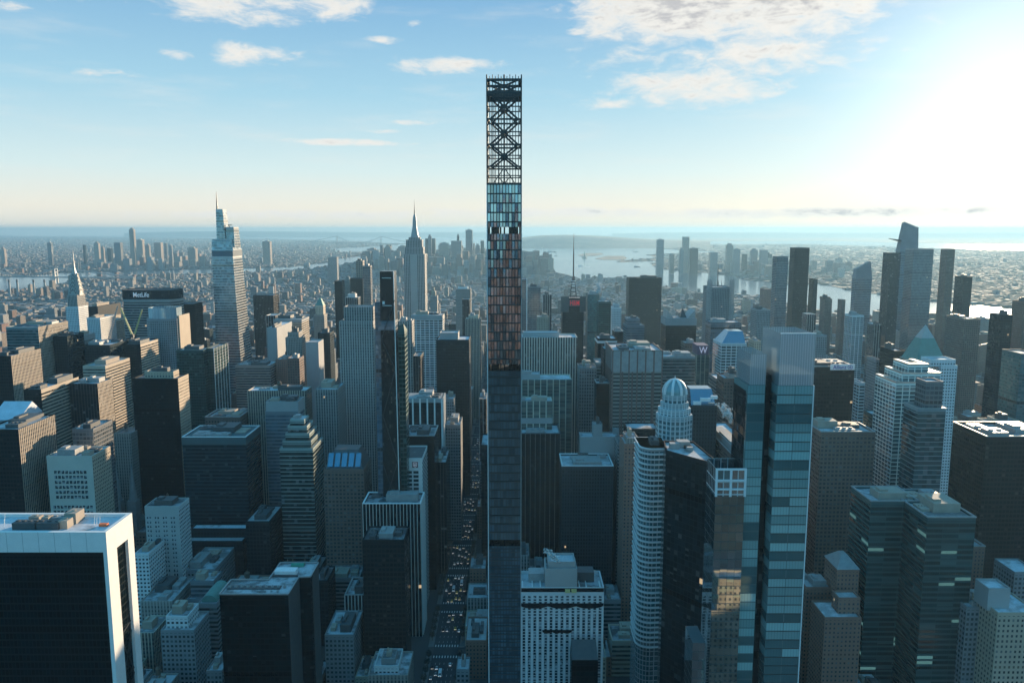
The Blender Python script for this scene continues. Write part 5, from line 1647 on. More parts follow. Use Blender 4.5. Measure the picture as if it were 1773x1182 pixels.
def pyramid(root, x0, x1, y0, y1, z0, z1, mat, name='pyramid_roof', k=0.0, off=None):
    xm, ym = (x0 + x1) / 2, (y0 + y1) / 2
    a, b = (x1 - x0) / 2 * k, (y1 - y0) / 2 * k
    mb = MB().walls(rect(x0, x1, y0, y1), z0, z1, 50, 50, ring2=rect(xm - a, xm + a, ym - b, ym + b) if k else [(xm, ym)] * 4 if False else rect(xm - .05, xm + .05, ym - .05, ym + .05), cap=True)
    return mb.build(name, mat, root)


# green pyramid on its stone tower
d = 905.0
X = lambda px: x_at(px, 610, d)
Z = lambda py: z_at(py, d)
root = thing('pyramid_tower', 'stone tower crowned by a green copper pyramid with a pale glass tip, at right', 'skyscraper', (X(1613), d + 20, 0))
foot(X(1588), X(1640), d + 3, 40, Z(625), 'the green pyramid roof', (1588, 1640, 600))
d2 = d + 34
X2 = lambda px: x_at(px, 610, d2)
xa, xb = X2(1587), X2(1642)
block(root, xa, xb, d2, d2 + 40, 0, z_at(626, d2), 'tan_fins', name='facade')
pyramid(root, xa + 1, xb - 1, d2 + 1, d2 + 39, z_at(626, d2) - 1, z_at(585, d2 + 14), M['copper'], k=.42)
pyramid(root, (xa + xb) / 2 - 8, (xa + xb) / 2 + 8, d2 + 12, d2 + 28, z_at(585, d2 + 14) - .5, z_at(562, d2 + 18), M['chrome'], name='glass_tip')

# copper-roofed masonry tower
d = 1500.0
root = thing('copper_roofed_tower', 'tan masonry tower with a slim green copper pyramid roof, left of centre', 'building', (x_at(552, 540, d), d + 12, 0))
xa, xb = x_at(543, 540, d), x_at(561, 540, d)
foot(xa, xb, d, 24, z_at(535, d), 'the copper-roofed tower', (543, 561, 520))
block(root, xa, xb, d, d + 24, 0, z_at(545, d), 'stone')
block(root, xa + 3, xb - 2, d + 3, d + 21, z_at(548, d), z_at(529, d), 'tan', name='upper_facade')
pyramid(root, xa + 3, xb - 2, d + 3, d + 21, z_at(529, d) - .5, z_at(517, d), M['copper'], k=.25)

# glass prism-topped office tower
d = 1050.0
X = lambda px: x_at(px, 590, d)
root = thing('office_tower', 'striped tower with a sloped blue glass wedge on top, left of the tall glass slab', 'office tower', (X(1272), d + 20, 0))
foot(X(1247), X(1294), d, 44, z_at(592, d), 'the glass-wedge tower', (1247, 1294, 592))
block(root, X(1249), X(1293), d, d + 44, 0, z_at(594, d), 'white_band')
xa, xb = X(1249) + 1, X(1293) - 1
z0, z1 = z_at(594, d) - 1, z_at(573, d + 14)
mb = MB()
xk = X(1266)
mb.poly([(xa, d + 1, z0), (xb, d + 1, z0), (xb - 1, d + 14, z1), (xk, d + 14, z1)])
mb.poly([(xa, d + 43, z0), (xa, d + 1, z0), (xk, d + 14, z1), (xk, d + 36, z1)])
mb.poly([(xb, d + 1, z0), (xb, d + 43, z0), (xb - 1, d + 36, z1), (xb - 1, d + 14, z1)])
mb.poly([(xk, d + 14, z1), (xb - 1, d + 14, z1), (xb - 1, d + 36, z1), (xk, d + 36, z1)])
mb.poly([(xb, d + 43, z0), (xa, d + 43, z0), (xk, d + 36, z1), (xb - 1, d + 36, z1)])
mb.build('glass_wedge', M['slope_glass'], root)

# sloped glass top block beside the dome
d = 705.0
X = lambda px: x_at(px, 695, d)
root = thing('office_tower', 'dark tower with a sloped pale glass roof right beside the domed tower', 'office tower', (X(1220), d + 20, 0))
foot(X(1197), X(1243), d, 40, z_at(700, d), 'the sloped-roof tower', (1197, 1243, 695))
block(root, X(1196), X(1242), d, d + 40, 0, z_at(702, d), 'dark_grid')
z0, z1 = z_at(702, d) - .8, z_at(672, d + 16)
MB().walls(rect(X(1196) + 1, X(1242) - 1, d + 1, d + 39), z0, z1, 60, 60, ring2=rect(X(1200), X(1238), d + 14, d + 30), cap=True).build('sloped_roof', M['slope_glass'], root)
mb = MB()
for a, b, py in ((1201, 1214, 697), (1213, 1230, 691), (1231, 1242, 687)):
    mb.box(X(a), X(b), d - .6, d + 2.0, z_at(py + 3.5, d), z_at(py - 2, d), True)
mb.build('skylight_panels', M['white'], root)

# long brown slab seen from its left flank
d, dep = 632.0, 150
X = lambda px: x_at(px, 808, d)
root = thing('office_slab', 'long brown slab with ledges and a bright cluttered roof, left of the tall glass slab', 'office block', (X(1300), d + 75, 0))
foot(X(1286), X(1340), d, dep, z_at(806, d), 'the long brown slab', (1286, 1320, 806))
block(root, X(1286), X(1340), d, d + dep, 0, z_at(806, d), 'brown', roof='roof_pale')
for py in (806, 838, 856):
    z = z_at(py, d)
    MB().box(X(1286) - .5, X(1340) + .5, d - .5, d + dep + .5, z - 1.4, z).build('ledge', M['mech'], root) if py != 806 else MB().box(X(1286) - .5, X(1286) + .4, d - .5, d + dep + .5, z + .02, z + .8).build('ledge', M['mech'], root)
roof_kit(root, X(1287), X(1338), d + 4, d + 140, z_at(806, d) - 1.2, 8, random.Random(9))

# antenna tower with red letters
d = 1480.0
X = lambda px: x_at(px, 520, d)
Z = lambda py: z_at(py, d)
root = thing('antenna_tower', 'dark square tower with corner screens and red letters, carrying a tall broadcast mast', 'skyscraper', (X(992), d + 22, 0))
foot(X(972), X(1012), d, 44, Z(513), 'the antenna tower', (972, 1012, 513))
block(root, X(974), X(1011), d, d + 44, 0, Z(516), 'dark', roof='roof_dark')
for a, b in ((971, 985), (1004, 1014)):
    MB().box(X(a), X(b), d - 3, d - 1, Z(540), Z(513), True).build('corner_screen', M['mech_dark'], root)
MB().box(X(985.5), X(1003.5), d - 2.5, d - 1, Z(530), Z(519), True).build('sign_board', M['mech_dark'], root)
text_part('sign_letters', 'H&M', M['letter_red'], root, X(987), X(1003), d - 2.6, Z(524), .6, Z(519.5) - Z(528.5))
mm = MB()
cxm, cym = X(994), d + 22
for s in ((-1, -1), (1, -1), (1, 1), (-1, 1)):
    mm.bar((cxm + s[0] * 6, cym + s[1] * 6, Z(516)), (cxm + s[0] * 1.6, cym + s[1] * 1.6, Z(480)), 1.1, .7)
for i in range(5):
    z = Z(514 - i * 7)
    r = 6 - i * .95
    for p, q in (((-1, -1), (1, -1)), ((1, -1), (1, 1)), ((1, 1), (-1, 1)), ((-1, 1), (-1, -1))):
        mm.bar((cxm + p[0] * r, cym + p[1] * r, z), (cxm + q[0] * r, cym + q[1] * r, z), .8)
mm.build('mast_base', M['steel'], root)
MB().bar((cxm, cym, Z(490)), (cxm, cym, Z(440)), 2.6, 2.0).bar((cxm, cym, Z(440)), (cxm, cym, Z(404)), 1.6, .5).build('broadcast_mast', plain('mast_rust', (.2, .1, .08), .6), root)
mb = MB()
for py in (497, 493, 488):
    mb.lathe([(4.2, Z(py)), (4.2, Z(py) + 1.2)], (cxm, cym), 10)
mb.build('dish_rings', M['white'], root)

# rod-topped tower
d = 1420.0
X = lambda px: x_at(px, 520, d)
Z = lambda py: z_at(py, d)
root = thing('rod_topped_tower', 'grey screened tower with forests of vertical rods at its corners and a thin mast', 'skyscraper', (X(1246), d + 24, 0))
foot(X(1223), X(1270), d, 48, Z(500), 'the rod-topped tower', (1223, 1270, 500))
block(root, X(1228), X(1266), d, d + 48, 0, Z(497), 'grey', par=2)
for a, b in ((1223, 1231), (1262, 1270)):
    mb = MB()
    for i in range(9):
        x = X(a + (b - a) * i / 8)
        mb.box(x - .35, x + .35, d - 2.5, d - 1.7, 0, Z(486 - (i * 7 % 5)))
    mb.build('corner_rods', M['mech'], root)
mb = MB()
for i in range(16):
    x = X(1229 + 36 * i / 15)
    mb.bar((x, d + 6 + (i * 13 % 30), Z(498)), (x, d + 6 + (i * 13 % 30), Z(492 - (i * 5 % 7))), .6)
mb.build('roof_rods', M['mech'], root)
MB().bar((X(1247), d + 22, Z(497)), (X(1247), d + 22, Z(458)), 1.8, .4).build('mast', M['steel'], root)

# hotel with the glowing letter
d = 1090.0
X = lambda px: x_at(px, 610, d)
Z = lambda py: z_at(py, d)
root = thing('hotel', 'slim cream-ribbed hotel tower with a big white letter on its dark top', 'hotel', (X(1217), d + 16, 0))
foot(X(1205), X(1229), d, 32, Z(598), 'the lettered slim hotel', (1205, 1229, 598))
block(root, X(1206), X(1228), d, d + 32, 0, Z(614), 'cream_fins')
MB().box(X(1207), X(1227), d + .3, d + 30, Z(614) - 1, Z(598)).build('sign_box', M['sign_purple'], root)
text_part('sign_letter', 'W', plain('sign_glow', (.8, .7, .8), .5, 0, .02, 1, emit=(1, .85, .95), es=.12), root, X(1210.5), X(1224.5), d + .2, Z(606), .6, Z(600.5) - Z(611.5))
MB().box(X(1228) + .1, X(1231), d + 2, d + 30, 0, Z(618)).build('side_wing', STY['bluegrey'][0], root)

# sign on the dark ribbed tower
for o in list(bpy.data.objects):
    if o.get('label', '').startswith('dark ribbed tower carrying a white name sign'):
        d = 800.0
        X = lambda px: x_at(px, 632, d)
        MB().box(X(1437.5), X(1479.5), d - 1.0, d - .3, z_at(648.5, d) + 5, z_at(648.5, d) + 11, True).build('sign_board', M['white'], o)
        zc = z_at(648.5, d) + 8
        text_part('sign_letters', 'Allianz', M['letter_blue'], o, X(1442), X(1465), d - 1.02, zc + .1, .25, 4.4)
        mb = MB()
        cxx, r = X(1471.5), 2.3
        for t in range(20):
            a0, a1 = 2 * math.pi * t / 20, 2 * math.pi * (t + 1) / 20
            mb.bar((cxx + r * math.cos(a0), d - 1.15, zc + r * math.sin(a0)), (cxx + r * math.cos(a1), d - 1.15, zc + r * math.sin(a1)), .35)
        for q, hh in ((-.75, .9), (0, 1.4), (.75, .9)):
            mb.bar((cxx + q, d - 1.15, zc - hh), (cxx + q, d - 1.15, zc + hh * .9), .35)
        mb.build('sign_emblem', M['letter_blue'], o)
    if o.get('label', '').startswith('brown-striped hotel tower with twin'):
        d = 1200.0
        X = lambda px: x_at(px, 545, d)
        zt = z_at(551, d)
        for a, b, c in ((1155, 1168, 1157), (1190, 1205, 1204)):
            mb = MB()
            for y in (d + 3, d + 36):
                q = [(X(a), y, zt - 1), (X(b), y, zt - 1), (X(c), y, zt + 12)]
                mb.poly(q if y < d + 10 else q[::-1])
            mb.poly([(X(b), d + 3, zt - 1), (X(b), d + 36, zt - 1), (X(c), d + 36, zt + 12), (X(c), d + 3, zt + 12)])
            mb.poly([(X(a), d + 36, zt - 1), (X(a), d + 3, zt - 1), (X(c), d + 3, zt + 12), (X(c), d + 36, zt + 12)])
            mb.build('roof_horn', M['mech'], o)
        pyramid(o, X(1180), X(1192), d + 10, d + 26, zt - 1, zt + 13, M['steel'], name='roof_spike', k=.1)
    if o.get('label', '').startswith('slanted-crown brown building'):
        d = 718.0
        X = lambda px: x_at(px, 800, d)
        zt = z_at(812, d)
        MB().walls(rect(X(562), X(628), d + 1, d + 39), zt - 1, z_at(778, d + 12), 80, 80, ring2=rect(X(574), X(617), d + 13, d + 30), cap=True).build('mansard_roof', M['mech_dark'], o)
        for i, (a, b) in enumerate(((566, 575), (578, 587), (590, 599), (602, 611), (614, 623))):
            za, zb = zt + 2.0, zt + 13
            MB().poly([(X(a), d + 1.2, za), (X(b), d + 1.2, za), (X(b), d + 9.2, zb), (X(a), d + 9.2, zb)]).poly([(X(b), d + 1.2, za), (X(b), d + 9.3, za), (X(b), d + 9.2, zb)]).poly([(X(a), d + 9.3, za), (X(a), d + 1.2, za), (X(a), d + 9.2, zb)]).build('dormer_pane', M['slope_glass'], o)
    if o.get('label', '').startswith('brown brick apartment tower with hipped'):
        d = 560.0
        pyramid(o, x_at(1449, 985, d), x_at(1489, 985, d), d - .8, d + 25, z_at(985, d) + .02, z_at(957, d + 10), M['roof'].copy() if False else M['mech'], name='hipped_roof', k=.22)

# --- riverside glass towers with slanted tops
d = 2350.0
X = lambda px: x_at(px, 420, d)
Z = lambda py: z_at(py, d)
root = thing('deck_skyscraper', 'glass skyscraper with a slanted peak and a jutting triangular viewing deck, at right', 'skyscraper', (X(1570), d + 30, 0))
foot(X(1552), X(1591), d, 60, Z(430), 'the deck-bearing skyscraper', (1552, 1591, 385))
mb = MB()
xa, xb = X(1557), X(1592)
xt0, xt1 = X(1565), X(1590)
zl, zr = Z(384), Z(394)
y0, y1 = d, d + 26
mb.walls(rect(xa, xb, y0, y1), 0, Z(433), 4, 5, ring2=rect(X(1559), X(1591), y0 + 1, y1 - 1), ztop=Z(433))
r0 = rect(X(1559), X(1591), y0 + 1, y1 - 1)
top = [(xt0, y0 + 5, zl), (xt1, y0 + 4, zr), (xt1, y1 - 5, zr - 3), (xt0, y1 - 6, zl - 3)]
for i in range(4):
    j = (i + 1) % 4
    mb.poly([(*r0[i], Z(433)), (*r0[j], Z(433)), top[j], top[i]], [(i * 40, 0), (i * 40 + 8, 0), (i * 40 + 8, 12), (i * 40, 12)])
mb.poly(top)
mb.build('facade', STY['bluegrey'][0], root)
MB().poly([(X(1539), d + 4, Z(412.5)), (X(1557), d - 8, Z(415)), (X(1560), d + 20, Z(415))]).poly([(X(1557), d - 8, Z(415)), (X(1539), d + 4, Z(412.5)), (X(1539), d + 4, Z(413.5)), (X(1560), d - 6, Z(418))]).poly([(X(1539), d + 4, Z(413.5)), (X(1560), d + 20, Z(418)), (X(1560), d - 6, Z(418))]).poly([(X(1539), d + 4, Z(412.5)), (X(1560), d + 20, Z(415)), (X(1560), d + 20, Z(418)), (X(1539), d + 4, Z(413.5))]).build('viewing_deck', M['mech_dark'], root)

d = 2300.0
X = lambda px: x_at(px, 480, d)
Z = lambda py: z_at(py, d)
root = thing('wedge_top_tower', 'glass tower with a sharp slanted wedge top catching the sun, before the river', 'skyscraper', (X(1492), d + 25, 0))
foot(X(1475), X(1510), d, 50, Z(465), 'the wedge-topped glass tower', (1475, 1510, 455))
mb = MB()
r0 = rect(X(1482), X(1510), d, d + 26)
mb.walls(r0, 0, Z(480), 4, 5)
top = [(X(1484), d + 2, Z(465)), (X(1507), d + 4, Z(452)), (X(1507), d + 22, Z(453)), (X(1484), d + 24, Z(466))]
for i in range(4):
    j = (i + 1) % 4
    mb.poly([(*r0[i], Z(480)), (*r0[j], Z(480)), top[j], top[i]], [(i * 40, 0), (i * 40 + 8, 0), (i * 40 + 8, 8), (i * 40, 8)])
mb.poly(top)
mb.build('facade', STY['bluegrey'][0], root)

# --- sloped white roof at the left edge, gothic church, barrel roof
d = 765.0
xa, xb = x_at(-20, 700, d), x_at(30, 700, d)
root = thing('office_block', 'block with a sloping snow-white roof at the left edge', 'building', ((xa + xb) / 2, d + 20, 0))
foot(xa, xb, d, 40, z_at(700, d), 'the sloping white roof', (-20, 30, 705))
block(root, xa, xb, d, d + 40, 0, z_at(727, d), 'grey')
z0, z1 = z_at(727, d) + .02, z_at(695, d + 22)
MB().poly([(xa, d, z0), (xb, d, z0), (xb, d + 24, z1), (xa, d + 24, z1)]).poly([(xb, d, z0), (xb, d + 40, z0), (xb, d + 24, z1)]).poly([(xa, d + 24, z1), (xb, d + 24, z1), (xb, d + 40, z0), (xa, d + 40, z0)]).build('sloped_roof', plain('snowy_roof', (.55, .58, .62), .7), root)

d = 860.0
X = lambda px: x_at(px, 850, d)
root = thing('cathedral', 'pale gothic cathedral with twin spires in the shade, left of the black box tower', 'church', (X(212), d + 40, 0))
foot(X(194), X(232), d, 90, 40, 'the twin-spired cathedral', (194, 232, 800))
nv = MB().box(X(201), X(224), d + 12, d + 90, 0, 26)
xl_, xr_ = X(201), X(224)
xm = (xl_ + xr_) / 2
nv.poly([(xl_, d + 12, 26), (xr_, d + 12, 26), (xm, d + 12, 36)]).poly([(xr_, d + 12, 26), (xr_, d + 90, 26), (xm, d + 90, 36), (xm, d + 12, 36)]).poly([(xl_, d + 90, 26), (xl_, d + 12, 26), (xm, d + 12, 36), (xm, d + 90, 36)])
nv.build('nave', STY['stone'][0], root)
for px in (199, 226):
    x = X(px)
    tw = MB().box(x - 5, x + 5, d, d + 10, 0, 58)
    tw.lathe([(4.8, 58), (3.2, 72), (.2, 101)], (x, d + 5), 8, False)
    tw.build('spire', M['mech_tan'] if False else M['mech'], root)

d = 600.0
X = lambda px: x_at(px, 1020, d)
root = thing('masonry_building', 'grey masonry house with a green barrel-vaulted roof, left of the dark twin-slab tower', 'building', (X(357), d + 20, 0))
xa, xb = X(341), X(374)
foot(xa, xb, d, 34, z_at(1030, d), 'the barrel-roofed house', (341, 374, 1020))
zt = z_at(1044, d)
block(root, xa, xb, d, d + 34, 0, zt, 'grey_band')
mb = MB()
cz = (xb - xa) / 2
xm = (xa + xb) / 2
for t in range(10):
    a0, a1 = math.pi * t / 10, math.pi * (t + 1) / 10
    P = [(xm - cz * .8 * math.cos(a), zt - .8 + cz * .75 * math.sin(a)) for a in (a0, a1)]
    mb.poly([(P[1][0], d + 4, P[1][1]), (P[0][0], d + 4, P[0][1]), (P[0][0], d + 32, P[0][1]), (P[1][0], d + 32, P[1][1])])
    mb.poly([(P[0][0], d + 4, P[0][1]), (P[1][0], d + 4, P[1][1]), (xm, d + 4, zt - .8)])
mb.build('barrel_roof', M['copper'], root)

# white air dome at right
c = ground(1682, 708)
mb = MB().lathe([(34, 0), (33, 6), (28, 12), (18, 16), (.01, 17)], (c.x, c.y), 20)
o = mb.build('air_dome', M['white'], None, smooth=True, origin=(c.x, c.y, 0))
tag(o, 'low white domed sports roof among brick houses at right', 'dome')

# --- construction cranes
def crane(px, py, jibs, d, label):
    c = at(px, py, d)
    root = thing('tower_crane', label, 'crane', (c.x, c.y, c.z - 26))
    zb = c.z - 26
    mb = MB()
    for s in ((-1, -1), (1, -1), (1, 1), (-1, 1)):
        mb.bar((c.x + s[0] * 1.2, c.y + s[1] * 1.2, zb), (c.x + s[0] * 1.2, c.y + s[1] * 1.2, c.z), .6)
    for i in range(8):
        z = zb + 26 * i / 8
        mb.bar((c.x - 1.2, c.y - 1.2, z), (c.x + 1.2, c.y - 1.2, z + 3.2), .4).bar((c.x - 1.2, c.y + 1.2, z + 3.2), (c.x - 1.2, c.y - 1.2, z), .4)
    mb.build('mast', M['mech'], root)
    MB().box(c.x - 2.4, c.x + 2.4, c.y - 2.4, c.y + 2.4, c.z - 1, c.z + 4, True).build('cab', M['steel'], root)
    for jx, jy, m_ in jibs:
        e = at(jx, jy, d + 4)
        mb = MB()
        a0 = Vector((c.x, c.y, c.z + 3))
        dv = e - a0
        n = 14
        side = Vector((0, 1, 0))
        up = dv.cross(side).normalized()
        C3 = [side * 1.1 - up * .8, -side * 1.1 - up * .8, up * 1.2]
        for o3 in C3:
            mb.bar(a0 + o3, e + o3 * .5, .65)
        for i in range(n):
            p, q = a0 + dv * (i / n), a0 + dv * ((i + 1) / n)
            for u in range(3):
                mb.bar(p + C3[u], q + C3[(u + 1) % 3], .4)
        mb.build('jib', M[m_], root)
    return root


crane(229, 583, [(209, 533, 'yellow')], 1192, 'yellow-tipped tower crane with its jib leaning left, atop the half-built tower')
crane(233, 583, [(246, 536, 'yellow')], 1215, 'tower crane with its jib leaning right, atop the half-built tower')
crane(188, 592, [(204, 530, 'mech')], 1230, 'grey crane with a steep jib left of the half-built tower')

# --- East River power plant stacks and bridges
stacks = [(15, 484, 'leftmost of four tall grey chimneys by the left river'), (29, 484, 'second from left of four tall grey chimneys by the left river'),
          (57.5, 484, 'third from left of four tall grey chimneys by the left river'), (76.5, 484, 'rightmost of four tall grey chimneys by the left river')]
for px, py, lb in stacks:
    d = 4150.0
    p = at(px, py, d)
    o = MB().lathe([(6.2, 0), (4.6, p.z - 8), (4.4, p.z)], (p.x, p.y), 14).build('chimney', M['mech'], None, origin=(p.x, p.y, 0))
    tag(o, lb, 'chimney', 'chimneys of the river power plant')
    cap = MB().lathe([(4.75, p.z - 14), (4.7, p.z + .2)], (p.x, p.y), 14).build('dark_cap', M['mech_dark'], o, origin=(p.x, p.y, 0))
for px, lb in ((134.5, 'left one of two slim pale stacks beyond the left river'), (137.8, 'right one of two slim pale stacks beyond the left river')):
    p = at(px, 446, 6600)
    tag(MB().lathe([(5, 0), (3.6, p.z)], (p.x, p.y), 10).build('smokestack', M['mech_tan'], None, origin=(p.x, p.y, 0)), lb, 'chimney', 'slim stacks beyond the left river')


def bridge(name, label, towers, zdeck, ext, wid, ht, mat, cross=4):
    a, b = towers
    root = thing(name, label, 'bridge', ((a.x + b.x) / 2, (a.y + b.y) / 2, 0))
    dv = (b - a)
    L = dv.length
    u = dv / L
    n = Vector((-u.y, u.x, 0))
    for t in (a, b):
        mb = MB()
        for s in (-1, 1):
            q = t + n * (s * wid / 2)
            mb.bar((q.x, q.y, 0), (q.x, q.y, ht), wid * .34, wid * .26)
        for z in (zdeck + 6, ht * .72, ht - 6):
            p, q = t - n * wid / 2, t + n * wid / 2
            mb.bar((p.x, p.y, z), (q.x, q.y, z), wid * .22)
        mb.build('bridge_tower', M[mat], root)
    p, q = a - u * ext[0], b + u * ext[1]
    dk = MB()
    for s in (-1, 0, 1):
        o_ = n * (s * wid * .28)
        dk.bar((p.x + o_.x, p.y + o_.y, zdeck - 4), (q.x + o_.x, q.y + o_.y, zdeck - 4), max(8, wid * .3))
    dk.build('deck', M[mat], root)
    for s in (-1, 1):
        mb = MB()
        def pt(k, z):
            w = a + u * k + n * (s * wid / 2)
            return (w.x, w.y, z)
        prev = None
        for i in range(25):
            k = L * i / 24
            z = zdeck + 4 + (ht - zdeck - 4) * (2 * i / 24 - 1) ** 2
            c = pt(k, z)
            if prev: mb.bar(prev, c, 4.5)
            mb.bar(c, pt(k, zdeck), 1.4)
            prev = c
        mb.bar(pt(0, ht), pt(-ext[0] * .8, zdeck), 4.5)
        mb.bar(pt(L, ht), pt(L + ext[1] * .8, zdeck), 4.5)
        mb.build('cable', M[mat], root)
    return root


pa, pb = at(583, 404, 18000), at(659.5, 404, 17000)
pa.z = pb.z = 0
bridge('suspension_bridge', 'far grey suspension bridge across the harbour mouth, two tall towers', (pa, pb), 70, (1300, 1300), 34, 212, 'mech_dark')
pa, pb = ground(97, 492), ground(122, 491)
pb = Vector((pa.x - 500, pa.y + 40, 0))
pa2 = ground(98, 490)
bridge('river_bridge', 'steel river bridge with a pale lattice tower, crossing the left river behind the chimneys', (Vector((pa2.x - 480, pa2.y + 60, 0)), pa2), 44, (600, 700), 26, 104, 'mech')

# --- statue on its island
d = 10200.0
p = at(1012, 441, d)
x, y = p.x, p.y
root = thing('statue', 'tiny standing statue with raised arm on a star-shaped pedestal, on an island in the bay', 'statue', (x, y, 0))
MB().lathe([(34, 0), (32, 14), (20, 14.5)], (x, y), 11).build('fort_base', M['mech_tan'], root)
MB().lathe([(11, 14), (9, 34), (8, 46)], (x, y), 4).build('pedestal', M['mech_tan'], root)
MB().lathe([(6.5, 46), (6, 58), (5, 70), (4.4, 74), (2.2, 77), (2.6, 80), (2.2, 83), (.1, 85)], (x, y), 10).bar((x - 3.5, y, 73), (x - 6, y, 88), 2.6, 1.6).bar((x - 6, y, 88), (x - 6, y, 93), 2.2, .6).bar((x + 3.5, y, 72), (x + 5.5, y, 64), 2.6, 2).build('figure', M['copper'], root)

# --- boats
for px, py, L, lb in ((955, 436.5, 150, 'long cargo ship lying far out in the bay, right of the lattice tower'), (926, 434, 90, 'dark barge in the bay, nearest the lattice tower'), (940, 430.5, 70, 'small ship far out in the bay above the long cargo ship'),
                      (963, 443, 50, 'small dark boat below the long cargo ship'), (1005, 461, 46, 'white ferry trailing a wake in the middle of the bay'), (1101, 436, 90, 'dark ship in the bay left of the tall river towers'),
                      (1103, 462, 60, 'ferry crossing in front of the opposite pier'), (1167, 470, 40, 'small ferry close below the tall river towers'), (1003, 431, 60, 'little ship far out beside the statue island')):
    c = ground(px, py, -2)
    root = thing('boat', lb, 'boat', (c.x, c.y, -2), 0)
    w = L * .2
    hl = MB()
    hull = [(c.x - L / 2, c.y - w / 2), (c.x + L * .38, c.y - w / 2), (c.x + L / 2, c.y), (c.x + L * .38, c.y + w / 2), (c.x - L / 2, c.y + w / 2)]
    hl.walls(hull, -3, L * .06, 99, 99, cap=True)
    hl.build('hull', M['mech_dark'] if 'white' not in lb else M['white'], root)
    MB().box(c.x - L * .42, c.x - L * .1, c.y - w * .35, c.y + w * .35, L * .06, L * .17).build('cabin', M['white'], root)
c = ground(1011, 462, 0)
c0 = ground(1002, 460.5, 0)
wk = MB().poly([(c0.x, c0.y, -1.7), (c.x + 60, c.y - 60, -1.7), (c.x + 60, c.y + 20, -1.7)])
tag(wk.build('wake', M['white']), kind='stuff')

# --- far clusters of towers: downtown, Brooklyn, the New Jersey bank (each: left, right, top, distance, style)
far = []
for a, b, t in ((638, 651, 432), (653, 658, 440), (658, 663, 424), (666, 676, 427), (689, 699, 427), (736, 753, 413), (741, 747, 409), (761, 776, 421), (781, 799, 417), (791, 795, 408), (806, 818, 398), (819, 822, 421), (823, 831, 425), (832, 838, 417)):
    far.append((a, b, t, 6700 + (a * 37 % 700), 'downtown cluster left of the lattice tower'))
for a, b, t in ((907, 926, 436), (929, 940, 446), (940, 946, 443), (946, 952, 452)):
    far.append((a, b, t, 6500 + (a * 37 % 500), 'waterfront cluster right of the lattice tower'))
for a, b, t in ((223, 231, 397), (236, 246, 415), (197, 208, 420), (162, 170, 421), (81, 88, 420), (266, 278, 420), (251, 258, 425), (185, 192, 430), (284, 288, 421), (325, 338, 430), (292, 297, 425), (143, 147, 424), (174, 179, 429), (454, 467, 418), (567, 583, 445), (0, 7, 431)):
    far.append((a, b, t, 7600 + (a * 37 % 900) if a not in (567,) else 5200, 'Brooklyn skyline beyond the left river'))
for a, b, t in ((1138, 1150, 415), (1183, 1194, 410), (1177, 1184, 432), (1195, 1209, 430), (1230, 1243, 437), (1259, 1270, 424), (1271, 1282, 431), (1286, 1294, 440), (1301, 1312, 433), (1160, 1168, 440), (1318, 1330, 433), (1322, 1337, 440), (1432, 1443, 451), (1332, 1340, 447)):
    far.append((a, b, t, 6300 + (a * 37 % 700), 'towers on the opposite river bank'))
names = {}
for i, (a, b, t, d, where) in enumerate(far):
    names.setdefault(where, []).append(i)
ordw = ['first', 'second', 'third', 'fourth', 'fifth', 'sixth', 'seventh', 'eighth', 'ninth', 'tenth', 'eleventh', 'twelfth', 'thirteenth', 'fourteenth', 'fifteenth', 'sixteenth']
for where, idx in names.items():
    tall = min(idx, key=lambda i: far[i][2])
    for r, i in enumerate(sorted(idx, key=lambda i: far[i][0] + far[i][1])):
        a, b, t, d, _ = far[i]
        w = 'slim' if b - a < 8 else 'broad' if b - a > 12 else 'square'
        lead = ''
        lab = f'{"tallest" if i == tall else w} hazy tower, {lead}{ordw[r]} from the left in the {where}'
        p, q = at(a, t, d), at(b, t, d)
        dep = max(25, (q.x - p.x) * .8)
        root = thing('far_tower', lab, 'tower', ((p.x + q.x) / 2, d + dep / 2, 0), group='towers of the ' + where)
        st = ('far', 'far_tan', 'haze_glass', 'dark')[(i * 7) % 4]
        if where.startswith('Bro') and i % 3 == 0: st = 'far_tan'
        block(root, p.x, q.x, d, d + dep, 0, p.z, st, par=2, roof='roof')
        w_ = q.x - p.x
        if i % 3 == 0:
            block(root, p.x + w_ * .2, q.x - w_ * .25, d + dep * .2, d + dep * .8, p.z - 3, p.z + 14, st, name='crown', par=2)
        elif i % 3 == 1:
            MB().box(p.x + w_ * .3, q.x - w_ * .3, d + dep * .3, d + dep * .7, p.z - 2.5, p.z + 8).build('rooftop_unit', M['mech'], root)
        foot(p.x, q.x, d, dep, p.z, None, (a, b, t))
# ------------------------------------------------------------------ the rest of the city between the landmarks
def inside(x, y, poly):
    c = False
    n = len(poly)
    for i in range(n):
        a, b = poly[i], poly[(i + 1) % n]
        if (a.y > y) != (b.y > y) and x < (b.x - a.x) * (y - a.y) / (b.y - a.y) + a.x:
            c = not c
    return c


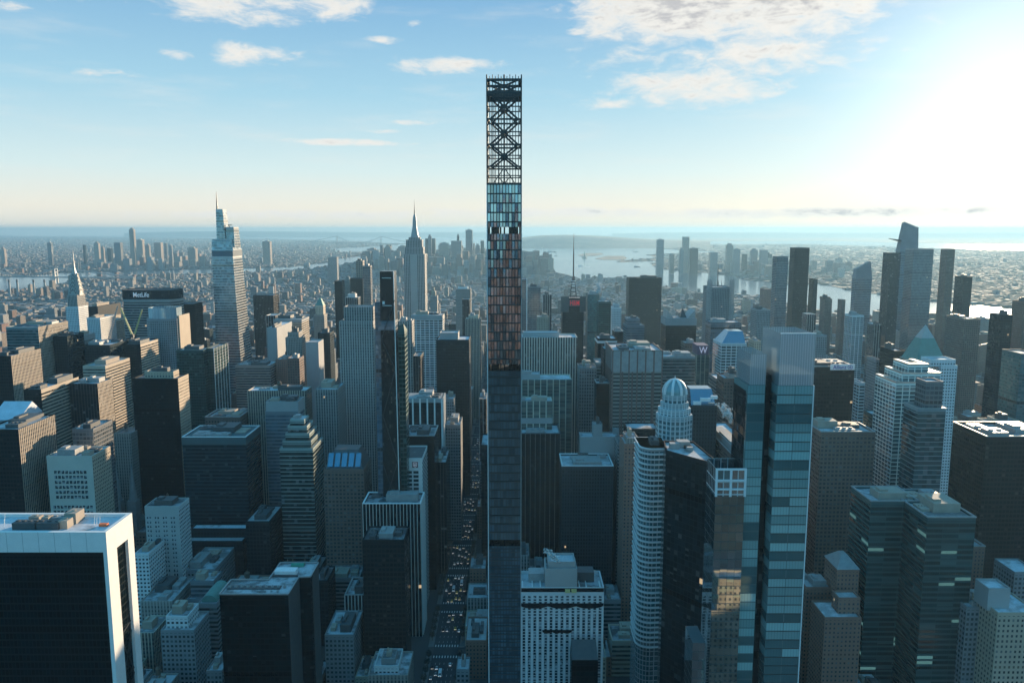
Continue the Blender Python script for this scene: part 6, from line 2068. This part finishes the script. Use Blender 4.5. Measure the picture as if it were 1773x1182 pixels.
rng = random.Random(41)
lots = []
edges = sorted([-3400, -3050, -2700, -2350, -2000, -1750, -1500] + AVES + [1820, 2080, 2400, 2750, 3100])
for k in range(0, 78):
    y0, y1 = STREET0 + STREETD * k + 8, STREET0 + STREETD * (k + 1) - 8
    if y1 < 470: continue
    for a, b in zip(edges, edges[1:]):
        xa, xb = a + 16, b - 16
        for row in (0, 1):
            ya, yb = (y0, (y0 + y1) / 2 - 1) if row == 0 else ((y0 + y1) / 2 + 1, y1)
            x = xa
            while x < xb - 9:
                w = rng.choice([12, 16, 20, 26, 34, 44]) * (1 if y0 < 2200 else 1.15)
                w = min(w, xb - x)
                if xb - x - w < 9: w = xb - x
                X0, X1 = x, x + w - .4
                x += w
                if abs((X0 + X1) / 2) > ya * .72 + 60: continue
                mx, my = (X0 + X1) / 2, (ya + yb) / 2
                if not inside(mx, my, manhattan): continue
                east, west = mx < -640, mx > 480
                r = rng.random()
                if my < 640: h = rng.uniform(14, 38)
                elif my < 1000: h = rng.uniform(18, 62) if not west else rng.uniform(12, 30)
                elif my < 1650: h = (rng.uniform(22, 80) if r < .8 else rng.uniform(80, 125)) if not west else (rng.uniform(12, 36) if r < .85 else rng.uniform(50, 105))
                elif my < 2700: h = (rng.uniform(20, 58) if r < .85 else rng.uniform(58, 110)) if not west else (rng.uniform(12, 34) if r < .9 else rng.uniform(40, 90))
                elif my < 3400: h = rng.uniform(12, 32) if r < .93 else rng.uniform(40, 80)
                else: h = rng.uniform(9, 21) if r < .96 else rng.uniform(25, 55)
                if mx < -1050 and my < 3000 and r > .9: h = rng.uniform(45, 80)
                if mx < -1150 and my > 3300: h = rng.uniform(6, 13)
                # keep the avenue's sight line free and do not overlap the placed buildings
                bad = False
                for (fx0, fx1, fy0, fy1, fz, sh_, px_) in FOOT:
                    if X0 < fx1 + 1.5 and X1 > fx0 - 1.5 and ya < fy1 + 1.5 and yb > fy0 - 1.5:
                        # trim the lot in front of or behind the building when there is room
                        bad = True
                        break
                if bad: continue
                dd = rng.uniform(0, 4)
                lots.append([X0, X1, ya + (dd if row == 0 else 0), yb - (dd if row else 0), h, r])

# coarse visibility: which placed or filler building owns each 6-pixel cell
GW, GH = 296, 197
own = [[-1] * GW for _ in range(GH)]
allb = [(f[2], ('F', i), f[0], f[1], f[4]) for i, f in enumerate(FOOT)] + [(l[2], ('L', i), l[0], l[1], l[4]) for i, l in enumerate(lots)]
allb.sort(key=lambda t: t[0])
vis = {}
for y, key, xa, xb, z in allb:
    pa, pt = proj(xa, y, z)
    pb, _ = proj(xb, y, z)
    _, pbot = proj(xa, y, 0)
    # far edge of the roof widens the silhouette upward
    _, pt2 = proj(xa, y + 25, z)
    if key[0] == 'L': pt = min(pt, pt2)
    c0, c1 = max(0, int(pa / 6 + .5)), min(GW - 1, int(pb / 6 - .5))
    r0, r1 = max(0, int(pt / 6 + .5)), min(GH - 1, int(pbot / 6))
    n = sx = sy = 0
    for rr_ in range(r0, r1 + 1):
        row = own[rr_]
        for cc_ in range(c0, c1 + 1):
            if row[cc_] == -1:
                row[cc_] = key
                n += 1
                sx += cc_
                sy += rr_
    if n: vis[key] = (n, sx / n * 6, sy / n * 6)

cand = sorted([(vis[('L', i)][0], i) for i in range(len(lots)) if ('L', i) in vis and vis[('L', i)][0] >= 2], reverse=True)
NIND = 300 - len([f for f in FOOT if f[5]])
single = [i for n, i in cand[:NIND]]
single_set = set(single)

marks = []
for i, f in enumerate(FOOT):
    if f[5] and ('F', i) in vis:
        marks.append((f[5], (max(0, f[6][0]) + min(1773, f[6][1])) / 2, f[6][2] + 10))
used = set()


def rel(dx, dy):
    if abs(dx) > abs(dy) * 1.1: return 'just left of' if dx < 0 else 'just right of'
    return 'behind' if dy < 0 else 'in front of'


WORD = {'tan': 'tan', 'stone': 'buff stone', 'brick': 'red-brown brick', 'grey': 'grey', 'white': 'off-white', 'lime': 'pale limestone', 'brown': 'brown', 'grey_band': 'grey banded', 'dark': 'dark glass', 'tan_fins': 'tan ribbed', 'tan_band': 'tan banded', 'bluegrey': 'blue-grey'}
for i in single:
    X0, X1, ya, yb, h, r = lots[i]
    q = rng.random()
    mx = (X0 + X1) / 2
    if mx > 480: st = 'brick' if q < .5 else rng.choice(['tan', 'grey', 'stone', 'brown'])
    else: st = rng.choice(['tan', 'stone', 'brick', 'grey', 'white', 'lime', 'brown', 'grey_band', 'dark', 'tan_fins', 'tan_band', 'stone', 'grey', 'bluegrey'])
    roof = rng.choice(['roof', 'roof', 'roof_dark', 'roof_pale'])
    tank = st in ('tan', 'stone', 'brick', 'lime', 'white') and rng.random() < .5
    n, px, py = vis[('L', i)]
    near = sorted(marks, key=lambda m: (m[1] - px) ** 2 + ((m[2] - py) * .8) ** 2)
    size = 'low' if h < 28 else 'mid-rise' if h < 60 else 'tall'
    sh_ = 'slim' if X1 - X0 < 15 else 'broad' if X1 - X0 > 30 else ''
    ext = {'roof_pale': ' with a snowy roof', 'roof_dark': ' with a black roof'}.get(roof, '') if not tank else ' with a water tank'
    head = ' '.join(w for w in (sh_, size, WORD[st], 'block') if w)
    cands_l = []
    for m in near[:4]:
        cands_l.append(f'{head} {rel(px - m[1], py - m[2])} {m[0]}')
        cands_l.append(f'{head}{ext} {rel(px - m[1], py - m[2])} {m[0]}')
    for m in near[:5]:
        for m2 in near[1:7]:
            if m2 is not m:
                cands_l.append(f'{head} {rel(px - m[1], py - m[2])} {m[0]}, {rel(px - m2[1], py - m2[2])} {m2[0]}')
    label = next((c for c in cands_l if c not in used and len(c.split()) <= 16), None)
    if label is None:
        label = f'{head}{ext}, {int(h / 3.3)} storeys, {rel(px - near[0][1], py - near[0][2])} {near[0][0]}'
        label = ' '.join(label.split()[:16])
    used.add(label)
    root = thing('city_block', label, 'building', ((X0 + X1) / 2, (ya + yb) / 2, 0))
    rg = random.Random(i)
    if h > 45 and rg.random() < .5:
        hs = h * rg.uniform(.55, .8)
        block(root, X0, X1, ya, yb, 0, hs, st, roof=roof, seed=i % 40)
        m1, m2 = (X1 - X0) * rg.uniform(.08, .2), (X1 - X0) * rg.uniform(.08, .2)
        block(root, X0 + m1, X1 - m2, ya + 4, yb - 3, hs - 2, h, st, name='upper_facade', roof=roof, seed=i % 40 + 3)
        roof_kit(root, X0 + m1 + 1, X1 - m2 - 1, ya + 5, yb - 4, h - 1.2, 4, rg, tank=tank)
    else:
        block(root, X0, X1, ya, yb, 0, h, st, roof=roof, seed=i % 40)
        roof_kit(root, X0 + 1, X1 - 1, ya + 1, yb - 1, h - 1.2, rg.randint(3, 6), rg, tank=tank)


def stuff_mat():
    m, T = new_mat('distant_buildings')
    tc = T.new('ShaderNodeTexCoord')
    at_ = T.new('ShaderNodeAttribute', attribute_name='tone', attribute_type='GEOMETRY')
    u, v, _ = T.sep(tc.outputs['UV'])
    fu, fv = T.m('FRACT', u), T.m('FRACT', v)
    win = T.m('MULTIPLY', T.m('MULTIPLY', T.m('GREATER_THAN', fu, .25), T.m('LESS_THAN', fu, .75)), T.m('MULTIPLY', T.m('GREATER_THAN', fv, .3), T.m('LESS_THAN', fv, .78)))
    wn = T.new('ShaderNodeTexWhiteNoise', noise_dimensions='2D')
    T.l.new(T.comb(T.m('FLOOR', u), T.m('FLOOR', v), 0.0), wn.inputs[0])
    g = T.mix(T.m('MULTIPLY', T.m('LESS_THAN', wn.outputs[0], .3), .5), (.05, .055, .06), (.3, .3, .3))
    nz = T.sep(T.new('ShaderNodeNewGeometry').outputs['Normal'])[2]
    isroof = T.m('GREATER_THAN', nz, .5)
    win = T.m('MULTIPLY', win, T.m('SUBTRACT', 1.0, isroof))
    c = T.mix(win, at_.outputs['Color'], g)
    principled(T, Base_Color=c, Roughness=T.mix(win, (.8,) * 3, (.15,) * 3))
    return m


STUFF = stuff_mat()


def mass(name, boxes, seed):
    """many far buildings as one object; each box = x0, x1, y0, y1, z0, h"""
    rg = random.Random(seed)
    V, F, UV, TN = [], [], [], []
    pal = [(.40, .32, .24), (.30, .24, .19), (.24, .13, .10), (.36, .34, .31), (.22, .22, .22), (.42, .40, .37), (.14, .12, .11), (.30, .17, .12), (.33, .28, .22)]
    for x0, x1, y0, y1, z0, h in boxes:
        wc = rg.choice(pal)
        k = rg.uniform(.55, .95)
        wc = tuple(c * k for c in wc)
        rc = rg.choice([(.09, .09, .09), (.15, .15, .15), (.2, .2, .19), (.24, .25, .26), (.12, .12, .11)])
        o = rg.randint(0, 500) * 7
        R_ = [(x0, y0), (x1, y0), (x1, y1), (x0, y1)]
        nf = max(1, round(h / 3.6))
        parts = [(R_, z0, z0 + h)]
        if h > 14 and rg.random() < .6:
            w, dp = x1 - x0, y1 - y0
            a, b = rg.uniform(.1, .45), rg.uniform(.1, .45)
            parts.append(([(x0 + w * a, y0 + dp * b), (x0 + w * (a + .4), y0 + dp * b), (x0 + w * (a + .4), y0 + dp * (b + .4)), (x0 + w * a, y0 + dp * (b + .4))], z0 + h, z0 + h + rg.uniform(2.5, 6)))
        for pi, (rg_, a_, b_) in enumerate(parts):
            for j in range(4):
                p, q = rg_[j], rg_[(j + 1) % 4]
                L = math.hypot(q[0] - p[0], q[1] - p[1])
                nb = max(1, round(L / 3.4))
                n0 = len(V)
                V += [(*p, a_), (*q, a_), (*q, b_), (*p, b_)]
                F.append((n0, n0 + 1, n0 + 2, n0 + 3))
                UV += [(o + j * 31, 0), (o + j * 31 + nb, 0), (o + j * 31 + nb, nf), (o + j * 31, nf)] if pi == 0 else [(0, 0)] * 4
                TN.append(wc if pi == 0 else rc)
            n0 = len(V)
            V += [(*p, b_) for p in rg_]
            F.append((n0, n0 + 1, n0 + 2, n0 + 3))
            UV += [(0, 0)] * 4
            TN.append(rc)
    me = bpy.data.meshes.new(name)
    me.from_pydata(V, [], F)
    ul = me.uv_layers.new(name='UVMap')
    ul.data.foreach_set('uv', [c for uv in UV for c in uv])
    at_ = me.attributes.new('tone', 'FLOAT_COLOR', 'FACE')
    at_.data.foreach_set('color', [c for t in TN for c in (*t, 1.0)])
    me.materials.append(STUFF)
    o = bpy.data.objects.new(name, me)
    COL.objects.link(o)
    return tag(o, kind='stuff')


mass('distant_buildings', [(l[0], l[1], l[2], l[3], 0, l[4]) for i, l in enumerate(lots) if i not in single_set], 5)


def scatter(poly, n, size, hts, rg, ymin=0, ymax=1e9, towers=.02, th=(40, 90), z=.4):
    xs, ys = [p.x for p in poly], [p.y for p in poly]
    out = []
    y_lo, y_hi = max(min(ys), ymin), min(max(ys), ymax)
    tries = 0
    while len(out) < n and tries < n * 60:
        tries += 1
        # even in the picture rather than on the ground: nearer places get more
        y = y_lo * (y_hi / y_lo) ** rg.random()
        x = rg.uniform(-.70, .70) * y
        if not inside(x, y, poly): continue
        w, d_ = rg.uniform(*size) * (1 + y / 14000), rg.uniform(*size) * (1 + y / 14000)
        h = rg.uniform(*hts) if rg.random() > towers else rg.uniform(*th)
        out.append((x - w / 2, x + w / 2, y - d_ / 2, y + d_ / 2, z - .5, h))
    return out


rg = random.Random(77)
clear = [(f[0], f[1], f[2], f[3]) for f in FOOT if f[2] > 4500]
bx = scatter(manhattan, 7500, (10, 26), (9, 22), rg, ymin=3900, towers=.03, th=(28, 70), z=0)
bx += [b for b in scatter(manhattan, 900, (22, 40), (40, 150), rg, ymin=6000, towers=.15, th=(120, 190), z=0) if -.19 < b[0] / b[2] < .045]
mass('distant_buildings', bx, 6)
bb = scatter(brook, 11000, (9, 26), (7, 13), rg, towers=.035, th=(18, 48))
bb += [b for b in scatter(brook, 320, (22, 40), (30, 80), rg, ymin=7000, ymax=9800, towers=.1, th=(80, 120)) if -.52 < b[0] / b[2] < -.36]
mass('distant_buildings', bb, 7)
bj = scatter(jersey, 4200, (9, 26), (5, 10), rg, towers=.02, th=(14, 36))
bj += [b for b in scatter(jersey, 150, (22, 38), (40, 100), rg, ymin=5900, ymax=7600, towers=.1, th=(90, 130)) if .17 < b[0] / b[2] < .42]
mass('distant_buildings', bj, 8)


def ground_clumps(name, poly, n, rg, size, hh, mat):
    """low tree cover and park strips as one mass"""
    mb = MB()
    for x0, x1, y0, y1, z, h in scatter(poly, n, size, hh, rg, towers=0):
        xm, ym = (x0 + x1) / 2, (y0 + y1) / 2
        r = (x1 - x0) / 2
        a = rg.random() * 3
        mb.lathe([(r, 0), (r * rg.uniform(.8, 1.1), h * .6), (r * .4, h), (.01, h * 1.05)], (xm, ym), 6)
    return tag(mb.build(name, mat), kind='stuff')


TREE_M = plain('winter_trees', (.065, .055, .04), .95, 0, .5, .02)
ground_clumps('far_trees', brook, 4000, rg, (16, 50), (6, 11), TREE_M)
ground_clumps('far_trees', jersey, 4200, rg, (18, 60), (6, 11), TREE_M)

# what stands behind the camera and shows in the glass: the park's trees and the avenues either side of it
park_poly = [Vector((-340, -180, 0)), Vector((500, -180, 0)), Vector((500, -5600, 0)), Vector((-340, -5600, 0))]
RUST = land_mat('autumn_trees', (.36, .19, .10), (.26, .15, .08), (.45, .26, .14), .02, .1)
mb = MB()
for i in range(3000):
    y = -1700 - 3800 * rg.random() ** 1.2
    x = rg.uniform(-335, 495)
    r = rg.uniform(4, 8)
    h = rg.uniform(9, 16)
    mb.lathe([(r * .5, 2), (r, h * .4), (r * .8, h * .75), (.01, h)], (x, y), 7)
tag(mb.build('park_trees', RUST), kind='stuff')
up = []
for sx in (-1, 1):
    for row in range(5):
        y = -160
        while y > -3200:
            w = rg.uniform(18, 40)
            x = (-372 - row * 60 if sx < 0 else 535 + row * 60) + rg.uniform(-6, 6)
            up.append((x - 17, x + 17, y - w, y, 0, rg.uniform(30, 85)))
            y -= w + rg.choice([1, 1, 18])
for i in range(1500):
    y = -5700 - 9000 * rg.random() ** 1.5
    x, w = rg.uniform(-1500, 1700), rg.uniform(14, 34)
    up.append((x - w, x + w, y - 12, y, 0, rg.uniform(14, 42)))
mass('distant_buildings', up, 9)

# ------------------------------------------------------------------ traffic on the avenue
HEAD = plain('headlight', (.9, .9, .85), .3, 0, .02, 1, emit=(1, .93, .8), es=.8)
TAIL = plain('tail_light', (.5, .02, .02), .3, 0, .02, 1, emit=(1, .05, .04), es=5)
CARP = {'white': plain('car_white', (.7, .7, .7), .25, .1, .03), 'black': plain('car_black', (.02, .02, .022), .2, .2, .03),
        'yellow': plain('taxi_yellow', (.75, .45, .03), .3, 0, .03), 'silver': plain('car_silver', (.4, .41, .42), .25, .5, .03)}


def make_car(col, label, van=False):
    root = thing('car' if not van else 'van', label, 'car' if not van else 'van', (0, 0, 0), group=f'{col} {"vans" if van else "cars"} on the avenue')
    L, W = (4.7, 1.9) if not van else (8.5, 2.5)
    mb = MB()
    sec = [(-L / 2, .35, .75), (-L / 2 + .15, .3, .95), (-L / 2 + 1.1, .3, 1.02), (L / 2 - .9, .3, 1.0), (L / 2 - .05, .35, .8)] if not van else [(-L / 2, .4, 1.3), (-L / 2 + .9, .4, 1.5), (-L / 2 + 1.6, .4, 3.1), (L / 2 - .1, .4, 3.1), (L / 2, .4, 3.0)]
    for (ya, la, ha), (yb, lb, hb) in zip(sec, sec[1:]):
        for s in (-1, 1):
            q = [(s * W / 2, ya, la), (s * W / 2, yb, lb), (s * W / 2, yb, hb), (s * W / 2, ya, ha)]
            mb.poly(q if s > 0 else q[::-1])
        mb.poly([(-W / 2, ya, ha), (W / 2, ya, ha), (W / 2, yb, hb), (-W / 2, yb, hb)])
    mb.poly([(-W / 2, sec[0][0], sec[0][1]), (W / 2, sec[0][0], sec[0][1]), (W / 2, sec[0][0], sec[0][2]), (-W / 2, sec[0][0], sec[0][2])])
    mb.poly([(W / 2, sec[-1][0], sec[-1][1]), (-W / 2, sec[-1][0], sec[-1][1]), (-W / 2, sec[-1][0], sec[-1][2]), (W / 2, sec[-1][0], sec[-1][2])])
    if not van:
        mb.walls([(-W * .38, -.35), (W * .38, -.35), (W * .38, 1.35), (-W * .38, 1.35)], 1.42, 1.46, 9, 9, cap=True)
    mb.build('body', CARP[col], root, origin=(0, 0, 0))
    wb = MB()
    if not van:
        wb.walls([(-W * .46, -1.15), (W * .46, -1.15), (W * .46, 1.9), (-W * .46, 1.9)], 1.0, 1.42, 9, 9, ring2=[(-W * .38, -.35), (W * .38, -.35), (W * .38, 1.35), (-W * .38, 1.35)])
    else:
        wb.poly([(-W * .42, -L / 2 + .88, 1.6), (W * .42, -L / 2 + .88, 1.6), (W * .42, -L / 2 + 1.5, 2.85), (-W * .42, -L / 2 + 1.5, 2.85)])
    wb.build('windows', M['glass_dark'], root, origin=(0, 0, 0))
    wh = MB()
    for s in (-1, 1):
        for y in (-L * .3, L * .3):
            for t in range(8):
                a0, a1 = t * math.pi / 4, (t + 1) * math.pi / 4
                x = s * (W / 2 + .02)
                wh.poly([(x, y, .34), (x, y + .34 * math.cos(a0), .34 + .34 * math.sin(a0)), (x, y + .34 * math.cos(a1), .34 + .34 * math.sin(a1))])
    wh.build('wheels', M['glass_dark'], root, origin=(0, 0, 0))
    for s in (-1, 1):
        MB().box(s * W * .33 - .2, s * W * .33 + .2, -L / 2 - .08, -L / 2 + .02, .6, .85, True).build('headlight', HEAD, root, origin=(0, 0, 0))
    return root


LBL = {('white', False): 'white car with headlights on, driving up the avenue towards the camera', ('black', False): 'black car with headlights on, driving up the avenue towards the camera',
       ('yellow', False): 'yellow taxi with headlights on in the avenue traffic', ('silver', False): 'silver car with headlights on, driving up the avenue towards the camera', ('white', True): 'white box van among the cars on the avenue'}
protos = {k: make_car(k[0], v, k[1]) for k, v in LBL.items()}
usedp = set()
rg = random.Random(12)
spots = []
for lx in (-9, -5.4, -1.8, 1.8, 5.4, 9):
    y = 560 + rg.uniform(0, 20)
    while y < 1380:
        u = (y - STREET0) % STREETD
        if not (u < 12 or u > STREETD - 12):
            if rg.random() < (.75 if 640 < y < 1150 else .5) * (.55 if abs(lx) > 8 else 1): spots.append((AX + lx, y))
        y += rg.uniform(9, 26)
rg.shuffle(spots)
for x, y in spots[:110]:
    k = rg.choices(list(LBL), [5, 5, 3, 3, 1.4])[0]
    p = protos[k]
    if k not in usedp:
        usedp.add(k)
        o = p
    else:
        o = p.copy()
        COL.objects.link(o)
        for ch in p.children:
            c = ch.copy()
            COL.objects.link(c)
            c.parent = o
    o.location = (x, y, .17)

# ------------------------------------------------------------------ street trees
CROWN = plain('bare_twigs', (.055, .045, .03), .95, 0, .5, 1.0)
TRUNK = plain('bark', (.05, .04, .03), .95, 0, .3, 1.0)


def make_tree(seed, label, group):
    rg = random.Random(seed)
    root = thing('tree', label, 'tree', (0, 0, 0), group=group)
    tr = MB().lathe([(.28, 0), (.2, 3), (.1, 6.5)], (0, 0), 7)
    for i in range(7):
        a = i * 2.4
        tr.bar((0, 0, 2.5 + i * .5), (math.cos(a) * 2.4, math.sin(a) * 2.4, 5.2 + i * .55), .16, .05)
    tr.build('trunk', TRUNK, root, origin=(0, 0, 0))
    cr = MB()
    for i in range(420):
        a, b, r = rg.uniform(0, 6.28), rg.uniform(-1, 1), rg.random() ** .4
        c = Vector((math.cos(a) * math.sqrt(1 - b * b) * 3.1 * r, math.sin(a) * math.sqrt(1 - b * b) * 3.1 * r, 6.2 + b * 2.9 * r))
        e, f = Vector((rg.uniform(-1, 1), rg.uniform(-1, 1), rg.uniform(-1, 1))) * .42, Vector((rg.uniform(-1, 1), rg.uniform(-1, 1), rg.uniform(-1, 1))) * .42
        cr.poly([c - e, c + f, c + e])
    cr.build('crown', CROWN, root, origin=(0, 0, 0))
    return root


tp = make_tree(4, 'small bare tree along the avenue pavement', 'street trees on the avenue')
ts = []
for k in range(2, 8):
    for u in (18, 30, 42, 54, 66):
        for x in (AX - 13.3, AX + 13.3):
            ts.append((x, STREET0 + k * STREETD + u))
for i, (x, y) in enumerate(ts):
    o = tp if i == 0 else tp.copy()
    if i:
        COL.objects.link(o)
        for ch in tp.children:
            c = ch.copy()
            COL.objects.link(c)
            c.parent = o
    o.location = (x, y, .3)
    o.rotation_euler[2] = i * 1.7

# ------------------------------------------------------------------ steam
def steam(px, py, d, s, lean, label, n=70):
    c = at(px, py, d)
    bm = bmesh.new()
    rg = random.Random(int(px))
    for i in range(n):
        t = i / n
        p = Vector((c.x + lean * t * s + rg.gauss(0, .10 + .12 * t) * s, d + rg.gauss(0, .1) * s, c.z + t * s + rg.gauss(0, .06) * s))
        bmesh.ops.create_icosphere(bm, subdivisions=2, radius=s * rg.uniform(.06, .13) * (.7 + .6 * math.sin(math.pi * min(1, t + .2))), matrix=Matrix.Translation(p - c))
    me = bpy.data.meshes.new('steam_plume')
    bm.to_mesh(me)
    bm.free()
    me.polygons.foreach_set('use_smooth', [True] * len(me.polygons))
    me.materials.append(STEAM)
    o = bpy.data.objects.new('steam_plume', me)
    o.location = c
    COL.objects.link(o)
    tag(o, label, 'steam')


m, T = new_mat('steam')
lw = T.new('ShaderNodeLayerWeight')
lw.inputs[0].default_value = .35
dif = T.new('ShaderNodeBsdfPrincipled')
dif.inputs['Base Color'].default_value = (.85, .82, .78, 1)
dif.inputs['Roughness'].default_value = 1
tr = T.new('ShaderNodeBsdfTransparent')
mx = T.new('ShaderNodeMixShader')
f = T.m('MULTIPLY', T.m('SUBTRACT', 1.0, lw.outputs[1]), .30)
T.l.new(f, mx.inputs[0])
T.l.new(tr.outputs[0], mx.inputs[1])
T.l.new(dif.outputs[0], mx.inputs[2])
o_ = T.new('ShaderNodeOutputMaterial')
T.l.new(mx.outputs[0], o_.inputs[0])
STEAM = m
steam(966, 972, 508, 9, -.9, 'pale steam blowing left off the roof of the white netted hotel')
steam(1268, 728, 700, 16, -.7, 'steam drifting over the long brown slab beside the tall glass slab')
steam(1034, 509, 1500, 22, .2, 'bright puff of steam above the blue-green glass slab')

# ------------------------------------------------------------------ evening haze over the whole city
hz = MB().box(-52500, 52500, -52500, 52500, -4.2, 447, True)
m, T = new_mat('haze')
pv_ = T.new('ShaderNodeVolumePrincipled')
pv_.inputs['Color'].default_value = (.25, .46, .62, 1)
pv_.inputs['Density'].default_value = 4.4e-5
pv_.inputs['Anisotropy'].default_value = .36
o_ = T.new('ShaderNodeOutputMaterial')
T.l.new(pv_.outputs[0], o_.inputs['Volume'])
tag(hz.build('haze', m), kind='stuff')
